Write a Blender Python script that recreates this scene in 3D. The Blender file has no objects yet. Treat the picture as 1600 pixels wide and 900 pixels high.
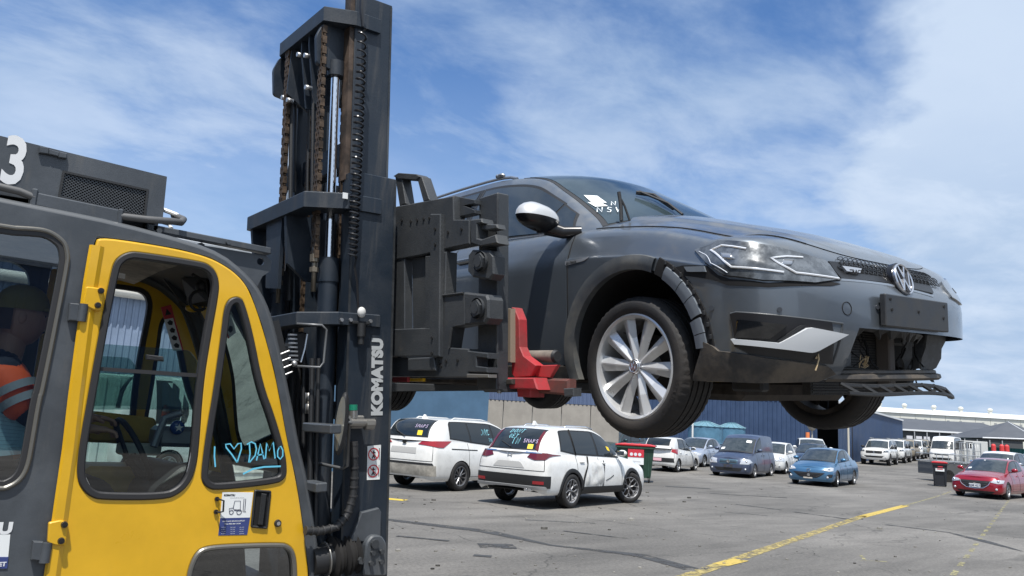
import bpy, bmesh, math, random
import numpy as np
from mathutils import Vector, Matrix
random.seed(7)
R_ = math.radians
scn = bpy.context.scene
COL = scn.collection

# ---------------------------------------------------------------- camera
EYE = 1.6; FPX = 1209.0
_p, _r, _y = R_(10.2), R_(3.3), R_(51.0)
CFW = Vector((math.cos(_p)*math.cos(_y), math.cos(_p)*math.sin(_y), math.sin(_p)))
_rt = Vector((math.sin(_y), -math.cos(_y), 0)); _up = _rt.cross(CFW)
CR = math.cos(_r)*_rt + math.sin(_r)*_up
CU = -math.sin(_r)*_rt + math.cos(_r)*_up
cam_d = bpy.data.cameras.new('camera'); cam = bpy.data.objects.new('camera', cam_d); COL.objects.link(cam)
cam_d.sensor_width = 36; cam_d.lens = 36*FPX/1600; cam_d.clip_start = 0.05; cam_d.clip_end = 5000
M = Matrix((CR, CU, -CFW)).transposed().to_4x4(); M.translation = (0, 0, EYE)
cam.matrix_world = M; scn.camera = cam

# ---------------------------------------------------------------- light
SUN_AZ, SUN_EL = 226.0, 65.0
scn.view_settings.view_transform = 'Standard'; scn.view_settings.look = 'None'
scn.view_settings.exposure = 0.35; scn.view_settings.gamma = 1
sd = bpy.data.lights.new('sun', 'SUN'); sd.energy = 4.7; sd.angle = R_(0.6); sd.color = (1, .96, .9)
so = bpy.data.objects.new('sun', sd); COL.objects.link(so)
d = Vector((math.cos(R_(SUN_EL))*math.cos(R_(SUN_AZ)), math.cos(R_(SUN_EL))*math.sin(R_(SUN_AZ)), math.sin(R_(SUN_EL))))
so.rotation_euler = d.to_track_quat('Z', 'Y').to_euler(); so.location = (0, 0, 30)
w = bpy.data.worlds.new('World'); scn.world = w; w.use_nodes = True
nt = w.node_tree; nt.nodes.clear(); N = nt.nodes.new; LK = nt.links.new
out = N('ShaderNodeOutputWorld'); bg = N('ShaderNodeBackground'); bg.inputs[1].default_value = 0.115
LK(bg.outputs[0], out.inputs[0])
sky = N('ShaderNodeTexSky'); sky.sky_type = 'NISHITA'; sky.sun_disc = False
sky.sun_elevation = R_(SUN_EL); sky.sun_rotation = R_(90-SUN_AZ); sky.air_density = 1.0; sky.dust_density = 0.6; sky.ozone_density = 2.0
tc = N('ShaderNodeTexCoord')
def mth(op, a, b=None, c=None, cl=False):
    n = N('ShaderNodeMath'); n.operation = op; n.use_clamp = cl
    for i, v in enumerate((a, b, c)):
        if v is None: continue
        if isinstance(v, (int, float)): n.inputs[i].default_value = v
        else: LK(v, n.inputs[i])
    return n.outputs[0]
def smooth(v, a, b):
    n = N('ShaderNodeMapRange'); n.interpolation_type = 'SMOOTHSTEP'; LK(v, n.inputs[0])
    n.inputs[1].default_value = a; n.inputs[2].default_value = b; return n.outputs[0]
sx = N('ShaderNodeSeparateXYZ'); LK(tc.outputs['Generated'], sx.inputs[0])
zz = mth('MAXIMUM', mth('ADD', sx.outputs[2], 0.12), 0.03)
cx = mth('DIVIDE', sx.outputs[0], zz); cy = mth('DIVIDE', sx.outputs[1], zz)
cv = N('ShaderNodeCombineXYZ'); LK(cx, cv.inputs[0]); LK(cy, cv.inputs[1])
def wnoise(scale, rot, sc, detail, rough, dist=0.0, off=(0, 0, 0)):
    mp = N('ShaderNodeMapping'); mp.inputs['Rotation'].default_value = (0, 0, R_(rot)); mp.inputs['Scale'].default_value = sc
    mp.inputs['Location'].default_value = off
    LK(cv.outputs[0], mp.inputs[0]); n = N('ShaderNodeTexNoise'); n.inputs['Scale'].default_value = scale
    n.inputs['Detail'].default_value = detail; n.inputs['Roughness'].default_value = rough; n.inputs['Distortion'].default_value = dist
    LK(mp.outputs[0], n.inputs[0]); return n.outputs[0]
n1 = wnoise(0.75, 20, (1, 1.35, 1), 7, .55, .25, (3.1, 1.2, 0))
n2 = wnoise(2.6, -30, (1, 1.5, 1), 8, .62, .3, (1.7, 5.3, 0))
az = mth('ARCTAN2', sx.outputs[1], sx.outputs[0])
nb = wnoise(1.3, 10, (1, 1, 1), 6, .6, .1, (7, 2, 0))
bank = smooth(mth('ADD', mth('ADD', mth('MULTIPLY', az, -1.0), mth('MULTIPLY', mth('SUBTRACT', nb, .5), .45)), mth('MULTIPLY', sx.outputs[2], -.22)), -R_(34), -R_(26))
bank2 = mth('MULTIPLY', bank, mth('ADD', .88, mth('MULTIPLY', n2, .2)), cl=True)
streak = mth('MULTIPLY', smooth(mth('ADD', mth('MULTIPLY', n1, .72), mth('MULTIPLY', n2, .28)), .39, .60), .74)
low = mth('SUBTRACT', 1.0, smooth(sx.outputs[2], .02, .50))
cl_ = mth('MAXIMUM', mth('MAXIMUM', bank2, streak), mth('MULTIPLY', low, .92), cl=True)
shade = N('ShaderNodeMix'); shade.data_type = 'RGBA'
LK(mth('MAXIMUM', smooth(mth('ADD', mth('MULTIPLY', nb, .6), mth('MULTIPLY', n2, .4)), .3, .7), mth('MULTIPLY', bank, mth('MULTIPLY', smooth(sx.outputs[2], .10, .42), .85))), shade.inputs[0])
shade.inputs[6].default_value = (2.75, 3.75, 5.25, 1); shade.inputs[7].default_value = (4.5, 5.3, 6.5, 1)
tint = N('ShaderNodeMix'); tint.data_type = 'RGBA'; tint.blend_type = 'MULTIPLY'; tint.inputs[0].default_value = 1; tint.inputs[7].default_value = (.60, .84, 1.10, 1); LK(sky.outputs[0], tint.inputs[6])
mixc = N('ShaderNodeMix'); mixc.data_type = 'RGBA'; LK(cl_, mixc.inputs[0])
LK(tint.outputs[2], mixc.inputs[6]); LK(shade.outputs[2], mixc.inputs[7]); LK(mixc.outputs[2], bg.inputs[0])

# ---------------------------------------------------------------- helpers
def ray(px, py): return (CFW*FPX + CR*(px-800) - CU*(py-450)).normalized()
O = Vector((0, 0, EYE))
def onp(px, py, ax, v):
    dd = ray(px, py); i = 'xyz'.index(ax); return O + dd*((v-O[i])/dd[i])
def gz(x, y):      # the yard rises gently away from the camera
    D = .629*x + .777*y
    t = max(0.0, D-27); return .02*t*t/(t+6)
def atD(px, D):    # ground point below image column px at depth D
    h = 450 + (667.9-450) + (px-800)*math.tan(_r)
    dd = ray(px, h); s = D/(.629*dd.x+.777*dd.y)
    x, y = dd.x*s, dd.y*s; return x, y, gz(x, y)

MATS = {}
def mat(name, col, rough=.5, metal=0, var=0.0, vs=6.0, vcol=None, bump=0.0, bs=60.0, coat=0.0, spec=.5, emit=None, stretch=None, dust=0.0):
    if name in MATS: return MATS[name]
    m = bpy.data.materials.new(name); m.use_nodes = True; MATS[name] = m
    t = m.node_tree; b = t.nodes['Principled BSDF']; L = t.links.new
    b.inputs['Base Color'].default_value = (*col, 1); b.inputs['Roughness'].default_value = rough
    b.inputs['Metallic'].default_value = metal; b.inputs['Coat Weight'].default_value = coat; b.inputs['Coat Roughness'].default_value = .06
    b.inputs['Specular IOR Level'].default_value = spec
    if emit: b.inputs['Emission Color'].default_value = (*emit[:3], 1); b.inputs['Emission Strength'].default_value = emit[3]
    c = t.nodes.new('ShaderNodeTexCoord'); src = c.outputs['Object']
    if stretch:
        mp = t.nodes.new('ShaderNodeMapping'); mp.inputs['Scale'].default_value = stretch; L(src, mp.inputs[0]); src = mp.outputs[0]
    if var > 0:
        n = t.nodes.new('ShaderNodeTexNoise'); n.inputs['Scale'].default_value = vs; n.inputs['Detail'].default_value = 8; n.inputs['Roughness'].default_value = .65
        L(src, n.inputs[0]); rp = t.nodes.new('ShaderNodeMapRange'); L(n.outputs[0], rp.inputs[0])
        rp.inputs[1].default_value = .35; rp.inputs[2].default_value = .68; rp.interpolation_type = 'SMOOTHSTEP'
        mx = t.nodes.new('ShaderNodeMix'); mx.data_type = 'RGBA'; L(rp.outputs[0], mx.inputs[0])
        vc = vcol or tuple(min(1, k*(1+var)) for k in col)
        mx.inputs[6].default_value = (*(col if vcol else tuple(k*(1-var) for k in col)), 1); mx.inputs[7].default_value = (*vc, 1)
        if vcol:
            mu = t.nodes.new('ShaderNodeMath'); mu.operation = 'MULTIPLY'; mu.inputs[1].default_value = var; L(rp.outputs[0], mu.inputs[0]); L(mu.outputs[0], mx.inputs[0])
        L(mx.outputs[2], b.inputs['Base Color'])
        rr = t.nodes.new('ShaderNodeMapRange'); L(n.outputs[0], rr.inputs[0]); rr.inputs[3].default_value = max(.02, rough-.08); rr.inputs[4].default_value = min(1, rough+.14)
        rr.inputs[1].default_value = .3; rr.inputs[2].default_value = .7; L(rr.outputs[0], b.inputs['Roughness'])
    if bump > 0:
        n2 = t.nodes.new('ShaderNodeTexNoise'); n2.inputs['Scale'].default_value = bs; n2.inputs['Detail'].default_value = 5; L(src, n2.inputs[0])
        bp = t.nodes.new('ShaderNodeBump'); bp.inputs['Strength'].default_value = bump; bp.inputs['Distance'].default_value = .01
        L(n2.outputs[0], bp.inputs['Height']); L(bp.outputs[0], b.inputs['Normal'])
    return m
def glassmat(name, tint=(.8, .9, .9), refl=.08, dark=1.0):
    if name in MATS: return MATS[name]
    m = bpy.data.materials.new(name); m.use_nodes = True; MATS[name] = m
    t = m.node_tree; t.nodes.clear(); o = t.nodes.new('ShaderNodeOutputMaterial'); L = t.links.new
    tr = t.nodes.new('ShaderNodeBsdfTransparent'); tr.inputs[0].default_value = (*[k*dark for k in tint], 1)
    g = t.nodes.new('ShaderNodeBsdfGlossy'); g.inputs['Roughness'].default_value = .01; g.inputs[0].default_value = (1, 1, 1, 1)
    fr = t.nodes.new('ShaderNodeFresnel'); fr.inputs[0].default_value = 1.5
    ad = t.nodes.new('ShaderNodeMath'); ad.operation = 'MULTIPLY_ADD'; ad.inputs[1].default_value = 1.5; ad.inputs[2].default_value = refl; ad.use_clamp = True
    L(fr.outputs[0], ad.inputs[0]); mx = t.nodes.new('ShaderNodeMixShader'); L(ad.outputs[0], mx.inputs[0]); L(tr.outputs[0], mx.inputs[1]); L(g.outputs[0], mx.inputs[2])
    L(mx.outputs[0], o.inputs[0]); return m

def tag(o, label=None, cat=None, group=None, kind=None):
    if label: o['label'] = label
    if cat: o['category'] = cat
    if group: o['group'] = group
    if kind: o['kind'] = kind
    return o
def empty(name, loc=(0, 0, 0), rz=0.0, label=None, cat=None, group=None):
    o = bpy.data.objects.new(name, None); COL.objects.link(o); o.location = loc; o.rotation_euler = (0, 0, rz); o.empty_display_size = .2
    return tag(o, label, cat, group)

class MB:
    """collects shapes into one mesh"""
    def __init__(s, xf=None): s.v = []; s.f = []; s.sm = []; s.mi = []; s.xf = xf; s.cur = 0
    def add(s, vs, fs, smooth=False, mi=None, xf=None):
        b = len(s.v); X = xf or s.xf
        s.v += [tuple(X @ Vector(p)) if X is not None else tuple(p) for p in vs]
        for f in fs: s.f.append([i+b for i in f]); s.sm.append(smooth); s.mi.append(s.cur if mi is None else mi)
        return s
    def box(s, a, b, ch=0.0, xf=None, mi=None):
        (x0, y0, z0), (x1, y1, z1) = [(min(a[i], b[i]) for i in range(3)), (max(a[i], b[i]) for i in range(3))]
        if ch <= 0:
            vs = [(x, y, z) for x in (x0, x1) for y in (y0, y1) for z in (z0, z1)]
            return s.add(vs, [(0, 1, 3, 2), (4, 6, 7, 5), (0, 4, 5, 1), (2, 3, 7, 6), (0, 2, 6, 4), (1, 5, 7, 3)], xf=xf, mi=mi)
        ch = min(ch, (x1-x0)*.45, (y1-y0)*.45, (z1-z0)*.45)
        bm = bmesh.new(); bmesh.ops.create_cube(bm, size=1)
        bmesh.ops.scale(bm, vec=(x1-x0, y1-y0, z1-z0), verts=bm.verts); bmesh.ops.translate(bm, vec=((x0+x1)/2, (y0+y1)/2, (z0+z1)/2), verts=bm.verts)
        bmesh.ops.bevel(bm, geom=list(bm.edges), offset=ch, segments=1, affect='EDGES', profile=.5)
        bm.verts.index_update(); vs = [tuple(v.co) for v in bm.verts]; fs = [[v.index for v in f.verts] for f in bm.faces]; bm.free()
        return s.add(vs, fs, xf=xf, mi=mi)
    def prism(s, poly, ax, a, b, ch=0.0, xf=None, mi=None):
        """2d polygon (in the two other axes, order xyz) extruded along ax from a to b, front edges chamfered by ch at side a"""
        n = len(poly); ar = sum(poly[i][0]*poly[(i+1) % n][1]-poly[(i+1) % n][0]*poly[i][1] for i in range(n))
        if ar < 0: poly = poly[::-1]
        def put(p, t):
            return {'x': (t, p[0], p[1]), 'y': (p[0], t, p[1]), 'z': (p[0], p[1], t)}[ax]
        rings = []
        if ch > 0:
            ins = inset(poly, ch); d = math.copysign(ch, b-a)
            rings = [(ins, a), (poly, a+d), (poly, b)]
        else: rings = [(poly, a), (poly, b)]
        vs = []; fs = []
        for pl, t in rings: vs += [put(p, t) for p in pl]
        for k in range(len(rings)-1):
            for i in range(n):
                j = (i+1) % n; fs.append((k*n+i, k*n+j, (k+1)*n+j, (k+1)*n+i))
        fs.append(tuple(range(n-1, -1, -1))); fs.append(tuple((len(rings)-1)*n+i for i in range(n)))
        return s.add(vs, fs, xf=xf, mi=mi)
    def frame(s, outer, inner, ax, a, b, ch=0.0, mi=None):
        """ring between two outlines with the same number of points, extruded a..b"""
        n = len(outer); assert len(inner) == n
        def put(p, t): return {'x': (t, p[0], p[1]), 'y': (p[0], t, p[1]), 'z': (p[0], p[1], t)}[ax]
        vs = []; fs = []
        if ch > 0:
            d = math.copysign(ch, b-a)
            mo = [(o[0]+(i[0]-o[0])*ch/max(1e-6, math.dist(o, i)), o[1]+(i[1]-o[1])*ch/max(1e-6, math.dist(o, i))) for o, i in zip(outer, inner)]
            mn = [(i[0]+(o[0]-i[0])*ch/max(1e-6, math.dist(o, i)), i[1]+(o[1]-i[1])*ch/max(1e-6, math.dist(o, i))) for o, i in zip(outer, inner)]
            rings = [(outer, b), (outer, a+d), (mo, a), (mn, a), (inner, a+d), (inner, b)]
        else: rings = [(outer, b), (outer, a), (inner, a), (inner, b)]
        for pl, t in rings: vs += [put(p, t) for p in pl]
        m = len(rings)
        for k in range(m):
            kk = (k+1) % m
            for i in range(n):
                j = (i+1) % n; fs.append((k*n+i, k*n+j, kk*n+j, kk*n+i))
        return s.add(vs, fs, mi=mi)
    def cyl(s, p0, p1, r, n=16, r2=None, cap=True, xf=None, mi=None, smooth=True):
        p0 = Vector(p0); p1 = Vector(p1); r2 = r if r2 is None else r2
        z = (p1-p0).normalized(); x = z.orthogonal().normalized(); y = z.cross(x)
        vs = []
        for p, q in ((p0, r), (p1, r2)):
            for i in range(n):
                a = 2*math.pi*i/n; vs.append(p+x*math.cos(a)*q+y*math.sin(a)*q)
        s.add(vs, [(i, (i+1) % n, n+(i+1) % n, n+i) for i in range(n)], smooth and n > 6, mi, xf)
        if cap:
            s.add(vs[:n], [tuple(range(n-1, -1, -1))], False, mi, xf); s.add(vs[n:], [tuple(range(n))], False, mi, xf)
        return s
    def tube(s, pts, r, n=10, xf=None, mi=None, closed=False, rs=None):
        pts = [Vector(p) for p in pts]; m = len(pts); vs = []; up = None
        for i, p in enumerate(pts):
            a = pts[i-1] if i > 0 else (pts[-1] if closed else p); b = pts[i+1] if i < m-1 else (pts[0] if closed else p)
            t = (b-a).normalized() if (b-a).length > 1e-9 else Vector((0, 0, 1))
            if up is None: up = t.orthogonal().normalized()
            up = (up-t*up.dot(t)).normalized(); q = t.cross(up); rr = rs[i] if rs else r
            vs += [p+(up*math.cos(2*math.pi*k/n)+q*math.sin(2*math.pi*k/n))*rr for k in range(n)]
        fs = [(i*n+k, i*n+(k+1) % n, ((i+1) % m)*n+(k+1) % n, ((i+1) % m)*n+k) for i in range(m if closed else m-1) for k in range(n)]
        if not closed: fs += [tuple(range(n-1, -1, -1)), tuple((m-1)*n+k for k in range(n))]
        return s.add(vs, fs, True, mi, xf)
    def lathe(s, prof, n=32, xf=None, mi=None, closed=False, smooth=True):
        """profile (r, h) turned about local Y axis"""
        m = len(prof); vs = [(r*math.cos(2*math.pi*i/n), h, r*math.sin(2*math.pi*i/n)) for i in range(n) for r, h in prof]
        K = m if closed else m-1
        fs = [(i*m+k, i*m+(k+1) % m, ((i+1) % n)*m+(k+1) % m, ((i+1) % n)*m+k) for i in range(n) for k in range(K)]
        return s.add(vs, fs, smooth, mi, xf)
    def grid(s, P, smooth=True, mi=None, flip=False, closed=False):
        a = len(P); b = len(P[0]); vs = [p for r in P for p in r]; fs = []
        for i in range(a-1):
            for j in range(b-1):
                f = (i*b+j, (i+1)*b+j, (i+1)*b+j+1, i*b+j+1); fs.append(f[::-1] if flip else f)
        return s.add(vs, fs, smooth, mi)
    def sphere(s, c, r, n=16, m=10, sc=(1, 1, 1), mi=None):
        c = Vector(c); P = []
        for i in range(m+1):
            a = math.pi*i/m
            P.append([c+Vector((math.sin(a)*math.cos(2*math.pi*j/n)*r*sc[0], math.sin(a)*math.sin(2*math.pi*j/n)*r*sc[1], math.cos(a)*r*sc[2])) for j in range(n+1)])
        return s.grid(P, mi=mi)
    def mesh(s, name, mats):
        me = bpy.data.meshes.new(name); me.from_pydata(s.v, [], s.f); me.validate(clean_customdata=False)
        for m in (mats if isinstance(mats, (list, tuple)) else [mats]): me.materials.append(m)
        if len(me.polygons) == len(s.f):
            me.polygons.foreach_set('use_smooth', s.sm); me.polygons.foreach_set('material_index', s.mi)
        bm = bmesh.new(); bm.from_mesh(me); bmesh.ops.remove_doubles(bm, verts=bm.verts, dist=1e-5)
        bmesh.ops.recalc_face_normals(bm, faces=bm.faces)
        for e in bm.edges:
            if len(e.link_faces) == 2 and e.calc_face_angle(0) > .72: e.smooth = False
        bm.to_mesh(me); bm.free(); me.update(); return me
    def build(s, name, mats, parent=None, label=None, kind=None, auto=None):
        o = bpy.data.objects.new(name, s.mesh(name, mats)); COL.objects.link(o)
        if parent is not None:
            o.parent = parent
        if label: o['label'] = label
        if kind: o['kind'] = kind
        return o
def inset(poly, d):
    n = len(poly); out = []
    for i in range(n):
        p0 = Vector(poly[i-1]).to_2d(); p1 = Vector(poly[i]).to_2d(); p2 = Vector(poly[(i+1) % n]).to_2d()
        e1 = (p1-p0); e2 = (p2-p1)
        if e1.length < 1e-9 or e2.length < 1e-9: out.append(tuple(p1)); continue
        e1.normalize(); e2.normalize(); n1 = Vector((-e1.y, e1.x)); n2 = Vector((-e2.y, e2.x)); b = n1+n2
        if b.length < 1e-6: b = n1
        b.normalize(); out.append(tuple(p1+b*d/max(.35, b.dot(n1))))
    return out
def ccw(poly):
    n = len(poly); ar = sum(poly[i][0]*poly[(i+1) % n][1]-poly[(i+1) % n][0]*poly[i][1] for i in range(n))
    return poly if ar > 0 else poly[::-1]
def rnd(poly, r, n=5):
    """round the corners of a polygon (r: one radius or a list)"""
    out = []; m = len(poly)
    for i in range(m):
        rr = r[i] if isinstance(r, (list, tuple)) else r
        p0 = Vector(poly[i-1]).to_2d(); p1 = Vector(poly[i]).to_2d(); p2 = Vector(poly[(i+1) % m]).to_2d()
        a = (p0-p1); b = (p2-p1); k = min(rr, a.length*.49, b.length*.49)
        if k < 1e-5: out.append(tuple(p1)); continue
        A = p1+a.normalized()*k; B = p1+b.normalized()*k
        for j in range(n+1):
            t = j/n; q = A*(1-t)**2+p1*2*t*(1-t)+B*t*t; out.append(tuple(q))
    return out
def chaikin(p, n=2, closed=True):
    for _ in range(n):
        q = [] if closed else [p[0]]; m = len(p)
        for i in range(m if closed else m-1):
            a = p[i]; b = p[(i+1) % m]; q += [(a[0]*.75+b[0]*.25, a[1]*.75+b[1]*.25), (a[0]*.25+b[0]*.75, a[1]*.25+b[1]*.75)]
        if not closed: q.append(p[-1])
        p = q
    return p
def pw(x, pts):
    """smooth (monotone cubic) interpolation through pts [(x,y)...]"""
    if x <= pts[0][0]: return pts[0][1]
    if x >= pts[-1][0]: return pts[-1][1]
    n = len(pts)
    dl = [(pts[i+1][1]-pts[i][1])/(pts[i+1][0]-pts[i][0]) for i in range(n-1)]
    for i in range(n-1):
        if x <= pts[i+1][0]:
            def tan(j):
                if j == 0: return dl[0]
                if j == n-1: return dl[-1]
                return 0 if dl[j-1]*dl[j] <= 0 else 2*dl[j-1]*dl[j]/(dl[j-1]+dl[j])
            h = pts[i+1][0]-pts[i][0]; t = (x-pts[i][0])/h
            return (2*t**3-3*t*t+1)*pts[i][1]+(t**3-2*t*t+t)*h*tan(i)+(-2*t**3+3*t*t)*pts[i+1][1]+(t**3-t*t)*h*tan(i+1)
def text_mb(txt, size, bold=0.0, sx=1.0, shear=0.0, space=1.0):
    """flat text as (verts, faces) in the xy plane, origin at left baseline"""
    cu = bpy.data.curves.new('t', 'FONT'); cu.body = txt; cu.size = size; cu.offset = bold; cu.shear = shear; cu.space_character = space; cu.resolution_u = 3
    ob = bpy.data.objects.new('t', cu); COL.objects.link(ob); dg = bpy.context.evaluated_depsgraph_get()
    me = bpy.data.meshes.new_from_object(ob.evaluated_get(dg)); vs = [(v.co.x*sx, v.co.y, 0) for v in me.vertices]; fs = [tuple(p.vertices) for p in me.polygons]
    bpy.data.objects.remove(ob); bpy.data.curves.remove(cu); bpy.data.meshes.remove(me); return vs, fs
def basis(o, ex, ey):
    """matrix taking (x, y, 0) to o + x*ex + y*ey"""
    ex = Vector(ex); ey = Vector(ey); m = Matrix((ex, ey, ex.cross(ey).normalized())).transposed().to_4x4(); m.translation = Vector(o); return m
# simple hand lettering: strokes in a unit cell
STK = {'I': [[(.5, 0), (.5, 1)]], 'D': [[(.1, 0), (.1, 1), (.7, .8), (.8, .4), (.5, .05), (.1, 0)]], 'A': [[(0, 0), (.45, 1), (.85, 0)], [(.2, .4), (.7, .4)]],
 'M': [[(0, 0), (.15, 1), (.45, .4), (.75, 1), (.9, 0)]], 'O': [[(.5, 1), (.1, .7), (.15, .2), (.5, 0), (.85, .3), (.8, .8), (.5, 1)]], 'N': [[(.1, 0), (.1, 1), (.8, 0), (.85, 1)]],
 'T': [[(.4, 0), (.45, 1)], [(0, 1), (.9, .95)]], 'E': [[(.8, 1), (.1, 1), (.1, 0), (.8, 0)], [(.1, .5), (.7, .5)]], 'G': [[(.8, .8), (.4, 1), (.1, .5), (.4, 0), (.8, .2), (.8, .45), (.5, .45)]],
 'S': [[(.8, .9), (.3, 1), (.2, .65), (.7, .4), (.6, 0), (.1, .1)]], 'P': [[(.1, 0), (.15, 1), (.7, .9), (.7, .55), (.15, .5)]], 'J': [[(.2, 1), (.9, 1)], [(.6, 1), (.5, .1), (.1, .1)]],
 'L': [[(.1, 1), (.1, 0), (.7, 0)]], 'R': [[(.1, 0), (.1, 1), (.7, .8), (.15, .5), (.8, 0)]], 'C': [[(.8, .8), (.3, .9), (.1, .4), (.4, 0), (.8, .2)]], '9': [[(.7, .7), (.3, 1), (.2, .6), (.7, .7), (.6, 0)]],
 'W': [[(0, 1), (.25, 0), (.45, .6), (.65, 0), (.9, 1)]], 'K': [[(.1, 0), (.1, 1)], [(.8, 1), (.15, .45), (.8, 0)]], 'U': [[(.1, 1), (.15, .1), (.6, .05), (.8, 1)]],
 'H': [[(.1, 0), (.1, 1)], [(.8, 0), (.8, 1)], [(.1, .5), (.8, .5)]], 'V': [[(0, 1), (.4, 0), (.85, 1)]],
 '<': [[(.5, 0), (0, .7), (.1, .98), (.35, .98), (.5, .7), (.65, 1), (.95, .95), (.95, .6), (.5, 0)]]}
def ribbon(mb, pts, w, mi=None, P=None):
    """flat stroke; pts 2d mapped through P(u, v) -> 3d"""
    pts = [Vector(p).to_2d() for p in pts]; L = []; m = len(pts)
    for i, p in enumerate(pts):
        t = (pts[min(i+1, m-1)]-pts[max(i-1, 0)]); t = t.normalized() if t.length > 1e-9 else Vector((1, 0)); nn = Vector((-t.y, t.x))*w/2
        L.append((p+nn, p-nn))
    vs = []; fs = []
    for a, b in L: vs += [P(a.x, a.y), P(b.x, b.y)]
    for i in range(m-1): fs.append((2*i, 2*i+1, 2*i+3, 2*i+2))
    mb.add(vs, fs, mi=mi)
def scrawl(mb, txt, P, u, v, h, w, mi=None, adv=.8, slope=0.0):
    for k, c in enumerate(txt):
        if c in STK:
            for st in STK[c]: ribbon(mb, [(u+(k*adv+q[0]*.62)*h, v+q[1]*h+slope*k*h) for q in st], w, mi, P)

def grime(m, col, amt=.5, sc=3.0, st=(1, 1, 1), lo=.52, hi=.72, up=0.0, rough=None):
    """dirt, rubbed marks or dust laid over a material; up > 0 keeps it to surfaces that face the sky"""
    t = m.node_tree; L = t.links.new; b = t.nodes['Principled BSDF']; c = t.nodes.new('ShaderNodeTexCoord')
    mp = t.nodes.new('ShaderNodeMapping'); mp.inputs['Scale'].default_value = st; L(c.outputs['Object'], mp.inputs[0])
    n = t.nodes.new('ShaderNodeTexNoise'); n.inputs['Scale'].default_value = sc; n.inputs['Detail'].default_value = 9; n.inputs['Roughness'].default_value = .7; L(mp.outputs[0], n.inputs[0])
    r = t.nodes.new('ShaderNodeMapRange'); r.interpolation_type = 'SMOOTHSTEP'; L(n.outputs[0], r.inputs[0]); r.inputs[1].default_value = lo; r.inputs[2].default_value = hi; r.inputs[4].default_value = amt
    f = r.outputs[0]
    if up > 0:
        g = t.nodes.new('ShaderNodeNewGeometry'); s = t.nodes.new('ShaderNodeSeparateXYZ'); L(g.outputs['Normal'], s.inputs[0])
        q = t.nodes.new('ShaderNodeMapRange'); q.interpolation_type = 'SMOOTHSTEP'; L(s.outputs[2], q.inputs[0]); q.inputs[1].default_value = .1; q.inputs[2].default_value = .8; q.inputs[4].default_value = up
        a = t.nodes.new('ShaderNodeMath'); a.operation = 'MULTIPLY'; L(q.outputs[0], a.inputs[0]); L(f, a.inputs[1]); f = a.outputs[0]
    for nm, val in (('Base Color', (*col, 1)), ('Roughness', .75), ('Coat Weight', 0.0), ('Metallic', 0.0)):
        inp = b.inputs[nm]; col_ = nm == 'Base Color'; mx = t.nodes.new('ShaderNodeMix'); mx.data_type = 'RGBA' if col_ else 'FLOAT'; A, B = (mx.inputs[6], mx.inputs[7]) if col_ else (mx.inputs[2], mx.inputs[3])
        if inp.links: src = inp.links[0].from_socket; L(src, A)
        else: A.default_value = inp.default_value
        B.default_value = val; L(f, mx.inputs[0]); L(mx.outputs[2] if col_ else mx.outputs[0], inp)
    return m

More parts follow.
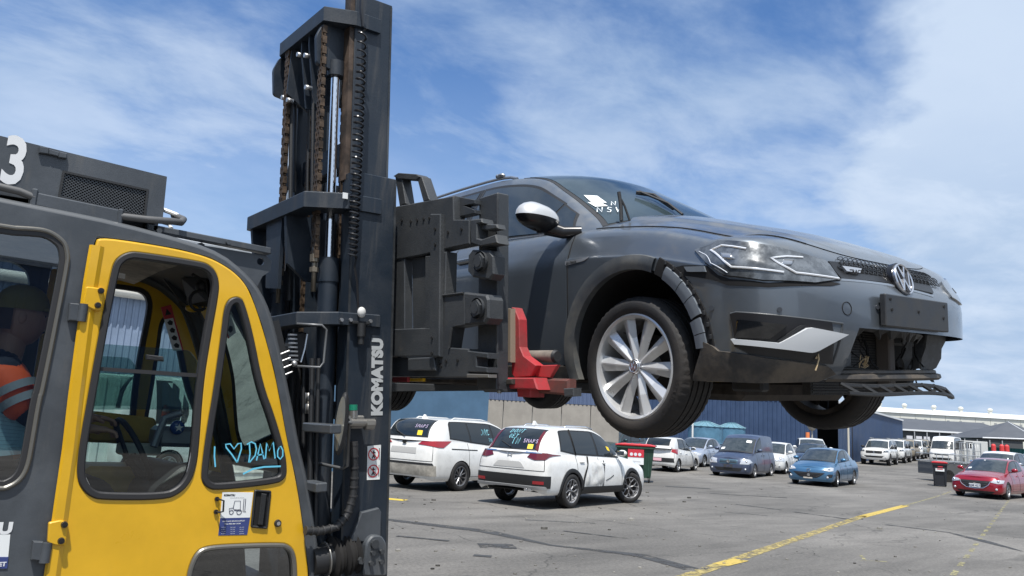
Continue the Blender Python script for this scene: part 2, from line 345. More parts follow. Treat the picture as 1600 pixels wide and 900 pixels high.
# ---------------------------------------------------------------- materials
ASPH = mat('asphalt', (.115, .117, .12), .88)
def asphalt_nodes():
    t = ASPH.node_tree; L = t.links.new; b = t.nodes['Principled BSDF']; c = t.nodes.new('ShaderNodeTexCoord')
    def nz(s, det, ro, st=(1, 1, 1), dist=0.0):
        mp = t.nodes.new('ShaderNodeMapping'); mp.inputs['Scale'].default_value = st; mp.inputs['Rotation'].default_value = (0, 0, .25); L(c.outputs['Object'], mp.inputs[0])
        n = t.nodes.new('ShaderNodeTexNoise'); n.inputs['Scale'].default_value = s; n.inputs['Detail'].default_value = det; n.inputs['Roughness'].default_value = ro; n.inputs['Distortion'].default_value = dist
        L(mp.outputs[0], n.inputs[0]); return n.outputs[0]
    def mr(v, a, b2, c2, d2):
        n = t.nodes.new('ShaderNodeMapRange'); n.interpolation_type = 'SMOOTHSTEP'; L(v, n.inputs[0]); n.inputs[1].default_value = a; n.inputs[2].default_value = b2; n.inputs[3].default_value = c2; n.inputs[4].default_value = d2; return n.outputs[0]
    def mul(a, b2):
        n = t.nodes.new('ShaderNodeMath'); n.operation = 'MULTIPLY'; L(a, n.inputs[0]); L(b2, n.inputs[1]); return n.outputs[0]
    f = mul(mul(mr(nz(.16, 5, .6), .3, .7, .72, 1.24), mr(nz(.7, 7, .7, (.35, 1.6, 1)), .3, .62, .72, 1.06)), mr(nz(22, 8, .8), .25, .75, .55, 1.45))
    st = mr(nz(.5, 6, .6, (.25, 1.2, 1), .8), .62, .7, 1.0, .62); f = mul(f, st)
    sp = mr(nz(60, 2, .5), .7, .76, 1.0, 1.7); f = mul(f, sp)
    # cracks and sealed joints
    vo = t.nodes.new('ShaderNodeTexVoronoi'); vo.feature = 'DISTANCE_TO_EDGE'; vo.inputs['Scale'].default_value = .22
    nn = t.nodes.new('ShaderNodeTexNoise'); nn.inputs['Scale'].default_value = 1.2; nn.inputs['Detail'].default_value = 6; L(c.outputs['Object'], nn.inputs[0])
    va = t.nodes.new('ShaderNodeVectorMath'); va.operation = 'MULTIPLY_ADD'; L(nn.outputs[1], va.inputs[0]); va.inputs[1].default_value = (1.2, 1.2, 0); L(c.outputs['Object'], va.inputs[2]); L(va.outputs[0], vo.inputs[0])
    f = mul(f, mr(vo.outputs[0], .0, .006, .55, 1.0))
    m = t.nodes.new('ShaderNodeMix'); m.data_type = 'RGBA'; m.blend_type = 'MULTIPLY'; m.inputs[0].default_value = 1; m.inputs[6].default_value = (.146, .138, .126, 1)
    cc = t.nodes.new('ShaderNodeCombineColor'); [L(f, cc.inputs[i]) for i in range(3)]; L(cc.outputs[0], m.inputs[7]); L(m.outputs[2], b.inputs['Base Color'])
    bp = t.nodes.new('ShaderNodeBump'); bp.inputs['Strength'].default_value = .5; bp.inputs['Distance'].default_value = .006; L(nz(45, 6, .75), bp.inputs['Height']); L(bp.outputs[0], b.inputs['Normal'])
asphalt_nodes()
def worn(name, col, thr=.5, sc=9.0, base=(.125, .127, .13)):
    """road paint or stain worn away in patches"""
    if name in MATS: return MATS[name]
    m = bpy.data.materials.new(name); m.use_nodes = True; MATS[name] = m; t = m.node_tree; L = t.links.new; b = t.nodes['Principled BSDF']; b.inputs['Roughness'].default_value = .85
    c = t.nodes.new('ShaderNodeTexCoord'); n = t.nodes.new('ShaderNodeTexNoise'); n.inputs['Scale'].default_value = sc; n.inputs['Detail'].default_value = 9; n.inputs['Roughness'].default_value = .75
    L(c.outputs['Object'], n.inputs[0]); r = t.nodes.new('ShaderNodeMapRange'); L(n.outputs[0], r.inputs[0]); r.inputs[1].default_value = thr-.06; r.inputs[2].default_value = thr+.06
    b.inputs['Base Color'].default_value = (*col, 1)
    tr = t.nodes.new('ShaderNodeBsdfTransparent'); mx = t.nodes.new('ShaderNodeMixShader'); L(r.outputs[0], mx.inputs[0]); L(b.outputs[0], mx.inputs[1]); L(tr.outputs[0], mx.inputs[2])
    L(mx.outputs[0], t.nodes['Material Output'].inputs[0]); return m
YLINE = worn('road_paint_yellow', (.36, .29, .11), .515, 7)
YLINE2 = worn('road_paint_thin', (.34, .31, .16), .505, 12)
STAIN = worn('oil_stain', (.045, .046, .048), .55, 3)

# ================================================================ vehicles
BLACKP = mat('black_plastic', (.018, .019, .021), .55, bump=.15, bs=200)
DARKUND = mat('underbody_dark', (.010, .010, .011), .8)
RUBBER = mat('tyre_rubber', (.014, .014, .015), .75, var=.4, vs=8, vcol=(.035, .03, .026), bump=.2, bs=90)
GLASSD = mat('car_glass_dark', (.012, .016, .018), .03, spec=.8)
GLASSM = mat('car_glass_grey', (.022, .030, .034), .03, var=.6, vs=5, vcol=(.06, .07, .075), spec=.8)
CHROME = mat('chrome', (.75, .76, .78), .12, 1)
ALLOY = mat('alloy_silver', (.52, .53, .55), .32, .85, var=.3, vs=12, vcol=(.28, .25, .22))
ALLOYD = mat('alloy_dark', (.34, .34, .35), .35, .5, var=.5, vs=9)
LENSRED = mat('lens_red', (.30, .012, .018), .12, coat=.6)
LENSDRK = mat('lens_dark_red', (.11, .008, .014), .1, coat=.6)
LENSCLR = mat('lens_clear', (.55, .57, .6), .1, .3, coat=.8)
LENSHD = mat('headlamp_dark', (.12, .13, .14), .08, .4, coat=1)
LENSORG = mat('lens_amber', (.75, .22, .03), .12, coat=.5)
PLATEW = mat('plate_white', (.62, .64, .66), .4)
PLATEP = mat('plate_pink', (.75, .45, .5), .4)
NOTE = mat('paper_note_white', (.78, .8, .8), .6)
NOTEY = mat('paper_note_yellow', (.85, .62, .04), .6)
PAINTC = mat('paint_pen_cyan', (.25, .62, .72), .6)
PAINTP = mat('paint_pen_lilac', (.50, .42, .60), .6)
SEAM = mat('panel_gap', (.006, .006, .007), .9)

class Shell:
    """parametric car body; x forward from the front axle, y left, z up.
    surface parameter s: 0 front centre .. 1 front corner .. 2 rear corner .. 3 rear centre (negative: other side)"""
    def __init__(S, **k):
        S.fo = .85; S.wb = 2.65; S.ro = .9; S.W = .90; S.R = .36; S.wz = .32; S.e = .62; S.er = .5; S.fc = .42; S.rc = .40
        S.zf = [.20, .32, .48, .60, .70]; S.zs = [0, .10, .36, .70, 1.0]; S.zr = [.26, .38, .60, .80, .95]
        S.kz = 2.2; S.ridge = .0; S.zsill = .20; S.w = [.92, .975, 1, .975, .90]; S.df = [.07, .02, 0, .02, .10]; S.dr = [.07, .02, 0, .02, .08]
        S.top = [(-5, .95), (.6, .72)]; S.nar = [(-5, 0), (.6, .06)]; S.arch = True
        S.hood = [(-.5, 1.0), (.9, .7)]; S.cowl = -.5; S.E = []; S.bel = []; S.crown = .04; S.mirrorside = (1, -1)
        S.taper = [(-4, .97), (-2.6, 1), (-.2, 1), (.6, .985)]
        for a, b in k.items(): setattr(S, a, b)
        S.nv = len(S.zf)-1; S.xcf = S.fo-S.fc; S.xcr = -S.wb-S.ro+S.rc
        S.idx = list(range(S.nv+1))
    def at(S, arr, v): return pw(v, list(zip(S.idx, arr)))
    def hw(S, x, v):
        g = max(0, (v-S.nv+1.3)/1.3); g = g*g
        return S.W*S.at(S.w, v)*pw(x, S.taper)*(1-pw(x, S.nar)*g)
    def zside(S, x, v): return S.zsill+(pw(x, S.top)-S.zsill)*S.at(S.zs, v)
    def pos(S, s, v):
        sg = 1
        if s < 0: s = -s; sg = -1
        if s > 3: s = 6-s; sg = -sg
        if s <= 1:
            t = s*math.pi/2; c = max(0, math.cos(t))**S.e; n = math.sin(t)**S.e if t > 0 else 0
            x = S.xcf+(S.fo-S.at(S.df, v)-S.xcf)*c; y = S.hw(S.xcf, v)*n
            k = n**S.kz; z = S.at(S.zf, v)*(1-k)+S.zside(S.xcf, v)*k
        elif s <= 2: x = S.xcf+(S.xcr-S.xcf)*(s-1); y = S.hw(x, v); z = S.zside(x, v)
        else:
            t = (3-s)*math.pi/2; c = max(0, math.cos(t))**S.er; n = math.sin(t)**S.er if t > 0 else 0
            xe = -S.wb-S.ro+S.at(S.dr, v); x = S.xcr+(xe-S.xcr)*c; y = S.hw(S.xcr, v)*n
            k = n**3; z = S.at(S.zr, v)*(1-k)+S.zside(S.xcr, v)*k
        return Vector((x, y*sg, z))
    def vz(S, s, z):
        a, b = 0.0, float(S.nv)
        for _ in range(18):
            m = (a+b)/2
            if S.pos(s, m).z < z: a = m
            else: b = m
        return (a+b)/2
    def P(S, s, z): return S.pos(s, S.vz(s, z))
    def sx(S, x, side=1):   # side parameter for an x between the corners
        return side*(1+(x-S.xcf)/(S.xcr-S.xcf)) if side > 0 else -(1+(x-S.xcf)/(S.xcr-S.xcf))
    def sy(S, y, rear=False):
        h = S.hw(S.xcr if rear else S.xcf, S.nv*.6); e = S.er if rear else S.e
        t = math.asin(min(1, abs(y)/h)**(1/e))/(math.pi/2); t = math.copysign(t, y) if not rear else (3-t if y > 0 else 3+t)
        return t
    def cols(S):
        c = [i/16 for i in range(16)]
        xs = [S.xcf+(S.xcr-S.xcf)*i/26 for i in range(27)]
        for xa in (0, -S.wb):
            for i in range(33): xs.append(xa-S.R*math.cos(math.pi*i/32))
            xs += [xa-S.R*1.001, xa+S.R*1.001]
        xs = sorted({round(x, 4) for x in xs if S.xcr <= x <= S.xcf}, reverse=True)
        c += [S.sx(x) for x in xs]; c += [2+i/12 for i in range(1, 13)]
        return c
    def shell_rows(S, s, nr=18):
        v0 = 0.0; x = S.pos(s, 0).x
        for xa in (0, -S.wb):
            if S.arch and abs(x-xa) < S.R:
                z = S.wz+math.sqrt(max(0, S.R**2-(x-xa)**2)); v0 = max(v0, S.vz(s, z))
        return [S.pos(s, max(v0, S.nv*i/nr)) for i in range(nr+1)]
    def build_body(S, mb, cut=None):
        cs = S.cols(); rows = [S.shell_rows(s) for s in cs]
        for sg in (1, -1):
            G = [[(p.x, p.y*sg, p.z) for p in r] for r in rows]
            if cut is None: mb.grid(G)
            else:
                b = MB(); b.grid(G); nr = len(G[0])-1
                for q, f in enumerate(b.f):
                    i, j = divmod(q, nr)
                    if not cut(cs[i], rows[i][j], sg): mb.add([b.v[k] for k in f], [(0, 1, 2, 3)], True)
        # bonnet (and boot lid where the belt runs lower than the glass)
        S.build_hood(mb)
    def hood_ring(S):
        ss = [i/16 for i in range(17)]+[S.sx(S.xcf+(S.cowl-S.xcf)*i/14) for i in range(1, 15)]
        return [S.pos(s, S.nv) for s in ss]
    def hoodz(S, p, t):
        zc = max(pw(p.x, S.hood), p.z); a = (abs(t)-.70)/.08; a = 1-max(0, min(1, a)); a = a*a*(3-2*a); return p.z+(zc-p.z)*(1-abs(t)**2.4)+S.ridge*a*max(0, min(1, (S.fo-.12-p.x)/.3))
    def build_hood(S, mb, off=0.0):
        G = []
        for p in S.hood_ring():
            G.append([(p.x, p.y*t, S.hoodz(p, t)+off) for t in [math.sin(math.pi/2*j/10) for j in range(-10, 11)]])
        mb.grid(G)
    # ---- greenhouse: E = pillar and roof edge (x, y, z), bel = matching x on the belt
    def gh_init(S, n=48):
        ks = list(range(len(S.E)))
        def res(a): return [pw(i*(len(ks)-1)/n, list(zip(ks, a))) for i in range(n+1)]
        S.N = n; S.ex = res([e[0] for e in S.E]); S.ey = res([e[1] for e in S.E]); S.ez = res([e[2] for e in S.E]); S.bx = res(S.bel)
        S.cr = res(S.crowns); S.dx = res(S.dxs)
    def gi(S, arr, k):
        f = max(0, min(S.N, k/(len(S.E)-1)*S.N)); i = min(S.N-1, int(f)); return arr[i]+(arr[i+1]-arr[i])*(f-i)
    def gs(S, k, t):        # greenhouse side, k along, t 0 belt .. 1 roof edge
        sg = 1 if k >= 0 else -1; k = abs(k)
        bx = S.gi(S.bx, k); B = S.pos(S.sx(bx), S.nv) if bx >= S.xcr else None
        if B is None:
            B = S.pos(2.0+.999*(S.xcr-bx)/max(.05, (S.xcr+S.wb+S.ro-S.dr[-1]))*.5, S.nv)
        E = Vector((S.gi(S.ex, k), S.gi(S.ey, k), S.gi(S.ez, k))); p = B.lerp(E, t)
        h = (E-B).length; p.y += .05*h*4*t*(1-t)
        return Vector((p.x, p.y*sg, p.z))
    def gt(S, k, t):        # top: windscreen, roof, rear window
        y = S.gi(S.ey, k); q = 1-abs(t)**2.2
        return Vector((S.gi(S.ex, k)+S.gi(S.dx, k)*q, y*t, S.gi(S.ez, k)+S.gi(S.cr, k)*q))
    def build_gh(S, mb):
        m = len(S.E)-1
        for sg in (1, -1):
            G = []
            for i in range(S.N+1):
                k = i*m/S.N; r = [S.gs(k, t) for t in (0, .08, .25, .45, .65, .85, 1)]
                G.append([(p.x, p.y*sg, p.z) for p in r])
            mb.grid(G)
        mb.grid([[S.gt(i*m/S.N, math.sin(math.pi/2*j/8)) for j in range(-8, 9)] for i in range(S.N+1)])

def patch(mb, P, poly, off=.004, nu=14, nv=6, th=.006, mi=None, axis=0, smooth=True):
    """slab that follows the surface P(u, v) inside a polygon that is monotone in u"""
    us = [p[axis] for p in poly]; u0, u1 = min(us), max(us); n = len(poly); G = []
    for i in range(nu+1):
        u = u0+(u1-u0)*(.0005+.999*i/nu); hit = []
        for a in range(n):
            p, q = poly[a], poly[(a+1) % n]
            if (p[axis]-u)*(q[axis]-u) < 0: hit.append(p[1-axis]+(q[1-axis]-p[1-axis])*(u-p[axis])/(q[axis]-p[axis]))
        if len(hit) < 2: continue
        lo, hi = min(hit), max(hit); row = []
        for j in range(nv+1):
            v = lo+(hi-lo)*j/nv; a = (u, v) if axis == 0 else (v, u); row.append(Vector(P(*a)))
        G.append(row)
    if len(G) < 2: return
    A = len(G); B = nv+1; nrm = []
    cen = sum((p for r in G for p in r), Vector())/(A*B)
    tot = Vector()
    for i in range(A):
        rr = []
        for j in range(B):
            du = G[min(i+1, A-1)][j]-G[max(i-1, 0)][j]; dv = G[i][min(j+1, B-1)]-G[i][max(j-1, 0)][:]*1 if False else G[i][min(j+1, B-1)]-G[i][max(j-1, 0)]
            k = du.cross(dv); k = k.normalized() if k.length > 1e-12 else (rr[-1] if rr else Vector((0, 0, 1))); rr.append(k); tot += k
        nrm.append(rr)
    sgn = 1 if tot.dot(cen-getattr(patch, 'core', Vector((-1.3, 0, .6)))) > 0 else -1
    top = [[G[i][j]+nrm[i][j]*sgn*off for j in range(B)] for i in range(A)]
    mb.grid(top, smooth, mi)
    border = [(i, 0) for i in range(A)]+[(A-1, j) for j in range(1, B)]+[(i, B-1) for i in range(A-2, -1, -1)]+[(0, j) for j in range(B-2, 0, -1)]
    vs = []; fs = []
    for i, j in border: vs += [top[i][j], top[i][j]-nrm[i][j]*sgn*(off+th)]
    K = len(border)
    for a in range(K): b = (a+1) % K; fs.append((2*a, 2*a+1, 2*b+1, 2*b))
    mb.add(vs, fs, False, mi)
def seam(mb, P, pts, w=.006, off=.0018, mi=None, n=8):
    """dark line on the surface through parameter points"""
    L = []
    for a in range(len(pts)-1):
        for i in range(n): t = i/n; L.append((pts[a][0]*(1-t)+pts[a+1][0]*t, pts[a][1]*(1-t)+pts[a+1][1]*t))
    L.append(pts[-1]); Q = [Vector(P(*p)) for p in L]
    mb.tube([q for q in Q], w/2, 4, mi=mi)

def arch_ring(mb, S, xa, w, off=.006, a0=0, a1=180, sg=1, n=28, R=None, mi=None):
    R = R or S.R; G = []
    for i in range(n+1):
        a = R_(a0+(a1-a0)*i/n); row = []
        for r, o in ((R-.012, -.03), (R-.012, off*.6), (R+.01, off), (R+w*.5, off*1.2), (R+w*.93, off), (R+w, -.002)):
            x = xa+r*math.cos(a); z = S.wz+r*math.sin(a)
            if z < S.zsill*.85: z = S.zsill*.85
            if x > S.xcf:
                # on the front corner: find the parameter by marching
                lo, hi = .35, 1.0
                for _ in range(16):
                    m_ = (lo+hi)/2
                    if S.P(m_, z).x > x: lo = m_
                    else: hi = m_
                p = S.P(lo, z)
            else: p = S.P(S.sx(max(x, S.xcr)), max(z, S.pos(S.sx(max(x, S.xcr)), 0).z+.001))
            row.append((x, (p.y+o)*sg, z))
        G.append(row)
    mb.grid(G, mi=mi)

# ---- wheels
def wheel_meshes(key, R, rim, wd, spoke='s5', rimmat=None, n=48, groove=True, flat=0.0):
    rimmat = rimmat or ALLOY
    h = wd/2; mb = MB(); sw = R-rim
    prof = [(rim, -h*.86), (rim+.006, -h*.93), (rim+sw*.35, -h*1.0), (rim+sw*.7, -h*.97), (R-.012, -h*.84), (R-.003, -h*.72)]
    if groove:
        for g in (-.42, 0, .42):
            c = g*h; prof += [(R, c-h*.12), (R-.009, c-h*.07), (R-.009, c+h*.07), (R, c+h*.12)]
    prof += [(R-.003, h*.72), (R-.012, h*.84), (rim+sw*.7, h*.97), (rim+sw*.35, h), (rim+.006, h*.93), (rim, h*.86)]
    mb.lathe(prof, n)
    if groove and R > 0:
        pass
    tyre = mb.mesh(key+'_tyre', RUBBER)
    rb = MB(); y0 = h*.86
    # outer face at +y
    rb.lathe([(rim+.004, y0+.004), (rim-.004, y0+.008), (rim-.016, y0), (rim-.022, y0-.03), (rim-.03, -h*.8), (rim+.003, -h*.86)], n)
    rb.lathe([(.001, y0-.05), (.06, y0-.05), (.07, y0-.08), (.07, -h*.3), (.001, -h*.3)], 20)
    ro = rim-.010; ys = y0-.008
    def spk(a, w0, w1, r0, r1, yb0, yb1, th=.03):
        ca, sa = math.cos(a), math.sin(a); e = Vector((ca, 0, sa)); t = Vector((-sa, 0, ca)); vs = []
        for r, ww, yy in ((r0, w0, yb0), ((r0+r1)/2, (w0+w1)/2*.96, (yb0+yb1)/2+.004), (r1, w1, yb1)):
            c = e*r; vs += [c+t*ww/2+Vector((0, yy-.020, 0)), c+t*ww*.05+Vector((0, yy, 0)), c-t*ww*.05+Vector((0, yy, 0)), c-t*ww/2+Vector((0, yy-.020, 0)), c-t*ww*.3+Vector((0, yy-th, 0)), c+t*ww*.3+Vector((0, yy-th, 0))]
        fs = [(k*6+i, k*6+(i+1) % 6, (k+1)*6+(i+1) % 6, (k+1)*6+i) for k in range(2) for i in range(6)]
        rb.add(vs, fs, False)
    if spoke == 'golf':     # ten broad facetted spokes in five fanned pairs
        for k in range(5):
            a = R_(90+72*k)
            for s_ in (-1, 1):
                aa = a+s_*R_(18)
                spk(aa, .046, .080, .035, ro, ys-.010, ys-.002, .035)
    elif spoke == 's5':
        for k in range(5): spk(R_(90+72*k), .05, .075, .04, ro, ys-.014, ys, .03)
    elif spoke == 'y6':
        for k in range(6):
            a = R_(90+60*k); spk(a, .035, .03, .04, ro*.62, ys-.016, ys-.004)
            for s_ in (-1, 1):
                c1, c2 = a, a+s_*R_(17)
                p0 = Vector((math.cos(c1), 0, math.sin(c1)))*ro*.5; p1 = Vector((math.cos(c2), 0, math.sin(c2)))*ro
                rb.tube([p0+Vector((0, ys-.012, 0)), p1+Vector((0, ys-.006, 0))], .012, 6)
    elif spoke == 'm10':
        for k in range(10): spk(R_(90+36*k), .028, .036, .04, ro, ys-.016, ys, .02)
    else:
        for k in range(7): spk(R_(90+360/7*k), .045, .06, .04, ro, ys-.01, ys-.002, .02)
    rimm = rb.mesh(key+'_rim', rimmat)
    db = MB(); db.lathe([(.001, -h*.2), (rim*.62, -h*.2), (rim*.62, -h*.05), (.001, -h*.05)], 24); (db.lathe([(rim*.8, -h*.45), (.001, -h*.45)], 24) if spoke != "golf" else None)
    disc = db.mesh(key+'_disc', mat('brake_iron', (.06, .05, .045), .6, .6))
    cb = MB(); cb.lathe([(.034, y0-.045), (.034, y0-.014), (.028, y0-.008), (.001, y0-.006)], 20)
    cap = cb.mesh(key+'_cap', mat('cap_grey', (.22, .22, .23), .3, .7))
    return dict(t=tyre, r=rimm, d=disc, c=cap, R=R)
def put_wheel(W, parent, x, y, z, steer=0.0, spin=0.0, name='wheel'):
    """y > 0 left. the outer face looks away from the car"""
    o = bpy.data.objects.new(name, W['t']); COL.objects.link(o); o.parent = parent; o.location = (x, y, z)
    o.rotation_euler = (0, spin, (0 if y > 0 else math.pi)+steer); o.rotation_mode = 'XYZ'
    Mx = Matrix.Rotation((0 if y > 0 else math.pi)+steer, 4, 'Z') @ Matrix.Rotation(spin, 4, 'Y'); o.rotation_euler = Mx.to_euler()
    for k, nm in (('r', 'rim'), ('d', 'brake_disc'), ('c', 'hub_cap')):
        if W.get(k) is None: continue
        c = bpy.data.objects.new(nm, W[k]); COL.objects.link(c); c.parent = o
    return o
def liners(mb, S, depth=.34):
    for xa in (0, -S.wb):
        for sg in (1, -1):
            G = []
            for i in range(25):
                a = math.pi*i/24; r = S.R-.004; x = xa+r*math.cos(a); z = S.wz+r*math.sin(a)
                yy = S.W*.955 if i in (0, 24) else (S.P(S.sx(max(min(x, S.xcf), S.xcr)), z).y-.012)
                G.append([(x, yy*sg, z), (x, (S.W-depth)*sg, z)])
            for x_ in (xa-S.R+.004,): G.append([(x_, S.W*.95*sg, S.zsill), (x_, (S.W-depth)*sg, S.zsill)])
            G.insert(0, [(xa+S.R-.004, S.W*.95*sg, S.zsill), (xa+S.R-.004, (S.W-depth)*sg, S.zsill)])
            mb.grid(G)
            mb.box((xa-S.R, (S.W-depth)*sg, S.zsill), (xa+S.R, (S.W-depth-.02)*sg, S.wz+S.R+.02))
    z = S.zsill+.04
    mb.box((S.xcf+.1, -S.W*.78, z), (-S.wb-S.ro+.25, S.W*.78, z+.03))
    mb.box((S.xcf+.0, -(S.W-depth), z), (-S.wb-S.ro+.35, (S.W-depth), z+.5))

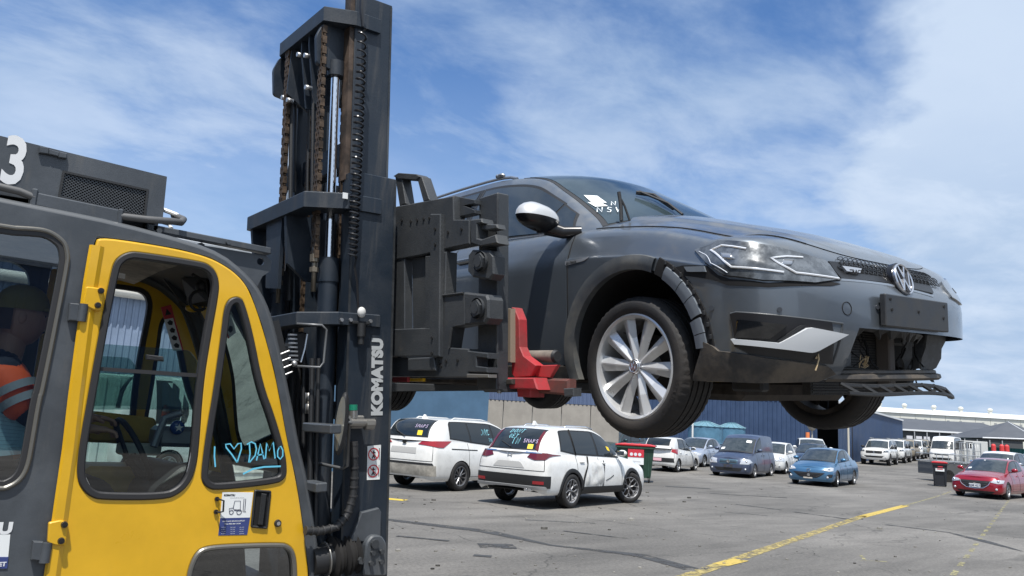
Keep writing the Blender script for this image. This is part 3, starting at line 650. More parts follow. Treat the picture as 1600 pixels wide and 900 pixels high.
def make_car(kind, name, paint, loc, heading, label, cat, group=None, **o):
    """a parked car: body plus glass, lights, wheels, mirrors, handles"""
    K = dict(
     hatch=dict(fo=.82, wb=2.46, ro=.62, W=.83, R=.33, wz=.29, zsill=.20, zf=[.20, .32, .46, .62, .74], zr=[.27, .36, .58, .80, .96], top=[(-3.1, 1.0), (-2.2, .97), (-1.2, .93), (-.4, .90), (.2, .84), (.6, .76)],
        nar=[(-3, .02), (-.8, .03), (0, .06), (.6, .12)], hood=[(-.5, 1.0), (0, .95), (.5, .86), (.8, .75)], cowl=-.42,
        E=[(-.35, .70, .90), (-.72, .64, 1.14), (-1.12, .58, 1.38), (-1.6, .575, 1.46), (-2.2, .57, 1.455), (-2.62, .55, 1.40), (-2.86, .56, 1.2), (-2.97, .60, 1.0)],
        bel=[-.35, -.55, -.9, -1.45, -2.1, -2.55, -2.78, -2.9], crowns=[.06, .05, .04, .035, .03, .02, .01, .0], dxs=[.24, .2, .12, .02, 0, -.05, -.09, -.08],
        ws=(.12, 1.95), rw=(5.05, 6.35), sw=[(.75, 2.85), (2.98, 4.3)], seams=[-.5, -1.45, -2.25], handles=[-1.3, -2.1], mx=-.62),
     sedan=dict(fo=.88, wb=2.64, ro=1.0, W=.875, R=.34, wz=.31, zsill=.19, zf=[.19, .30, .46, .60, .70], zr=[.28, .38, .60, .82, 1.0], top=[(-3.5, 1.02), (-2.6, .98), (-1.2, .93), (-.4, .90), (.2, .83), (.6, .73)],
        nar=[(-3.6, .1), (-2.6, .05), (-.8, .03), (0, .06), (.6, .12)], hood=[(-.5, 1.0), (0, .94), (.5, .83), (.86, .71)], cowl=-.42,
        E=[(-.32, .73, .90), (-.8, .66, 1.17), (-1.25, .60, 1.38), (-1.8, .585, 1.445), (-2.3, .58, 1.42), (-2.75, .60, 1.28), (-3.15, .66, 1.04)],
        bel=[-.32, -.6, -1.0, -1.6, -2.2, -2.6, -3.1], crowns=[.06, .05, .04, .035, .03, .02, .0], dxs=[.26, .2, .12, .02, 0, -.1, -.12], deck=True,
        ws=(.12, 1.95), rw=(4.1, 5.8), sw=[(.8, 2.95), (3.08, 4.4)], seams=[-.52, -1.5, -2.35], handles=[-1.35, -2.2], mx=-.66),
     suv=dict(fo=.90, wb=2.66, ro=1.06, W=.925, R=.40, wz=.35, zsill=.28, zf=[.26, .38, .58, .76, .90], zr=[.36, .50, .66, .86, 1.09], zs=[0, .09, .34, .72, 1.0], top=[(-3.7, 1.13), (-2.6, 1.09), (-1.2, 1.05), (-.4, 1.03), (.2, .99), (.55, .90)],
        nar=[(-3.7, .02), (-.8, .03), (0, .06), (.6, .13)], hood=[(-.5, 1.13), (0, 1.1), (.5, 1.02), (.86, .90)], cowl=-.42, er=.42,
        E=[(-.30, .76, 1.03), (-.75, .70, 1.30), (-1.2, .64, 1.56), (-1.75, .635, 1.655), (-2.5, .63, 1.65), (-3.1, .61, 1.59), (-3.42, .62, 1.36), (-3.58, .66, 1.12)],
        bel=[-.30, -.6, -1.0, -1.6, -2.4, -3.0, -3.3, -3.42], crowns=[.06, .05, .045, .04, .03, .02, .01, 0], dxs=[.26, .2, .12, .02, 0, -.06, -.12, -.12],
        ws=(.12, 1.95), rw=(5.12, 6.75), sw=[(.75, 2.75), (2.88, 4.0), (4.12, 5.0)], seams=[-.5, -1.5, -2.45], handles=[-1.35, -2.25], mx=-.62),
     mpv=dict(fo=.96, wb=3.06, ro=1.08, W=.985, R=.39, wz=.34, zsill=.24, zf=[.24, .36, .56, .74, .88], zr=[.32, .48, .70, .92, 1.14], top=[(-4.1, 1.18), (-3.0, 1.16), (-1.2, 1.05), (-.4, 1.02), (.2, .97), (.6, .88)],
        nar=[(-4, .02), (-.8, .03), (0, .06), (.6, .13)], hood=[(-.5, 1.12), (0, 1.08), (.5, 1.0), (.9, .88)], cowl=-.35, er=.42,
        E=[(-.2, .80, 1.02), (-.75, .74, 1.32), (-1.3, .69, 1.60), (-1.9, .68, 1.70), (-2.8, .67, 1.70), (-3.6, .66, 1.66), (-3.92, .67, 1.42), (-4.02, .71, 1.17)],
        bel=[-.2, -.5, -1.1, -1.8, -2.7, -3.4, -3.68, -3.8], crowns=[.06, .05, .045, .04, .035, .025, .01, 0], dxs=[.26, .2, .12, .02, 0, -.05, -.09, -.08],
        ws=(.12, 1.95), rw=(5.12, 6.6), sw=[(.75, 2.7), (2.8, 3.85), (3.92, 5.0)], seams=[-.55, -1.6, -2.75], handles=[-1.45, -1.8], mx=-.7),
     van=dict(fo=.88, wb=2.68, ro=.84, W=.90, R=.34, wz=.30, zsill=.17, zf=[.17, .30, .48, .64, .76], zr=[.24, .38, .66, .9, 1.05], top=[(-3.6, 1.08), (-1.2, 1.06), (-.4, 1.02), (.2, .92), (.6, .82)],
        nar=[(-4, .0), (-.8, .03), (0, .05), (.6, .10)], hood=[(-.5, 1.10), (0, 1.04), (.5, .92), (.84, .78)], cowl=-.35, er=.34,
        E=[(-.18, .78, 1.0), (-.6, .73, 1.32), (-1.0, .70, 1.60), (-1.5, .70, 1.76), (-2.4, .70, 1.79), (-3.2, .70, 1.76), (-3.44, .72, 1.45), (-3.48, .76, 1.1)],
        bel=[-.18, -.42, -.8, -1.4, -2.3, -3.1, -3.3, -3.36], crowns=[.06, .05, .045, .05, .05, .04, .01, 0], dxs=[.24, .2, .12, .04, 0, -.02, -.05, -.05],
        ws=(.12, 1.95), rw=(5.2, 6.5), sw=[(.7, 2.75)], seams=[-.42, -1.45, -2.4], handles=[-1.25, -1.6], mx=-.55),
     hiace=dict(fo=.55, wb=3.1, ro=1.2, W=.94, R=.36, wz=.33, zsill=.24, zf=[.28, .42, .64, .88, 1.10], zr=[.32, .5, .8, 1.05, 1.2], top=[(-4.6, 1.22), (-1.2, 1.22), (-.4, 1.22), (.1, 1.2)],
        nar=[(-4, .0), (0, .02)], hood=[(-.3, 1.28), (.2, 1.24), (.55, 1.10)], cowl=-.05, er=.3, e=.45, fc=.4,
        E=[(.1, .86, 1.2), (-.1, .82, 1.5), (-.32, .79, 1.85), (-.8, .76, 2.2), (-2.4, .74, 2.27), (-3.9, .74, 2.24), (-4.2, .77, 1.8), (-4.25, .82, 1.25)],
        bel=[.1, -.06, -.24, -.8, -2.3, -3.8, -4.05, -4.1], crowns=[.05, .05, .06, .06, .05, .04, .01, 0], dxs=[.2, .18, .14, .08, 0, -.02, -.05, -.05],
        ws=(.12, 1.9), rw=(5.2, 6.4), sw=[(.5, 2.2), (2.5, 4.6)], seams=[-.3, -1.3], handles=[-1.1], mx=-.1),
     ute=dict(fo=.91, wb=3.22, ro=1.2, W=.93, R=.43, wz=.39, zsill=.42, zf=[.36, .50, .72, .92, 1.10], zr=[.5, .62, .85, 1.05, 1.12], zs=[0, .12, .4, .74, 1.0], top=[(-4.5, 1.14), (-1.2, 1.14), (-.4, 1.14), (.2, 1.12), (.6, 1.08)],
        nar=[(-4, .0), (0, .03), (.6, .10)], hood=[(-.6, 1.24), (0, 1.22), (.5, 1.18), (.88, 1.08)], cowl=-.5, e=.5, er=.3,
        E=[(-.42, .78, 1.16), (-.8, .72, 1.42), (-1.2, .67, 1.66), (-1.7, .66, 1.78), (-2.3, .66, 1.79), (-2.85, .67, 1.72), (-4.1, .72, 1.70), (-4.3, .80, 1.16)],
        bel=[-.42, -.66, -1.05, -1.6, -2.3, -2.85, -4.1, -4.22], crowns=[.06, .05, .04, .03, .03, .03, .03, 0], dxs=[.22, .18, .12, .02, 0, 0, -.04, -.05],
        ws=(.12, 1.95), rw=(6.1, 6.9), sw=[(.75, 2.8), (2.95, 4.1), (4.9, 5.9)], seams=[-.62, -1.6, -2.75], handles=[-1.45, -2.5], mx=-.75))[kind]
    cfg = dict(K); ext = {k: cfg.pop(k) for k in ('ws', 'rw', 'sw', 'seams', 'handles', 'mx')}; deck = cfg.pop('deck', False)
    cfg.update(o.get('shape', {}))
    S = Shell(**cfg); S.gh_init()
    patch.core = Vector((-1.3, 0, .6))
    root = empty(name, loc, heading, label, cat, group)
    if 'ground' in o: pass
    mb = MB(); S.build_body(mb); S.build_gh(mb)
    if deck:   # boot lid
        ss = [S.sx(S.xcr+(-3.0-S.xcr)*i/6) for i in range(6, -1, -1)]+[2+i/12 for i in range(1, 13)]
        mb.grid([[(p.x, p.y*t, p.z+.045*(1-abs(t)**2)) for t in [math.sin(math.pi/2*j/8) for j in range(-8, 9)]] for p in [S.pos(q, S.nv) for q in ss]])
    mb.build('body', paint, root)
    u = MB(); liners(u, S); u.build('underbody', DARKUND, root)
    far = o.get('far', False)
    gl = o.get('glass', GLASSD)
    # glazing
    sur = MB(); k0, k1 = ext['ws']; patch(sur, S.gt, [(k0-.1, -.95), (k1+.06, -.96), (k1+.06, .96), (k0-.1, .95)], .004, 10, 12); 
    sur.build('window_surround', BLACKP, root); sur = MB()
    k0r, k1r = ext['rw']; patch(sur, S.gt, [(k0r-.08, -.94), (k1r+.1, -.95), (k1r+.1, .95), (k0r-.08, .94)], .004, 8, 10)
    sur.build('window_surround', BLACKP, root)
    g = MB(); patch(g, S.gt, [(k0, -.90), (k1, -.91), (k1, .91), (k0, .90)], .007, 10, 12, .002); g.build('windscreen', o.get('wsglass', GLASSM), root)
    g = MB(); patch(g, S.gt, [(k0r, -.88), (k1r, -.9), (k1r, .9), (k0r, .88)], .007, 8, 10, .002); g.build('rear_window', gl, root)
    for sg in (1, -1):
        for i, (a, b) in enumerate(ext['sw']):
            Pf = (lambda k, t, sg=sg: Vector((S.gs(k, t).x, S.gs(k, t).y*sg, S.gs(k, t).z)))
            lo = .05; hi = .88
            last = i == len(ext['sw'])-1 and kind in ('suv', 'hatch', 'sedan', 'mpv'); c1, c2 = (.10, .42) if last else (0, 0); sur = MB(); patch(sur, Pf, [(a-.07, lo-.03), (b+.07-c1, lo-.03+c1), (b+.07-c2, hi+.05), (a-.07, hi+.05)], .004, 12, 4); sur.build('window_surround', BLACKP, root)
            g = MB(); patch(g, Pf, [(a, lo+.02), (b-c1, lo+.02+c1), (b-c2, hi), (a, hi)], .007, 12, 4, .002); g.build('side_window', gl, root)
    # seams, sills, handles, mirrors
    sm = MB(); hd = MB()
    for sg in (1, -1):
        for x in ext['seams']: seam(sm, S.P, [(S.sx(x, sg), S.zsill+.10), (S.sx(x, sg), pw(x, S.top)-.01)], .012 if not far else .016)
        seam(sm, S.P, [(S.sx(ext['seams'][0], sg), S.zsill+.10), (S.sx(ext['seams'][-1], sg), S.zsill+.10)], .012)
        for x in ext['handles']:
            p = S.P(S.sx(x), pw(x, S.top)-.13); hd = MB(); hd.box((x-.09, (p.y-.005)*sg, p.z-.012), (x+.09, (p.y+.035)*sg, p.z+.014), .008); hd.build('door_handle', o.get('handlemat', paint), root)
    L_ = S.wb+S.ro
    if kind in ('hatch', 'suv', 'mpv', 'van', 'hiace'):
        zt = o.get('tgz', .5)
        for sg in (1, -1): seam(sm, S.P, [(3-.62 if sg > 0 else 3+.62, S.zr[2]), (3-.66 if sg > 0 else 3+.66, S.zr[-1]-.01)], .014)
        seam(sm, S.P, [(3-.62, S.zr[2]), (3+.62, S.zr[2])], .014, n=16)
    elif deck: seam(sm, S.P, [(3-.55, S.zr[3]-.1), (3+.55, S.zr[3]-.1)], .014, n=16)
    sm.build('panel_gaps', SEAM, root)
    for sg in (1, -1):
        m = MB(); x = ext['mx']; zb = pw(x, S.top)+.06; yb = S.pos(S.sx(x), S.nv).y
        m.sphere((x+.02, (yb+.16)*sg, zb+.06), .1, 12, 8, (.75, 1.15, .75)); m.box((x-.04, (yb-.06)*sg, zb-.02), (x+.03, (yb+.1)*sg, zb+.01), .01)
        mo = m.build('wing_mirror', o.get('mirrormat', paint), root)
        m = MB(); m.box((x-.075, (yb+.07)*sg, zb+.01), (x-.06, (yb+.25)*sg, zb+.11), .004); m.build('mirror_glass', CHROME, mo)
    # wheels
    W = o['wheels']
    for x in (0, -S.wb):
        for sg in (1, -1):
            flat = o.get('flat', 0) if sg < 0 else 0
            put_wheel(W, root, x, sg*(S.W-.115), W['R']-flat, o.get('steer', 0) if x == 0 else 0, random.random())
    # cladding
    if o.get('clad'):
        c = MB()
        for sg in (1, -1):
            for xa in (0, -S.wb): c = MB(); arch_ring(c, S, xa, o['clad'], .012, -12, 192, sg); c.build('arch_cladding', BLACKP, root)
            c = MB(); patch(c, S.P, [(S.sx(-S.R-.02, sg), S.zsill+.0), (S.sx(-S.wb+S.R+.02, sg), S.zsill), (S.sx(-S.wb+S.R+.02, sg), S.zsill+.15), (S.sx(-S.R-.02, sg), S.zsill+.15)] , .012, 10, 3); c.build('sill_cladding', BLACKP, root)
        c = MB(); zr0 = S.zr[0]+.005
        patch(c, S.P, [(2.08, zr0), (3.92, zr0), (3.92, zr0+.24), (2.08, zr0+.24)], .012, 30, 3)
        c.build('bumper_cladding', BLACKP, root)
    return root, S

def front_kit(root, S, grille, lamp, lower=None, plate=None, badge=True, lampmat=LENSCLR, fog=True, bar=False):
    """grille = (halfwidth_bottom, halfwidth_top, z0, z1), lamp = polygon of (y, z)"""
    g = MB(); a, b, z0, z1 = grille; sy = S.sy
    if a > 0:
        patch(g, S.P, [(sy(-a), z0), (sy(a), z0), (sy(b), z1), (sy(-b), z1)], .006, 16, 4); go = g.build('grille', BLACKP, root)
        g = MB()
        for i in range(1, 4):
            z = z0+(z1-z0)*i/4; k = a+(b-a)*i/4-.02; g.tube([S.P(sy(-k+2*k*j/12), z)+Vector((.012, 0, 0)) for j in range(13)], .006, 5)
        g.build('grille_bars', CHROME if bar else mat('grille_grey', (.05, .05, .055), .4), go)
    if badge:
        zb = (z0+z1)/2 if a > 0 else badge; p = S.P(0, zb); c = MB(); c.cyl(p+Vector((.0, 0, 0)), p+Vector((.025, 0, 0)), .055, 20); c.build('badge', CHROME, root)
    for sg in (1, -1):
        l = MB(); patch(l, S.P, [(sy(y*sg) if y < S.W*.95 else sg*(1+(y-S.W*.95)/(S.xcf-S.xcr)), z) for y, z in lamp], .010, 10, 5, .02); lo = l.build('headlight', lampmat, root)
        ys = [q[0] for q in lamp]; zs_ = [q[1] for q in lamp]; ym = sum(ys)/len(ys); zm = sum(zs_)/len(zs_)
        q = S.P(sy(ym*sg), zm); l = MB(); l.sphere(q+Vector((-.012, 0, 0)), .05, 12, 8); l.build('lamp_reflector', CHROME, lo)
    if lower:
        a2, b2, z2, z3 = lower; l = MB(); patch(l, S.P, [(sy(-a2), z2), (sy(a2), z2), (sy(b2), z3), (sy(-b2), z3)], .006, 16, 4); l.build('lower_intake', BLACKP, root)
    if fog:
        for sg in (1, -1):
            l = MB(); z = S.zf[1]+.06; q = S.P(sy(sg*S.W*.78), z); l.sphere(q, .045, 12, 8); l.build('fog_light', LENSCLR, root)
    if plate:
        z, m, txt = plate; p = S.P(0, z); l = MB(); l.box((p.x-.0, -.186, z-.065), (p.x+.025, .186, z+.065), .004); po = l.build('number_plate', m, root)
        if txt:
            vs, fs = text_mb(txt, .11, .002); wd = max(v[0] for v in vs); l = MB(); l.add(vs, fs, xf=basis((p.x+.0265, -wd/2, z-.038), (0, 1, 0), (0, 0, 1))); l.build('plate_text', mat('plate_ink', (.05, .06, .12), .5), po)
def rear_kit(root, S, lamp, plate=None, lampmat=LENSRED, bumper=None, wiper=True, reflectors=None):
    sy = lambda y: S.sy(y, True)
    for sg in (1, -1):
        pol = []
        for y, z in lamp:
            dd = (y-S.W*.95)/(S.xcf-S.xcr); pol.append((sy(y*sg) if y < S.W*.95 else (2-dd if sg > 0 else 4+dd), z))
        l = MB(); patch(l, S.P, pol, .014, 12, 5, .02); l.build('tail_light', lampmat, root)
    if plate:
        z, m, txt = plate; p = S.P(3, z); l = MB(); l.box((p.x-.02, -.186, z-.06), (p.x+.01, .186, z+.06), .004); l.build('number_plate', m, root)
    if wiper:
        a = S.gt(len(S.E)-1.35, .0); b = S.gt(len(S.E)-1.8, .5); l = MB(); l.tube([a+Vector((-.03, 0, 0)), b+Vector((-.03, 0, .0))], .012, 6); l.build('rear_wiper', BLACKP, root)
    if reflectors:
        for sg in (1, -1):
            l = MB(); patch(l, S.P, [(sy(sg*reflectors[0]), reflectors[2]), (sy(sg*reflectors[1]), reflectors[2]), (sy(sg*reflectors[1]), reflectors[3]), (sy(sg*reflectors[0]), reflectors[3])], .02, 6, 2); l.build('reflector', LENSRED, root)

# ================================================================ the yard
g = MB(); 
def axis_vals(a, b, fine0, fine1, sf, sc):
    v = []; x = a
    while x < b: v.append(x); x += sf if fine0 <= x < fine1 else sc
    return v+[b]
us = axis_vals(-60, 900, -60, 140, 4, 60); vs_ = axis_vals(-700, 500, -60, 60, 8, 80)
FH = Vector((.629, .777, 0)); RH = Vector((.777, -.629, 0))
def cap_z(x, y): return min(gz(x, y), 2.2)
gz0 = gz
def gz(x, y): return min(gz0(x, y), 2.2)
g.grid([[(u*FH.x+v*RH.x, u*FH.y+v*RH.y, gz(u*FH.x+v*RH.x, u*FH.y+v*RH.y)) for v in vs_] for u in us])
tag(g.build('ground', ASPH), kind='structure')
def strip(name, pts, w, m, lift=.004, jit=0.0):
    mb = MB(); L = []; P2 = []
    for a in range(len(pts)-1):
        p, q = Vector(pts[a]), Vector(pts[a+1]); n = max(1, int((q-p).length/1.0))
        P2 += [p+(q-p)*i/n for i in range(n)]
    P2.append(Vector(pts[-1]))
    for i, p in enumerate(P2):
        t = (P2[min(i+1, len(P2)-1)]-P2[max(i-1, 0)]).normalized(); nn = Vector((-t.y, t.x))
        ww = (w(i/(len(P2)-1)) if callable(w) else w); j = random.uniform(-jit, jit)
        a, b = p+nn*(ww/2+j), p-nn*(ww/2-j); L.append([(a.x, a.y, gz(a.x, a.y)+lift), (b.x, b.y, gz(b.x, b.y)+lift)])
    mb.grid(L, False); return tag(mb.build(name, m), kind='structure')
def gp(px, py):
    v = O+ray(px, py)*20; dd = ray(px, py); t = -O.z/dd.z
    for _ in range(40): p = O+dd*t; t += (gz(p.x, p.y)-p.z)/dd.z*.6
    p = O+dd*t; return (p.x, p.y)
strip('painted_line', [gp(1060, 905), gp(1350, 806)], .19, YLINE)
strip('painted_line', [gp(1345, 808), gp(1415, 790)], .22, worn('road_paint_fresh', (.46, .34, .08), .60, 9))
strip('painted_line', [gp(1125, 883), gp(1158, 875)], .22, MATS['road_paint_fresh'], .006)
strip('painted_line', [gp(1410, 791), gp(1486, 768)], .07, YLINE2)
d0 = Vector(gp(1489, 899)); d1 = Vector(gp(1580, 775)); dl = (d1-d0)
k = 0.0
while k < 1:
    strip('painted_dash', [d0+dl*k, d0+dl*(k+.021)], .075, YLINE2); k += .042
strip('painted_mark', [gp(1345, 868), gp(1352, 876), gp(1386, 878)], .05, YLINE2)
strip('painted_mark', [gp(1345, 876), gp(1352, 876)], .05, YLINE2)
strip('painted_line', [gp(600, 779), gp(634, 782)], .3, mat('paint_yellow_fresh', (.55, .40, .05), .8))
strip('tyre_scuff', [gp(600, 812), gp(760, 830), gp(860, 852), gp(1000, 868), gp(1080, 890)], lambda t: .22+.12*math.sin(9*t), STAIN, .005, .03)
strip('oil_patch', [gp(748, 853), gp(805, 855)], .38, STAIN, .006, .04)
strip('oil_patch', [gp(740, 868), gp(768, 870)], .14, STAIN, .006)
strip('tyre_scuff', [gp(1385, 820), gp(1480, 832), gp(1600, 862)], lambda t: .16+.1*math.sin(11*t), STAIN, .005, .04)
strip('tyre_scuff', [gp(1150, 788), gp(1222, 797)], .1, STAIN, .005, .02)
for (a, b, w_) in ((gp(820, 812), gp(930, 818), .5), (gp(1130, 800), gp(1200, 806), .4)): strip('oil_patch', [a, b], lambda t, w_=w_: w_*(.3+.7*math.sin(math.pi*t)), worn('patch_dark', (.085, .083, .080), .52, 2.2), .003, .06)
for (a, b, w_) in ((gp(1090, 770), gp(1230, 778), .12), (gp(620, 838), gp(700, 846), .1), (gp(1240, 800), gp(1330, 812), .12), (gp(880, 830), gp(980, 842), .08), (gp(1040, 760), gp(1110, 764), .3)): strip('tyre_scuff', [a, b], w_, STAIN, .007, .03)
# litter and grit
deb = MB(); rr = random.Random(3)
for i in range(420):
    D = 9+rr.random()**1.5*45; px = 610+rr.random()*990; x, y, z = atD(px, D); s = rr.uniform(.006, .022)
    if rr.random() < .06: s *= 2.5
    deb.box((x-s, y-s*.7, gz(x, y)-.002), (x+s, y+s*.7, gz(x, y)+s*.8), xf=None)
tag(deb.build('grit', mat('grit_mix', (.20, .19, .17), .9, var=.8, vs=.5)), kind='stuff', label='small stones and litter scattered over the asphalt yard')

def ribbed(name, m, parent, x0, x1, z0, z1, pitch=.2, dep=.03, xf=None, label=None):
    """corrugated sheet standing in the local xz plane, facing -y"""
    mb = MB(xf); n = max(2, int((x1-x0)/pitch)); pts = []
    for i in range(n):
        a = x0+(x1-x0)*i/n; w = (x1-x0)/n
        pts += [(a, 0), (a+w*.55, 0), (a+w*.65, -dep), (a+w*.9, -dep)]
    pts.append((x1, 0))
    mb.grid([[(x, y, z0), (x, y, z1)] for x, y in pts], False); return mb.build(name, m, parent, label)

# long blue-grey workshop behind the forklift and the people mover
BLUEW = mat('cladding_steel_blue', (.075, .15, .24), .55, var=.10, vs=1.2)
BLUEG = mat('cladding_blue_grey', (.20, .26, .36), .5, var=.10, vs=1.2)
NAVY = mat('cladding_navy', (.030, .058, .125), .5, var=.12, vs=.8)
CONC = mat('tilt_panel_tan', (.30, .28, .25), .85, var=.10, vs=1.5, bump=.1, bs=20)
ROOFG = mat('roof_zinc', (.33, .35, .37), .5, var=.15, vs=2)
CREAM = mat('gutter_cream', (.62, .60, .54), .5)
ws = empty('workshop_building', (5, 21.7, 0), 0, 'long steel blue workshop wall behind the white people mover and the cab', 'building')
ribbed('cladding', BLUEG, ws, -16, 4.5, 0, 4.35, .16, .03)
mb = MB(); mb.box((4.5, -.02, 0), (11.8, .2, 4.35)); mb.build('wall', BLUEW, ws)
mb = MB(); mb.cyl((-16, -.16, 4.45), (11.8, -.16, 4.45), .14, 14); mb.build('gutter', CREAM, ws)
mb = MB(); mb.grid([[(-16, 0, 4.5), (-16, 5, 5.1)], [(11.8, 0, 4.5), (11.8, 5, 5.1)]], False); mb.box((11.6, 0, 0), (11.8, 8, 4.5)); mb.build('roof', ROOFG, ws)
# taller shed behind
ws2 = empty('corrugated_shed', (0, 32, 0), 0, 'dark blue corrugated shed with low grey roof seen behind the mast', 'shed')
ribbed('cladding', mat('cladding_slate', (.06, .09, .16), .5), ws2, -10, 24, 0, 8.0, .3, .04)
mb = MB(); mb.box((-10.2, -.3, 8.0), (24.2, -.02, 8.25), .04); mb.grid([[(-10.2, -.2, 8.25), (-10.2, 10, 9.3)], [(24.2, -.2, 8.25), (24.2, 10, 9.3)]], False); mb.build('roof', ROOFG, ws2)
# tan tilt-up building, facing the camera
def frontal(px0, px1, D): 
    a = Vector(atD(px0, D)); b = Vector(atD(px1, D)); return a, b
def lookroot(name, px, D, label, cat, yaw=0.0, group=None):
    """root whose local x runs to the picture's right and -y faces the camera"""
    x, y, z = atD(px, D); return empty(name, (x, y, z), R_(51-90)+R_(yaw), label, cat, group)
tb = lookroot('tilt_panel_building', 772, 38, 'tan concrete panel building with blue ribbed cladding above, behind the dented white car', 'building')
K = 38/1209
for i in range(5):
    a = i*45*K-1.0; mb = MB(); mb.box((a, 0, -.5), (a+45*K-.03, .2, 2.72), .008); mb.build('panel', CONC, tb)
ribbed('cladding', mat('cladding_upper_blue', (.085, .12, .21), .5), tb, -1.0, 5.3, 2.74, 5.4, .2, .035)
mb = MB(); mb.box((-1.05, -.06, 5.4), (5.4, .3, 5.55)); mb.box((-1, .2, 0), (5.95, 6, 5.38)); mb.build('roof', ROOFG, tb)
lb = lookroot('site_container', 970, 40, 'pale blue container standing right of the tan panel wall', 'container')
mb = MB(); mb.box((-2.5, 0, 0), (1.0, 2.4, 2.1), .03); mb.build('container_body', mat('container_sky_blue', (.16, .36, .58), .5, var=.1, vs=2), lb)
mb = MB(); [mb.box((-2.4+i*.3, -.03, .15), (-2.28+i*.3, .0, 1.95), .005) for i in range(11)]; mb.build('ribs', MATS['container_sky_blue'], lb)
# water tanks
TANK = mat('tank_blue', (.085, .20, .30), .45, var=.15, vs=2)
for px, D, r, lab in ((1102, 48, 1.05, 'larger blue-green water tank with ribbed conical lid, left of the pair'), (1143, 50, .85, 'smaller blue-green water tank right of the pair behind the dark van')):
    x, y, z = atD(px, D); t = empty('water_tank', (x, y, z-.30), 0, lab, 'water tank', 'blue water tanks')
    q = Matrix.Rotation(math.pi/2, 4, 'X'); mb = MB(q)
    mb.lathe([(r, 0), (r, .6), (r+.03, .63), (r, .66), (r, 1.3), (r+.03, 1.33), (r, 1.36), (r, 2.3)], 32); mb.build('tank_wall', TANK, t)
    mb = MB(); mb.cyl((0, 0, 2.3), (0, 0, 2.55), r+.05, 16, .35, smooth=False); mb.cyl((0, 0, 2.53), (0, 0, 2.64), .3, 14); lid = mb.build('lid', mat('tank_lid', (.12, .24, .30), .55), t)
    mb = MB()
    for i in range(16):
        a = 2*math.pi*i/16; mb.tube([((r+.05)*math.cos(a), (r+.05)*math.sin(a), 2.32), (.35*math.cos(a), .35*math.sin(a), 2.57)], .022, 5)
    mb.build('lid_ribs', mat('tank_rib', (.18, .32, .38), .55), lid)
x, y, z = atD(1082, 43); t = MB(); t.tube([(x, y, z), (x, y, z+2.6)], .05, 8); tag(t.build('vent_pipe', mat('pipe_white', (.7, .7, .68), .5)), 'thin white vent pipe beside the blue water tanks', 'pipe')

# navy sheds
sh = lookroot('navy_shed', 1275, 54, 'large dark blue ribbed shed behind the water tanks and van', 'shed', 0)
ribbed('cladding', NAVY, sh, -16, .0, -.2, 4.35, .32, .05)
mb = MB(); mb.box((-16.1, -.22, 4.35), (.1, -.02, 4.5), .02); mb.build('gutter', ROOFG, sh)
mb = MB(); mb.grid([[(-16.1, -.1, 4.5), (-16.1, 9, 5.15)], [(.1, -.1, 4.5), (.1, 9, 5.15)]], False); mb.build('roof', ROOFG, sh)
mb = MB(); [mb.box((-14+i*2.9, 2.4, 4.72), (-13.2+i*2.9, 6, 5.02)) for i in range(5)]; mb.build('skylights', mat('skylight', (.55, .6, .6), .4), sh)
mb = MB(); mb.box((-.01, 0, 0), (0.1, 8, 4.3)); mb.build('end_wall', NAVY, sh)
# second shed: wall recedes to the right
A = Vector(atD(1310, 53)); B = Vector(atD(1411, 79)); ang = math.atan2(B.y-A.y, B.x-A.x); Lw = (B.xy-A.xy).length
s2 = empty('receding_navy_shed', (A.x, A.y, A.z), ang, 'dark blue shed with white barge board behind the row of white utes', 'shed')
ribbed('cladding', NAVY, s2, 0, Lw, -.6, 4.05, .5, .03)
mb = MB(); mb.box((-.1, -.12, 4.05), (Lw+.1, -.0, 4.2)); mb.build('barge_board', mat('trim_white', (.7, .71, .72), .5), s2)
mb = MB(); mb.grid([[(0, 0, 4.2), (0, 8, 4.9)], [(Lw, 0, 4.2), (Lw, 8, 4.9)]], False); mb.box((Lw-.02, .02, -.5), (Lw, 8, 4.2)); mb.build('roof', mat('roof_dark', (.10, .105, .11), .6), s2)
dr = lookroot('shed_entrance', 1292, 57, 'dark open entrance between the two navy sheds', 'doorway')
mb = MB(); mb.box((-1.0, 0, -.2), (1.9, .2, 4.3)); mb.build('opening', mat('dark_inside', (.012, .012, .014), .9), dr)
mb = MB(); mb.box((.82, -1.6, -.2), (.95, -1.45, 4.2)); mb.build('door_post', mat('post_cream', (.5, .48, .42), .6), dr)
x, y, z = atD(1262, 50); t = empty('orange_post', (x, y, z), 0, 'short post painted orange at its top beside the shed entrance', 'post')
mb = MB(); mb.cyl((0, 0, 0), (0, 0, .9), .12, 12); mb.build('post_base', CREAM, t); mb = MB(); mb.cyl((0, 0, .9), (0, 0, 2.0), .125, 12); mb.build('orange_band', mat('orange_paint', (.75, .22, .07), .6), t)
x, y, z = atD(1269, 51); mb = MB(); mb.sphere((x, y, z+2.6), .5, 14, 10, (1, .5, 1)); mb.cyl((x, y, z), (x, y, z+2.2), .05, 8); tag(mb.build('cable_drum', mat('drum_tan', (.4, .38, .33), .8)), 'pale tan drum raised at the shed entrance', 'drum')

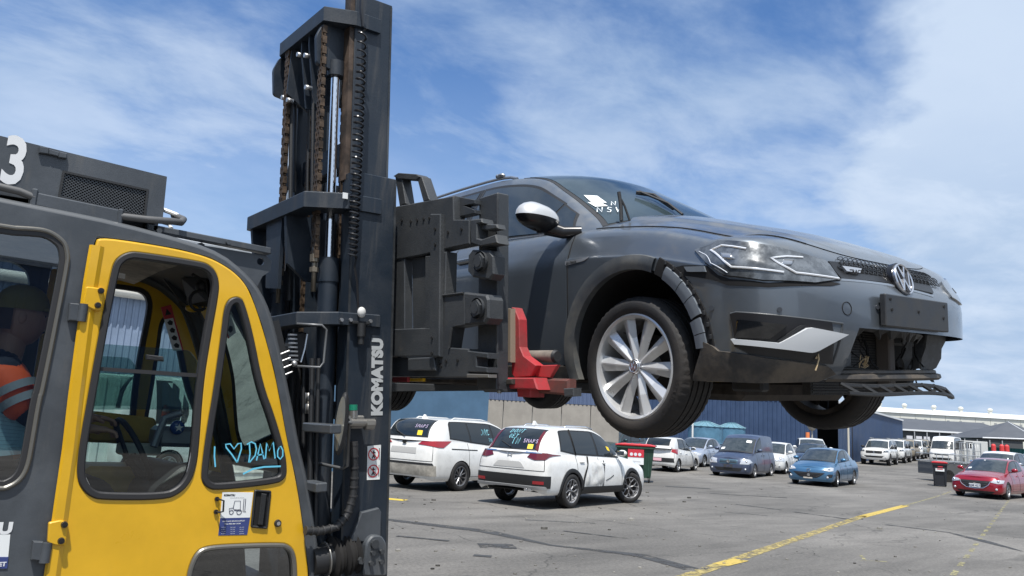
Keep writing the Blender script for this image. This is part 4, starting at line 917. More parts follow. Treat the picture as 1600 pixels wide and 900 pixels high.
# sheds added out of view so that paint and glass reflect a dark wall
for nm, loc_, rz_, L_, lab in (('added_reflection_shed', (-20, 14, 0), R_(-90), 44, 'dark blue shed added out of view behind the forklift, for reflections only'), ('added_reflection_shed', (26, -24, 0), R_(180), 50, 'dark blue shed added out of view behind the photographer, for reflections only')):
    r = empty(nm, loc_, rz_, lab, 'shed'); ribbed('cladding', NAVY, r, -L_/2, L_/2, 0, 6.2, .6, .04)
    mb = MB(); mb.box((-L_/2, -.1, 6.2), (L_/2, .1, 6.4)); mb.grid([[(-L_/2, 0, 6.4), (-L_/2, 9, 7.4)], [(L_/2, 0, 6.4), (L_/2, 9, 7.4)]], False); mb.build('roof', ROOFG, r)
    for i in range(3): mb = MB(); mb.box((-15+i*13, -.08, 0), (-10+i*13, -.05, 4.5)); mb.build('roller_door', mat('dark_inside', (.012, .012, .014), .9), r)
# far white warehouse with roof ventilators
wh = lookroot('white_warehouse', 1500, 150, 'long white warehouse with round ventilators on its roof ridge', 'warehouse')
k = 150/1209; WHT = mat('warehouse_white', (.62, .62, .56), .6, var=.06, vs=.3)
for i in range(14):
    a = -17+i*2.9; mb = MB(); mb.box((a, 0, 0), (a+2.84, .2, 6.4)); mb.build('panel', WHT, wh)
for a in (-8.2, -6.4, -2.0, .4, 4.7, 7.1, 12.0): mb = MB(); mb.box((a-.22, -.08, 3.9), (a+.22, -.002, 5.5)); mb.build('louvre', mat('louvre_grey', (.30, .31, .31), .7), wh)
mb = MB(); mb.grid([[(-17.5, -.3, 6.4), (-17.5, 6, 7.6)], [(24.5, -.3, 6.4), (24.5, 6, 7.6)]], False); mb.build('roof', mat('roof_white', (.62, .62, .60), .6), wh)
for px in (1393, 1433, 1480, 1523, 1570):
    a = (px-1500)*k; mb = MB(); mb.cyl((a, 4, 7.0), (a, 4, 7.9), .35, 12); mb.sphere((a, 4, 8.1), .5, 12, 8, (1, 1, .8)); mb.cyl((a, 4, 7.1), (a, 4, 7.3), .6, 12, .4); mb.build('roof_ventilator', WHT, wh)
# grey low canopy buildings in front of it
AW = mat('canopy_slate', (.075, .082, .095), .7, var=.12, vs=.6)
cb = lookroot('flat_canopy', 1450, 100, 'long low slate grey canopy with white edge in front of the warehouse', 'canopy')
k = 100/1209
mb = MB(); mb.grid([[(-45*k, 0, 2.9), (-45*k, 9, 4.7)], [(75*k, 0, 2.9), (75*k, 9, 4.55)], [(150*k, 0, 2.9), (150*k, 9, 4.6)]], False); mb.box((-45*k, 7, -1), (150*k, 8, 4.0)); mb.build('roof', AW, cb)
mb = MB(); mb.box((-45*k, -.1, 2.72), (150*k, .0, 2.92)); mb.build('edge_trim', mat('trim_white', (.7, .71, .72), .5), cb)
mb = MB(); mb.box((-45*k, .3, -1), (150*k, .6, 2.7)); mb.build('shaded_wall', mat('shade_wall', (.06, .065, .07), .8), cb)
for i in range(9): mb = MB(); mb.box((-40*k+i*1.6, -.06, -1), (-40*k+i*1.6+.1, .04, 2.7)); mb.build('post', mat('post_grey', (.35, .36, .37), .6), cb)
for i, (a, c) in enumerate(((-2.6, .6), (-1.4, .55), (-.4, .35))): mb = MB(); mb.box((a, .1, 1.2), (a+.75, .28, 2.1)); mb.build('window', mat('window_pale', (c, c, c*1.05), .2), cb)
gc = lookroot('gable_canopy', 1612, 84, 'slate grey pitched canopy on posts at the right edge', 'canopy')
k = 80/1209; ap = (0, 3.6, 4.35)
mb = MB(); L0 = (-78*k, 0, 2.35); R0 = (60*k, 0, 2.25)
mb.add([L0, (-8*k, -2, 2.45), ap, R0, (60*k, 8, 2.3), (-78*k, 8, 2.3)], [(0, 1, 2), (1, 3, 2), (3, 4, 2), (4, 5, 2), (5, 0, 2)]); mb.build('roof', AW, gc)
mb = MB(); mb.tube([L0, (-8*k, -2, 2.45), R0], .07, 6); mb.tube([(-8*k, -2, 2.45), ap], .035, 5); mb.build('edge_trim', MATS['trim_white'], gc)
mb = MB(); mb.cyl((-9*k, -1.9, -.8), (-9*k, -1.9, 2.4), .17, 12); po = mb.build('post', mat('post_pale', (.55, .56, .55), .6), gc)
mb = MB(); mb.cyl((-9*k, -1.9, -.8), (-9*k, -1.9, 1.45), .2, 12); mb.build('orange_band', mat('orange_red_paint', (.70, .16, .07), .6), po)
for i, a in enumerate((1, 9, 15, 20)): mb = MB(); mb.cyl((a*k, 1, -.8), (a*k, 1, 2.3), .05, 8); mb.build('post', MATS['post_pale'], gc)
for px, w, D, h, nm, lab in ((1507, .85, 92, 1.55, 'teal_container', 'teal bin standing just right of the white minibus'), (1578, 2.6, 88, 1.35, 'teal_container', 'long teal container under the pitched canopy')):
    t = lookroot(nm, px, D, lab, 'container', group='teal containers'); mb = MB(); mb.box((-w, 0, -.3), (w, 1.5, h), .05); mb.build('container_body', mat('teal_paint', (.02, .26, .25), .5), t)
    mb = MB(); [mb.box((-w+.12+i*.3, -.03, -.1), (-w+.2+i*.3, 0, h-.1)) for i in range(int(w*6))]; mb.box((-w-.03, -.04, h-.08), (w+.03, 0, h+.02)); mb.build('ribs', MATS['teal_paint'], t)


# ================================================================ parked cars
WHITE = mat('car_white', (.72, .72, .70), .28, var=.06, vs=3, coat=.7)
WHITE2 = mat('car_white_dull', (.62, .63, .62), .35, var=.08, vs=3, coat=.4)
grime(WHITE, (.35, .32, .27), .35, 2.2, (1, 1, 1), .5, .75)
SILVB = mat('car_silver_blue', (.42, .47, .56), .35, .5, coat=.6)
VANB = mat('car_slate_blue', (.065, .085, .14), .34, .35, var=.15, vs=2, coat=.5)
MAZB = mat('car_mid_blue', (.065, .17, .30), .28, .5, coat=.8)
REDM = mat('car_red', (.30, .008, .022), .25, .35, coat=.9)
DKGRN = mat('car_dark_teal', (.03, .06, .07), .3, .4, coat=.6)
GREYC = mat('car_grey', (.22, .24, .25), .3, .5, coat=.7)
DUST = mat('car_khaki', (.26, .23, .18), .5, var=.1, vs=3)
CRW = wheel_meshes('wheel_suv', .355, .245, .24, 'y6', ALLOYD, 40)
MPW = wheel_meshes('wheel_mpv', .355, .235, .24, 'm10', mat('alloy_mid', (.25, .25, .26), .3, .8), 40)
SMW = wheel_meshes('wheel_small', .30, .20, .19, 's7', mat('alloy_grey', (.35, .36, .37), .4, .7), 28, False)
MDW = wheel_meshes('wheel_mid', .325, .215, .21, 's5', mat('alloy_grey', (.35, .36, .37), .4, .7), 28, False)
VNW = wheel_meshes('wheel_van', .315, .215, .21, 's7', ALLOYD, 28, False)
UTW = wheel_meshes('wheel_ute', .385, .225, .26, 's7', mat('steel_grey', (.22, .22, .23), .5, .6), 28, False)
def rootat(P, lx, ly, hd):
    h = R_(hd); x = P[0]-(lx*math.cos(h)-ly*math.sin(h)); y = P[1]-(lx*math.sin(h)+ly*math.cos(h)); return (x, y, gz(P[0], P[1]))
def D2(px, D): return atD(px, D)[:2]

# dented white suv
loc = rootat(gp(888, 794), -2.66, -.84, 14)
crv, S = make_car('suv', 'damaged_suv', WHITE, loc, R_(14), 'white SUV with a crushed right side and writing on its back window', 'car', wheels=CRW, clad=.07, steer=-.5, glass=GLASSD,
    shape=dict(zr=[.42, .56, .76, .95, 1.13]))
rear_kit(crv, S, [(.46, 1.02), (.62, .97), (.86, .98), (1.18, 1.08), (.86, 1.15), (.5, 1.10)], None, LENSDRK, reflectors=(.62, .84, .50, .56))
rp = lambda k, t: S.gt(k, t)
for sg in (1, -1): mb = MB(); patch(mb, S.gt, [(5.2, .86*sg), (6.9, .86*sg), (6.95, .97*sg), (5.25, .95*sg)], .016, 8, 3); mb.build('tail_light', LENSDRK, crv)
mb = MB(); patch(mb, S.P, [(S.sy(.82, True), 1.10), (S.sy(-.82, True), 1.10), (S.sy(-.82, True), 1.135), (S.sy(.82, True), 1.135)], .02, 16, 2); mb.build('tailgate_trim', CHROME, crv)
mb = MB(); p = S.P(3, 1.06); mb.tube([p+Vector((-.03, y, z)) for y, z in ((-.06, .05), (-.045, -.04), (-.03, 0), (.03, 0), (.045, -.04), (.06, .05))], .01, 6); mb.build('badge', CHROME, crv)
mb = MB(); patch(mb, S.P, [(S.sy(.40, True), .80), (S.sy(-.40, True), .80), (S.sy(-.28, True), .92), (S.sy(.28, True), .92)], .006, 12, 3); mb.build('plate_recess', mat('recess_grey', (.42, .42, .41), .5), crv)
mb = MB(); patch(mb, S.P, [(2.2, .40), (3.8, .40), (3.72, .46), (2.28, .46)], .03, 24, 2); mb.build('skid_plate', mat('skid_silver', (.4, .41, .42), .4, .5), crv)
mb = MB(); [mb.cyl(S.P(3, .45)+Vector((-.02, y, -.08)), S.P(3, .45)+Vector((.2, y, -.08)), .035, 12) for y in (-.52, -.43)]; mb.build('exhaust_tips', CHROME, crv)
def gl_note(root, S, k, t, w, h, m, name='sticker', fn=None, off=.010, yd=1):
    fn = fn or S.gt; p = fn(k, t); du = (fn(k+.05, t)-p).normalized(); dv = (fn(k, t+.03)-p).normalized(); nn = du.cross(dv).normalized()
    if nn.dot(p-Vector((-1.5, 0, .8))) < 0: nn = -nn
    mb = MB(); q = p+nn*off; a = dv*w/2; b = du*h/2; mb.add([q-a-b, q+a-b, q+a+b, q-a+b], [(0, 1, 2, 3)]); return mb.build(name, m, root)
def gl_text(root, S, txt, k, t, h, m, fn=None, dirv=1, off=.010, wd=.012, name='window_writing'):
    """hand lettering on a glass: starts at (k, t), runs along the glass, reads from outside"""
    fn = fn or S.gt; p = fn(k, t); up = (fn(k-.05, t)-p); nb = (fn(k, t+.03*dirv)-p).normalized(); up = (up-nb*up.dot(nb)).normalized(); nn = nb.cross(up)
    if nn.dot(p-Vector((-1.5, 0, .8))) < 0: nn = -nn
    if fn is not S.gt: pass
    mb = MB(); scrawl(mb, txt, lambda u, v: p+nb*u+up*v+nn*off, 0, 0, h, wd); return mb.build(name, m, root)
gl_text(crv, S, 'DONT', 5.55, .42, .13, PAINTC, dirv=-1); gl_text(crv, S, 'GET', 5.95, .30, .11, PAINTC, dirv=-1); gl_text(crv, S, 'IN', 6.42, .08, .15, PAINTC, dirv=-1)
gl_text(crv, S, 'SMAPS', 6.25, -.38, .09, PAINTP, dirv=-1)
gl_note(crv, S, 6.55, -.68, .12, .11, NOTEY, 'yellow_sticker')
Ps = lambda k, t: Vector((S.gs(k, t).x, -S.gs(k, t).y, S.gs(k, t).z))
gl_note(crv, S, 1.75, .42, .10, .13, NOTEY, 'yellow_sticker', Ps)
# torn rear quarter and crushed doors
mb = MB(); seam(mb, S.P, [(-S.sx(-1.95), 1.06), (-S.sx(-2.02), .92), (-S.sx(-2.2), .62), (-S.sx(-2.24), .36)], .05, n=6); seam(mb, S.P, [(-S.sx(-1.28), .98), (-S.sx(-1.33), .7), (-S.sx(-1.40), .30)], .03)
seam(mb, S.P, [(-S.sx(-1.25), .55), (-S.sx(-1.05), .6), (-S.sx(-.9), .66)], .02); mb.tube([Ps(4.02, .0), Ps(4.04, .5), Ps(4.0, .95)], .022, 6); mb.build('torn_gaps', SEAM, crv)
mb = MB(); rr = random.Random(5)
def crush(x, z): return .026*math.sin(7*x+2)*math.sin(6*z)+.014*math.sin(19*x+5*z)+.010*math.sin(17*z-11*x)
G = []
for i in range(27):
    x = -1.30-i*.85/26; row = []
    for j in range(13):
        z = .40+.60*j/12; p = S.P(-S.sx(x), z); ed_ = min(1, i/3, (26-i)/3, j/2, (12-j)/2); row.append((p.x, p.y+.004-(.020+crush(x, z)*.8)*ed_, p.z))
    G.append(row)
mb.grid(G); mb.build('dented_rear_door', mat('car_white_scraped', (.66, .66, .64), .4, var=.5, vs=5, vcol=(.36, .36, .35), bump=.8, bs=7, coat=.5), crv)
mb = MB(); mb.tube([(-2.5, -.53, 1.655), (-2.4, -.53, 1.70), (-1.6, -.53, 1.705), (-1.3, -.53, 1.66)], .014, 6); mb.tube([(-2.5, .53, 1.655), (-2.4, .53, 1.70), (-1.6, .53, 1.705), (-1.3, .53, 1.66)], .014, 6); mb.build('roof_rails', CHROME, crv)
mb = MB(); mb.prism([(-2.9, 1.68), (-2.74, 1.68), (-2.86, 1.77)], 'y', -.03, .03); mb.build('aerial_fin', WHITE, crv)

# white people mover
loc = rootat(gp(713, 767), -3.06, -.87, 15)
mpv, S = make_car('mpv', 'people_mover', WHITE, loc, R_(15), 'large white people mover parked by the steel blue workshop wall', 'car', wheels=MPW)
rear_kit(mpv, S, [(.48, 1.08), (.97, 1.02), (1.30, 1.06), (1.32, 1.24), (.94, 1.28), (.50, 1.26)], None, LENSRED)
mb = MB(); patch(mb, S.P, [(2.12, .36), (3.88, .36), (3.84, .60), (2.16, .60)], .010, 26, 3); mb.build('bumper_lower', mat('skid_dirty', (.36, .34, .30), .5, var=.3, vs=4), mpv)
mb = MB(); patch(mb, S.P, [(2.3, .61), (3.7, .61), (3.66, .66), (2.34, .66)], .012, 20, 2); mb.build('reflector_strip', BLACKP, mpv)
mb = MB(); patch(mb, S.P, [(S.sy(.42, True), .86), (S.sy(-.42, True), .86), (S.sy(-.42, True), 1.0), (S.sy(.42, True), 1.0)], .006, 10, 3); mb.build('plate_recess', mat('recess_grey', (.42, .42, .41), .5), mpv)
p = S.P(3, 1.12); mb = MB(); mb.lathe([(.001, .0), (.06, .0), (.065, .02), (.001, .03)], 20, xf=Matrix.Translation(p+Vector((-.03, 0, 0))) @ Matrix.Rotation(math.pi/2, 4, 'Z') @ Matrix.Diagonal((1, 1, .6, 1))); mb.build('badge', mat('badge_dark', (.03, .03, .03), .3, .6), mpv)
gl_text(mpv, S, 'SMAPS', 5.85, -.28, .10, PAINTP, dirv=-1); gl_note(mpv, S, 6.3, -.6, .14, .12, NOTEY, 'yellow_sticker')
Ps2 = lambda k, t: Vector((S.gs(k, t).x, -S.gs(k, t).y, S.gs(k, t).z))
gl_text(mpv, S, 'DMC', 3.7, .52, .17, PAINTC, lambda k, t: Ps2(k, t), 1)
def side_text(root, S, txt, x, z, h, m, wd=.012):
    mb = MB(); P0 = lambda u, v: Vector((x+u, -(S.W*.80), z+v))
    # find the glass surface: intersect along y
    def Q(u, v):
        k = 3.2; best = None
        for i in range(80):
            kk = 2+i*.04
            for j in range(12):
                q = Ps2(kk, j/11); d_ = (q.x-(x+u))**2+(q.z-(z+v))**2
                if best is None or d_ < best[0]: best = (d_, q)
        q = best[1]; return Vector((x+u, q.y-.014, z+v))
    scrawl(mb, txt, Q, 0, 0, h, wd); return mb.build('window_writing', m, root)
o_ = [c for c in mpv.children if c.name.startswith('window_writing')][-1]; bpy.data.objects.remove(o_)
side_text(mpv, S, 'DMC', -2.15, 1.36, .16, PAINTC); side_text(mpv, S, 'TMLN', -1.85, 1.20, .09, PAINTC, .008)
mb = MB(); [mb.tube([(-3.1, y_, 1.70), (-3.0, y_, 1.745), (-1.9, y_, 1.745), (-1.5, y_, 1.69)], .014, 6) for y_ in (-.59, .59)]; mb.prism([(-3.5, 1.70), (-3.3, 1.70), (-3.44, 1.80)], 'y', -.03, .03); mb.build('roof_rails', WHITE, mpv)
mb = MB(); seam(mb, S.P, [(-S.sx(-2.4), .98), (-S.sx(-3.4), 1.0)], .03); mb.build('door_track', SEAM, mpv)

# small white hatchback, rear towards us
loc = rootat(D2(1060, 34.5), -2.4, -.74, 20)
c, S = make_car('hatch', 'white_hatchback', WHITE, loc, R_(20), 'small white hatchback with red tail lights, its back to us beside the green bin', 'car', wheels=SMW, shape=dict(ro=.56, wb=2.40, W=.80))
rear_kit(c, S, [(.62, .86), (.80, .78), (.95, .84), (.97, 1.02), (.80, 1.12), (.72, 1.08)], (.52, PLATEP, ''), LENSRED)
mb = MB(); patch(mb, S.P, [(2.35, .42), (3.65, .42), (3.6, .60), (2.4, .60)], .008, 16, 3); mb.build('bumper_insert', BLACKP, c)

# silver blue sedan
loc = rootat(D2(1098, 40), 0, .74, 197)
c, S = make_car('sedan', 'silver_sedan', SILVB, loc, R_(197), 'pale silver-blue sedan parked between the white hatchback and the dark van', 'car', wheels=SMW)
front_kit(c, S, (.28, .34, .56, .66), [(.42, .54), (.88, .58), (.95, .68), (.80, .70), (.45, .66)], (.45, .5, .28, .40), (.40, PLATEW, ''))

# dark slate van
loc = rootat(D2(1176, 33.6), 0, .78, 198)
c, S = make_car('van', 'panel_van', VANB, loc, R_(198), 'lowered dark slate blue panel van with papers on its windscreen', 'van', wheels=VNW, shape=dict(wz=.28))
front_kit(c, S, (.36, .40, .58, .72), [(.48, .56), (.80, .56), (.97, .64), (.95, .75), (.80, .78), (.50, .74)], (.50, .60, .26, .40), (.46, mat('plate_dark', (.05, .05, .055), .4), '-JM1'), lampmat=LENSCLR, fog=True)
for a in (.25,): gl_note(c, S, 1.5, .62, .22, .18, NOTE, 'paper_note')
gl_note(c, S, .45, -.75, .2, .14, NOTE, 'paper_note')
mb = MB(); patch(mb, S.P, [(S.sy(-.40), .56), (S.sy(.40), .56), (S.sy(.42), .73), (S.sy(-.42), .73)], .010, 14, 4); mb.build('grille_panel', mat('grille_teal', (.07, .14, .19), .35, .4), c)
mb = MB(); [patch(mb, S.P, [(S.sy(-.37), z), (S.sy(.37), z), (S.sy(.37), z+.018), (S.sy(-.37), z+.018)], .013, 14, 1) for z in (.59, .63, .67)]; mb.build('grille_slot', BLACKP, c)
p = S.P(0, .65); mb = MB(); mb.lathe([(.055, 0), (.075, 0), (.075, .02), (.055, .02)], 20, xf=Matrix.Translation(p+Vector((.03, 0, 0))) @ Matrix.Rotation(-math.pi/2, 4, 'Z'), closed=True); mb.build('badge_ring', CHROME, c)

# white hatch behind
loc = rootat(D2(1226, 38), 0, .74, 200)
c, S = make_car('hatch', 'white_hatchback', WHITE2, loc, R_(200), 'white hatchback facing us, half hidden behind the dark slate van', 'car', wheels=SMW)
front_kit(c, S, (.30, .36, .58, .66), [(.44, .60), (.84, .60), (.95, .72), (.93, .84), (.78, .82), (.46, .70)], (.4, .5, .28, .42), (.46, PLATEW, ''))

# mid blue sedan
loc = rootat(D2(1304, 31.0), 0, .76, 194)
c, S = make_car('sedan', 'blue_sedan', MAZB, loc, R_(194), 'metallic mid-blue sedan with a wide smiling grille, in front of the white hatchback', 'car', wheels=MDW, steer=.12)
front_kit(c, S, (.30, .60, .32, .52), [(.50, .62), (.74, .58), (.93, .62), (.97, .72), (.86, .74), (.66, .70)], None, None, badge=.62)
p = S.P(0, .60); mb = MB(); mb.lathe([(.05, 0), (.07, 0), (.07, .02), (.05, .02)], 20, xf=Matrix.Translation(p+Vector((.01, 0, 0))) @ Matrix.Rotation(-math.pi/2, 4, 'Z'), closed=True); mb.build('badge_ring', CHROME, c)
for sg in (1, -1): mb = MB(); patch(mb, S.P, [(S.sy(sg*.62), .36), (S.sy(sg*.82), .36), (S.sy(sg*.84), .48), (S.sy(sg*.70), .48)], .006, 5, 3); mb.build('side_intake', BLACKP, c)
mb = MB(); p = S.P(0, .33); mb.box((p.x, -.2, .28), (p.x+.02, .14, .33), .003); mb.build('plate_holder', mat('plate_tan', (.5, .46, .4), .5), c)

# dark sedan and white crossover behind the blue sedan
loc = rootat(D2(1284, 42), 0, .74, 200)
c, S = make_car('sedan', 'dark_sedan', mat('car_dusk', (.035, .05, .08), .3, .4, coat=.6), loc, R_(200), 'dark blue sedan whose roof shows behind the mid-blue sedan', 'car', wheels=SMW)
front_kit(c, S, (.28, .34, .56, .66), [(.42, .54), (.88, .58), (.95, .68), (.80, .70), (.45, .66)])
loc = rootat(D2(1300, 46), -2.6, .8, 205)
c, S = make_car('suv', 'white_crossover', WHITE2, loc, R_(215), 'white crossover showing only its roof and rear at the shed entrance', 'car', wheels=SMW)
# teal estate left of the green bin
loc = rootat(D2(962, 38), 0, .74, 195)
c, S = make_car('suv', 'teal_wagon', DKGRN, loc, R_(195), 'dark teal wagon mostly hidden behind the dented white SUV', 'car', wheels=SMW)

# row of white utes
utes = [(1388, 55, 197, WHITE, 'nearest white dual-cab ute of the row, with a black grille'), (1412, 61.5, 197, WHITE, 'second white ute in the row beside the navy shed'), (1428, 68, 198, DUST, 'khaki ute, third in the row beside the navy shed'),
        (1441, 75, 198, WHITE, 'fourth vehicle of the row, a white ute before the minibus'), (1451, 83, 198, DUST, 'last khaki ute at the far end of the row')]
u0 = None
for i, (px, D, hd, m, lab) in enumerate(utes):
    loc = rootat(D2(px, D), 0, .8, hd)
    if i == 0:
        u0, S = make_car('ute', 'parked_ute', m, loc, R_(hd), lab, 'ute', 'utes parked along the navy shed', wheels=UTW, mirrormat=BLACKP, clad=.04)
        front_kit(u0, S, (.50, .56, .80, .98), [(.60, .90), (.90, .92), (.96, 1.0), (.90, 1.04), (.62, 1.02)], (.5, .62, .52, .64), (.70, PLATEW, ''), lampmat=LENSHD)
        mb = MB(); mb.box((-2.9, -.6, 1.86), (-1.3, -.56, 1.90), .01); mb.box((-2.9, .56, 1.86), (-1.3, .6, 1.90), .01); [mb.box((x, -.58, 1.83), (x+.05, .58, 1.86)) for x in (-2.7, -1.6)]; mb.build('roof_rack', mat('rack_grey', (.3, .31, .31), .5, .3), u0)
    else:
        r = u0.copy(); COL.objects.link(r); r.location = loc; r.rotation_euler = (0, 0, R_(hd)); r['label'] = lab
        for ch in list(u0.children):
            k = ch.copy(); COL.objects.link(k); k.parent = r
            if m is not WHITE and ch.name.startswith('body'): k.data = ch.data.copy(); k.data.materials[0] = m
            for g2 in ch.children: q = g2.copy(); COL.objects.link(q); q.parent = k
# white minibus
loc = rootat(D2(1491, 64), 0, .85, 190)
c, S = make_car('hiace', 'white_minibus', WHITE, loc, R_(192), 'white high-roof minibus facing us at the end of the yard', 'minibus', wheels=MDW, mirrormat=BLACKP)
front_kit(c, S, (.5, .5, .72, .86), [(.60, .78), (.86, .78), (.97, .86), (.92, .98), (.62, .92)], (.6, .7, .36, .52), (.60, PLATEW, ''))

# red sedan and those behind it
loc = rootat(gp(1573, 781), 0, .78, 184)
c, S = make_car('sedan', 'red_hatchback', REDM, loc, R_(184), 'glossy dark red hatchback with a chrome-edged grille, nearest car on the right', 'car', wheels=MDW, mirrormat=REDM,
    shape=dict(zf=[.20, .30, .46, .62, .74], top=[(-3.5, 1.02), (-2.6, 1.0), (-1.2, .96), (-.4, .93), (.2, .86), (.6, .77)], hood=[(-.5, 1.03), (0, .97), (.5, .87), (.88, .76)]))
front_kit(c, S, (.26, .52, .38, .64), [(.52, .60), (.72, .56), (.93, .60), (.97, .69), (.80, .70), (.56, .67)], (.58, .64, .20, .28), (.46, PLATEW, 'BJM 427'), lampmat=LENSCLR, badge=True)
mb = MB(); mb.tube([S.P(S.sy(y), z)+Vector((.014, 0, 0)) for y, z in ((-.54, .65), (-.44, .50), (-.28, .39), (0, .36), (.28, .39), (.44, .50), (.54, .65))], .012, 6); mb.build('grille_surround', CHROME, c)
gl_note(c, S, .5, -.74, .15, .10, NOTE, 'rego_paper'); gl_note(c, S, 1.7, -.22, .07, .05, NOTE, 'label')
loc = rootat(D2(1583, 35.5), 0, .85, 186)
c, S = make_car('suv', 'grey_wagon', GREYC, loc, R_(186), 'grey wagon with a white roof just behind the red hatchback', 'car', wheels=MDW, mirrormat=CHROME)
mb = MB(); patch(mb, S.gt, [(1.9, -1), (5.1, -1), (5.1, 1), (1.9, 1)], .008, 14, 10); mb.build('white_roof', WHITE, c)
gl_note(c, S, 1.0, .70, .05, .3, NOTE, 'paper_note')
loc = rootat(D2(1590, 42), 0, .8, 186)
c, S = make_car('hatch', 'blue_hatchback', mat('car_royal_blue', (.03, .07, .20), .3, .4, coat=.8), loc, R_(186), 'royal blue hatchback with a red roof bar, third car back on the right', 'car', wheels=SMW, mirrormat=REDM)
mb = MB(); patch(mb, S.gt, [(1.9, -1), (5.1, -1), (5.1, 1), (1.9, 1)], .008, 14, 10); mb.build('red_roof', mat('car_coral', (.45, .08, .07), .4, coat=.5), c)
loc = rootat(D2(1630, 50), 0, .8, 186)
c, S = make_car('sedan', 'green_sedan', mat('car_pale_green', (.12, .2, .17), .35, .3, coat=.6), loc, R_(186), 'pale green sedan at the right edge behind the blue hatchback', 'car', wheels=SMW)

# bins
def wheelie(px, D, yaw, W, Dp, H, bodym, lidm, label, four=False, lab=None):
    r = lookroot('wheelie_bin', px, D, label, 'bin', yaw)
    mb = MB(); z0 = .16 if four else .04
    b = [(-W*.42, z0), (W*.42, z0), (W*.5, H), (-W*.5, H)]
    vs = [(-W*.42, -Dp*.36, z0), (W*.42, -Dp*.36, z0), (W*.42, Dp*.36, z0), (-W*.42, Dp*.36, z0), (-W*.5, -Dp*.5, H), (W*.5, -Dp*.5, H), (W*.5, Dp*.5, H), (-W*.5, Dp*.5, H)]
    mb.add(vs, [(0, 1, 5, 4), (1, 2, 6, 5), (2, 3, 7, 6), (3, 0, 4, 7), (0, 3, 2, 1), (4, 5, 6, 7)]); mb.box((-W*.53, -Dp*.54, H-.07), (W*.53, Dp*.54, H), .01)
    for i in (-1, 1): mb.box((i*W*.36-.02, -Dp*.47, z0+.05), (i*W*.36+.02, -Dp*.40, H-.08), .01)
    mb.build('bin_body', bodym, r)
    mb = MB(); P = [(-W*.54, H+.01), (-W*.54, H+.05), (-W*.4, H+.085), (W*.4, H+.085), (W*.54, H+.05), (W*.54, H+.01)]; mb.prism(P, 'y', -Dp*.56, Dp*.54, .02); [mb.box((W*i-.02, -Dp*.5, H+.08), (W*i+.02, Dp*.5, H+.10), .006) for i in (-.3, -.1, .1, .3)]
    mb.build('lid', lidm, r)
    for sx in (-1, 1):
        for sy in ((-1, 1) if four else (1,)):
            mb = MB(); x = sx*W*.38; y = sy*Dp*.30; rr_ = .09 if four else .1
            mb.cyl((x-.025, y, rr_), (x+.025, y, rr_), rr_, 16); mb.box((x-.035, y-.03, rr_), (x+.035, y+.03, z0+.02)); mb.build('wheel', BLACKP, r)
    if lab:
        mb = MB(); mb.box((-.02-.22, -Dp*.53, H*.50), (.30, -Dp*.5+.0, H*.92)); lo = mb.build('notice', NOTE, r)
        mb = MB(); mb.box((-.24, -Dp*.535-.004, H*.70), (.30, -Dp*.53, H*.92)); mb.build('notice_band', mat('notice_red', (.55, .03, .05), .5), lo)
        mb = MB(); [mb.cyl((x, -Dp*.535-.008, H*.78), (x, -Dp*.535-.004, H*.78), .055, 16) for x in (-.12, .02, .16)]; mb.box((-.17, -Dp*.533-.002, H*.58), (.2, -Dp*.53, H*.61)); mb.build('notice_symbols', mat('notice_pale', (.7, .72, .75), .5), lo, kind='stuff')
    else:
        mb = MB(); mb.box((-W*.3, -Dp*.53, H*.66), (W*.3, -Dp*.5, H*.78)); lo = mb.build('sticker', NOTE, r)
        mb = MB(); mb.box((-W*.2, -Dp*.54, H*.74), (W*.2, -Dp*.53, H*.77)); mb.box((-W*.14, -Dp*.53, H*.84), (W*.2, -Dp*.49, H*.88)); mb.build('sticker_print', mat('notice_red', (.55, .03, .05), .5), lo)
    return r
wheelie(994, 27.5, -12, 1.26, .95, 1.20, mat('bin_green', (.02, .06, .04), .5, var=.2, vs=4), mat('lid_red', (.50, .02, .03), .45), 'big dark green wheelie bin with red lid and notice beside the dented white SUV', True, True)
wheelie(1467, 35.5, -27, .58, .72, 1.0, mat('bin_charcoal', (.022, .025, .032), .5), mat('lid_red', (.5, .02, .03), .45), 'narrow charcoal wheelie bin with red lid standing left of the red hatchback')
# mesh cage trailer behind the bin
ct = lookroot('cage_trailer', 1490, 39, 'low grey trailer with a galvanised rail cage behind the charcoal bin', 'trailer', 8)
mb = MB(); mb.box((-.9, 0, .35), (1.6, 1.5, .95), .02); mb.build('trailer_tub', mat('tub_grey', (.10, .105, .11), .6), ct)
mb = MB(); 
for z in (1.0, 1.35): mb.tube([(-.95, -.02, z), (1.6, -.02, z), (1.6, 1.5, z), (-.95, 1.5, z)], .022, 6, closed=True)
for i in range(9): x = -.95+i*.32; mb.tube([(x, -.02, .9), (x, -.02, 1.35)], .015, 6)
mb.build('cage_rails', mat('galvanised', (.45, .47, .48), .4, .6), ct)
mb = MB(); mb.cyl((-.3, .0, .3), (-.3, .2, .3), .3, 16); mb.cyl((.6, .0, .3), (.6, .2, .3), .3, 16); mb.build('wheel', RUBBER, ct)
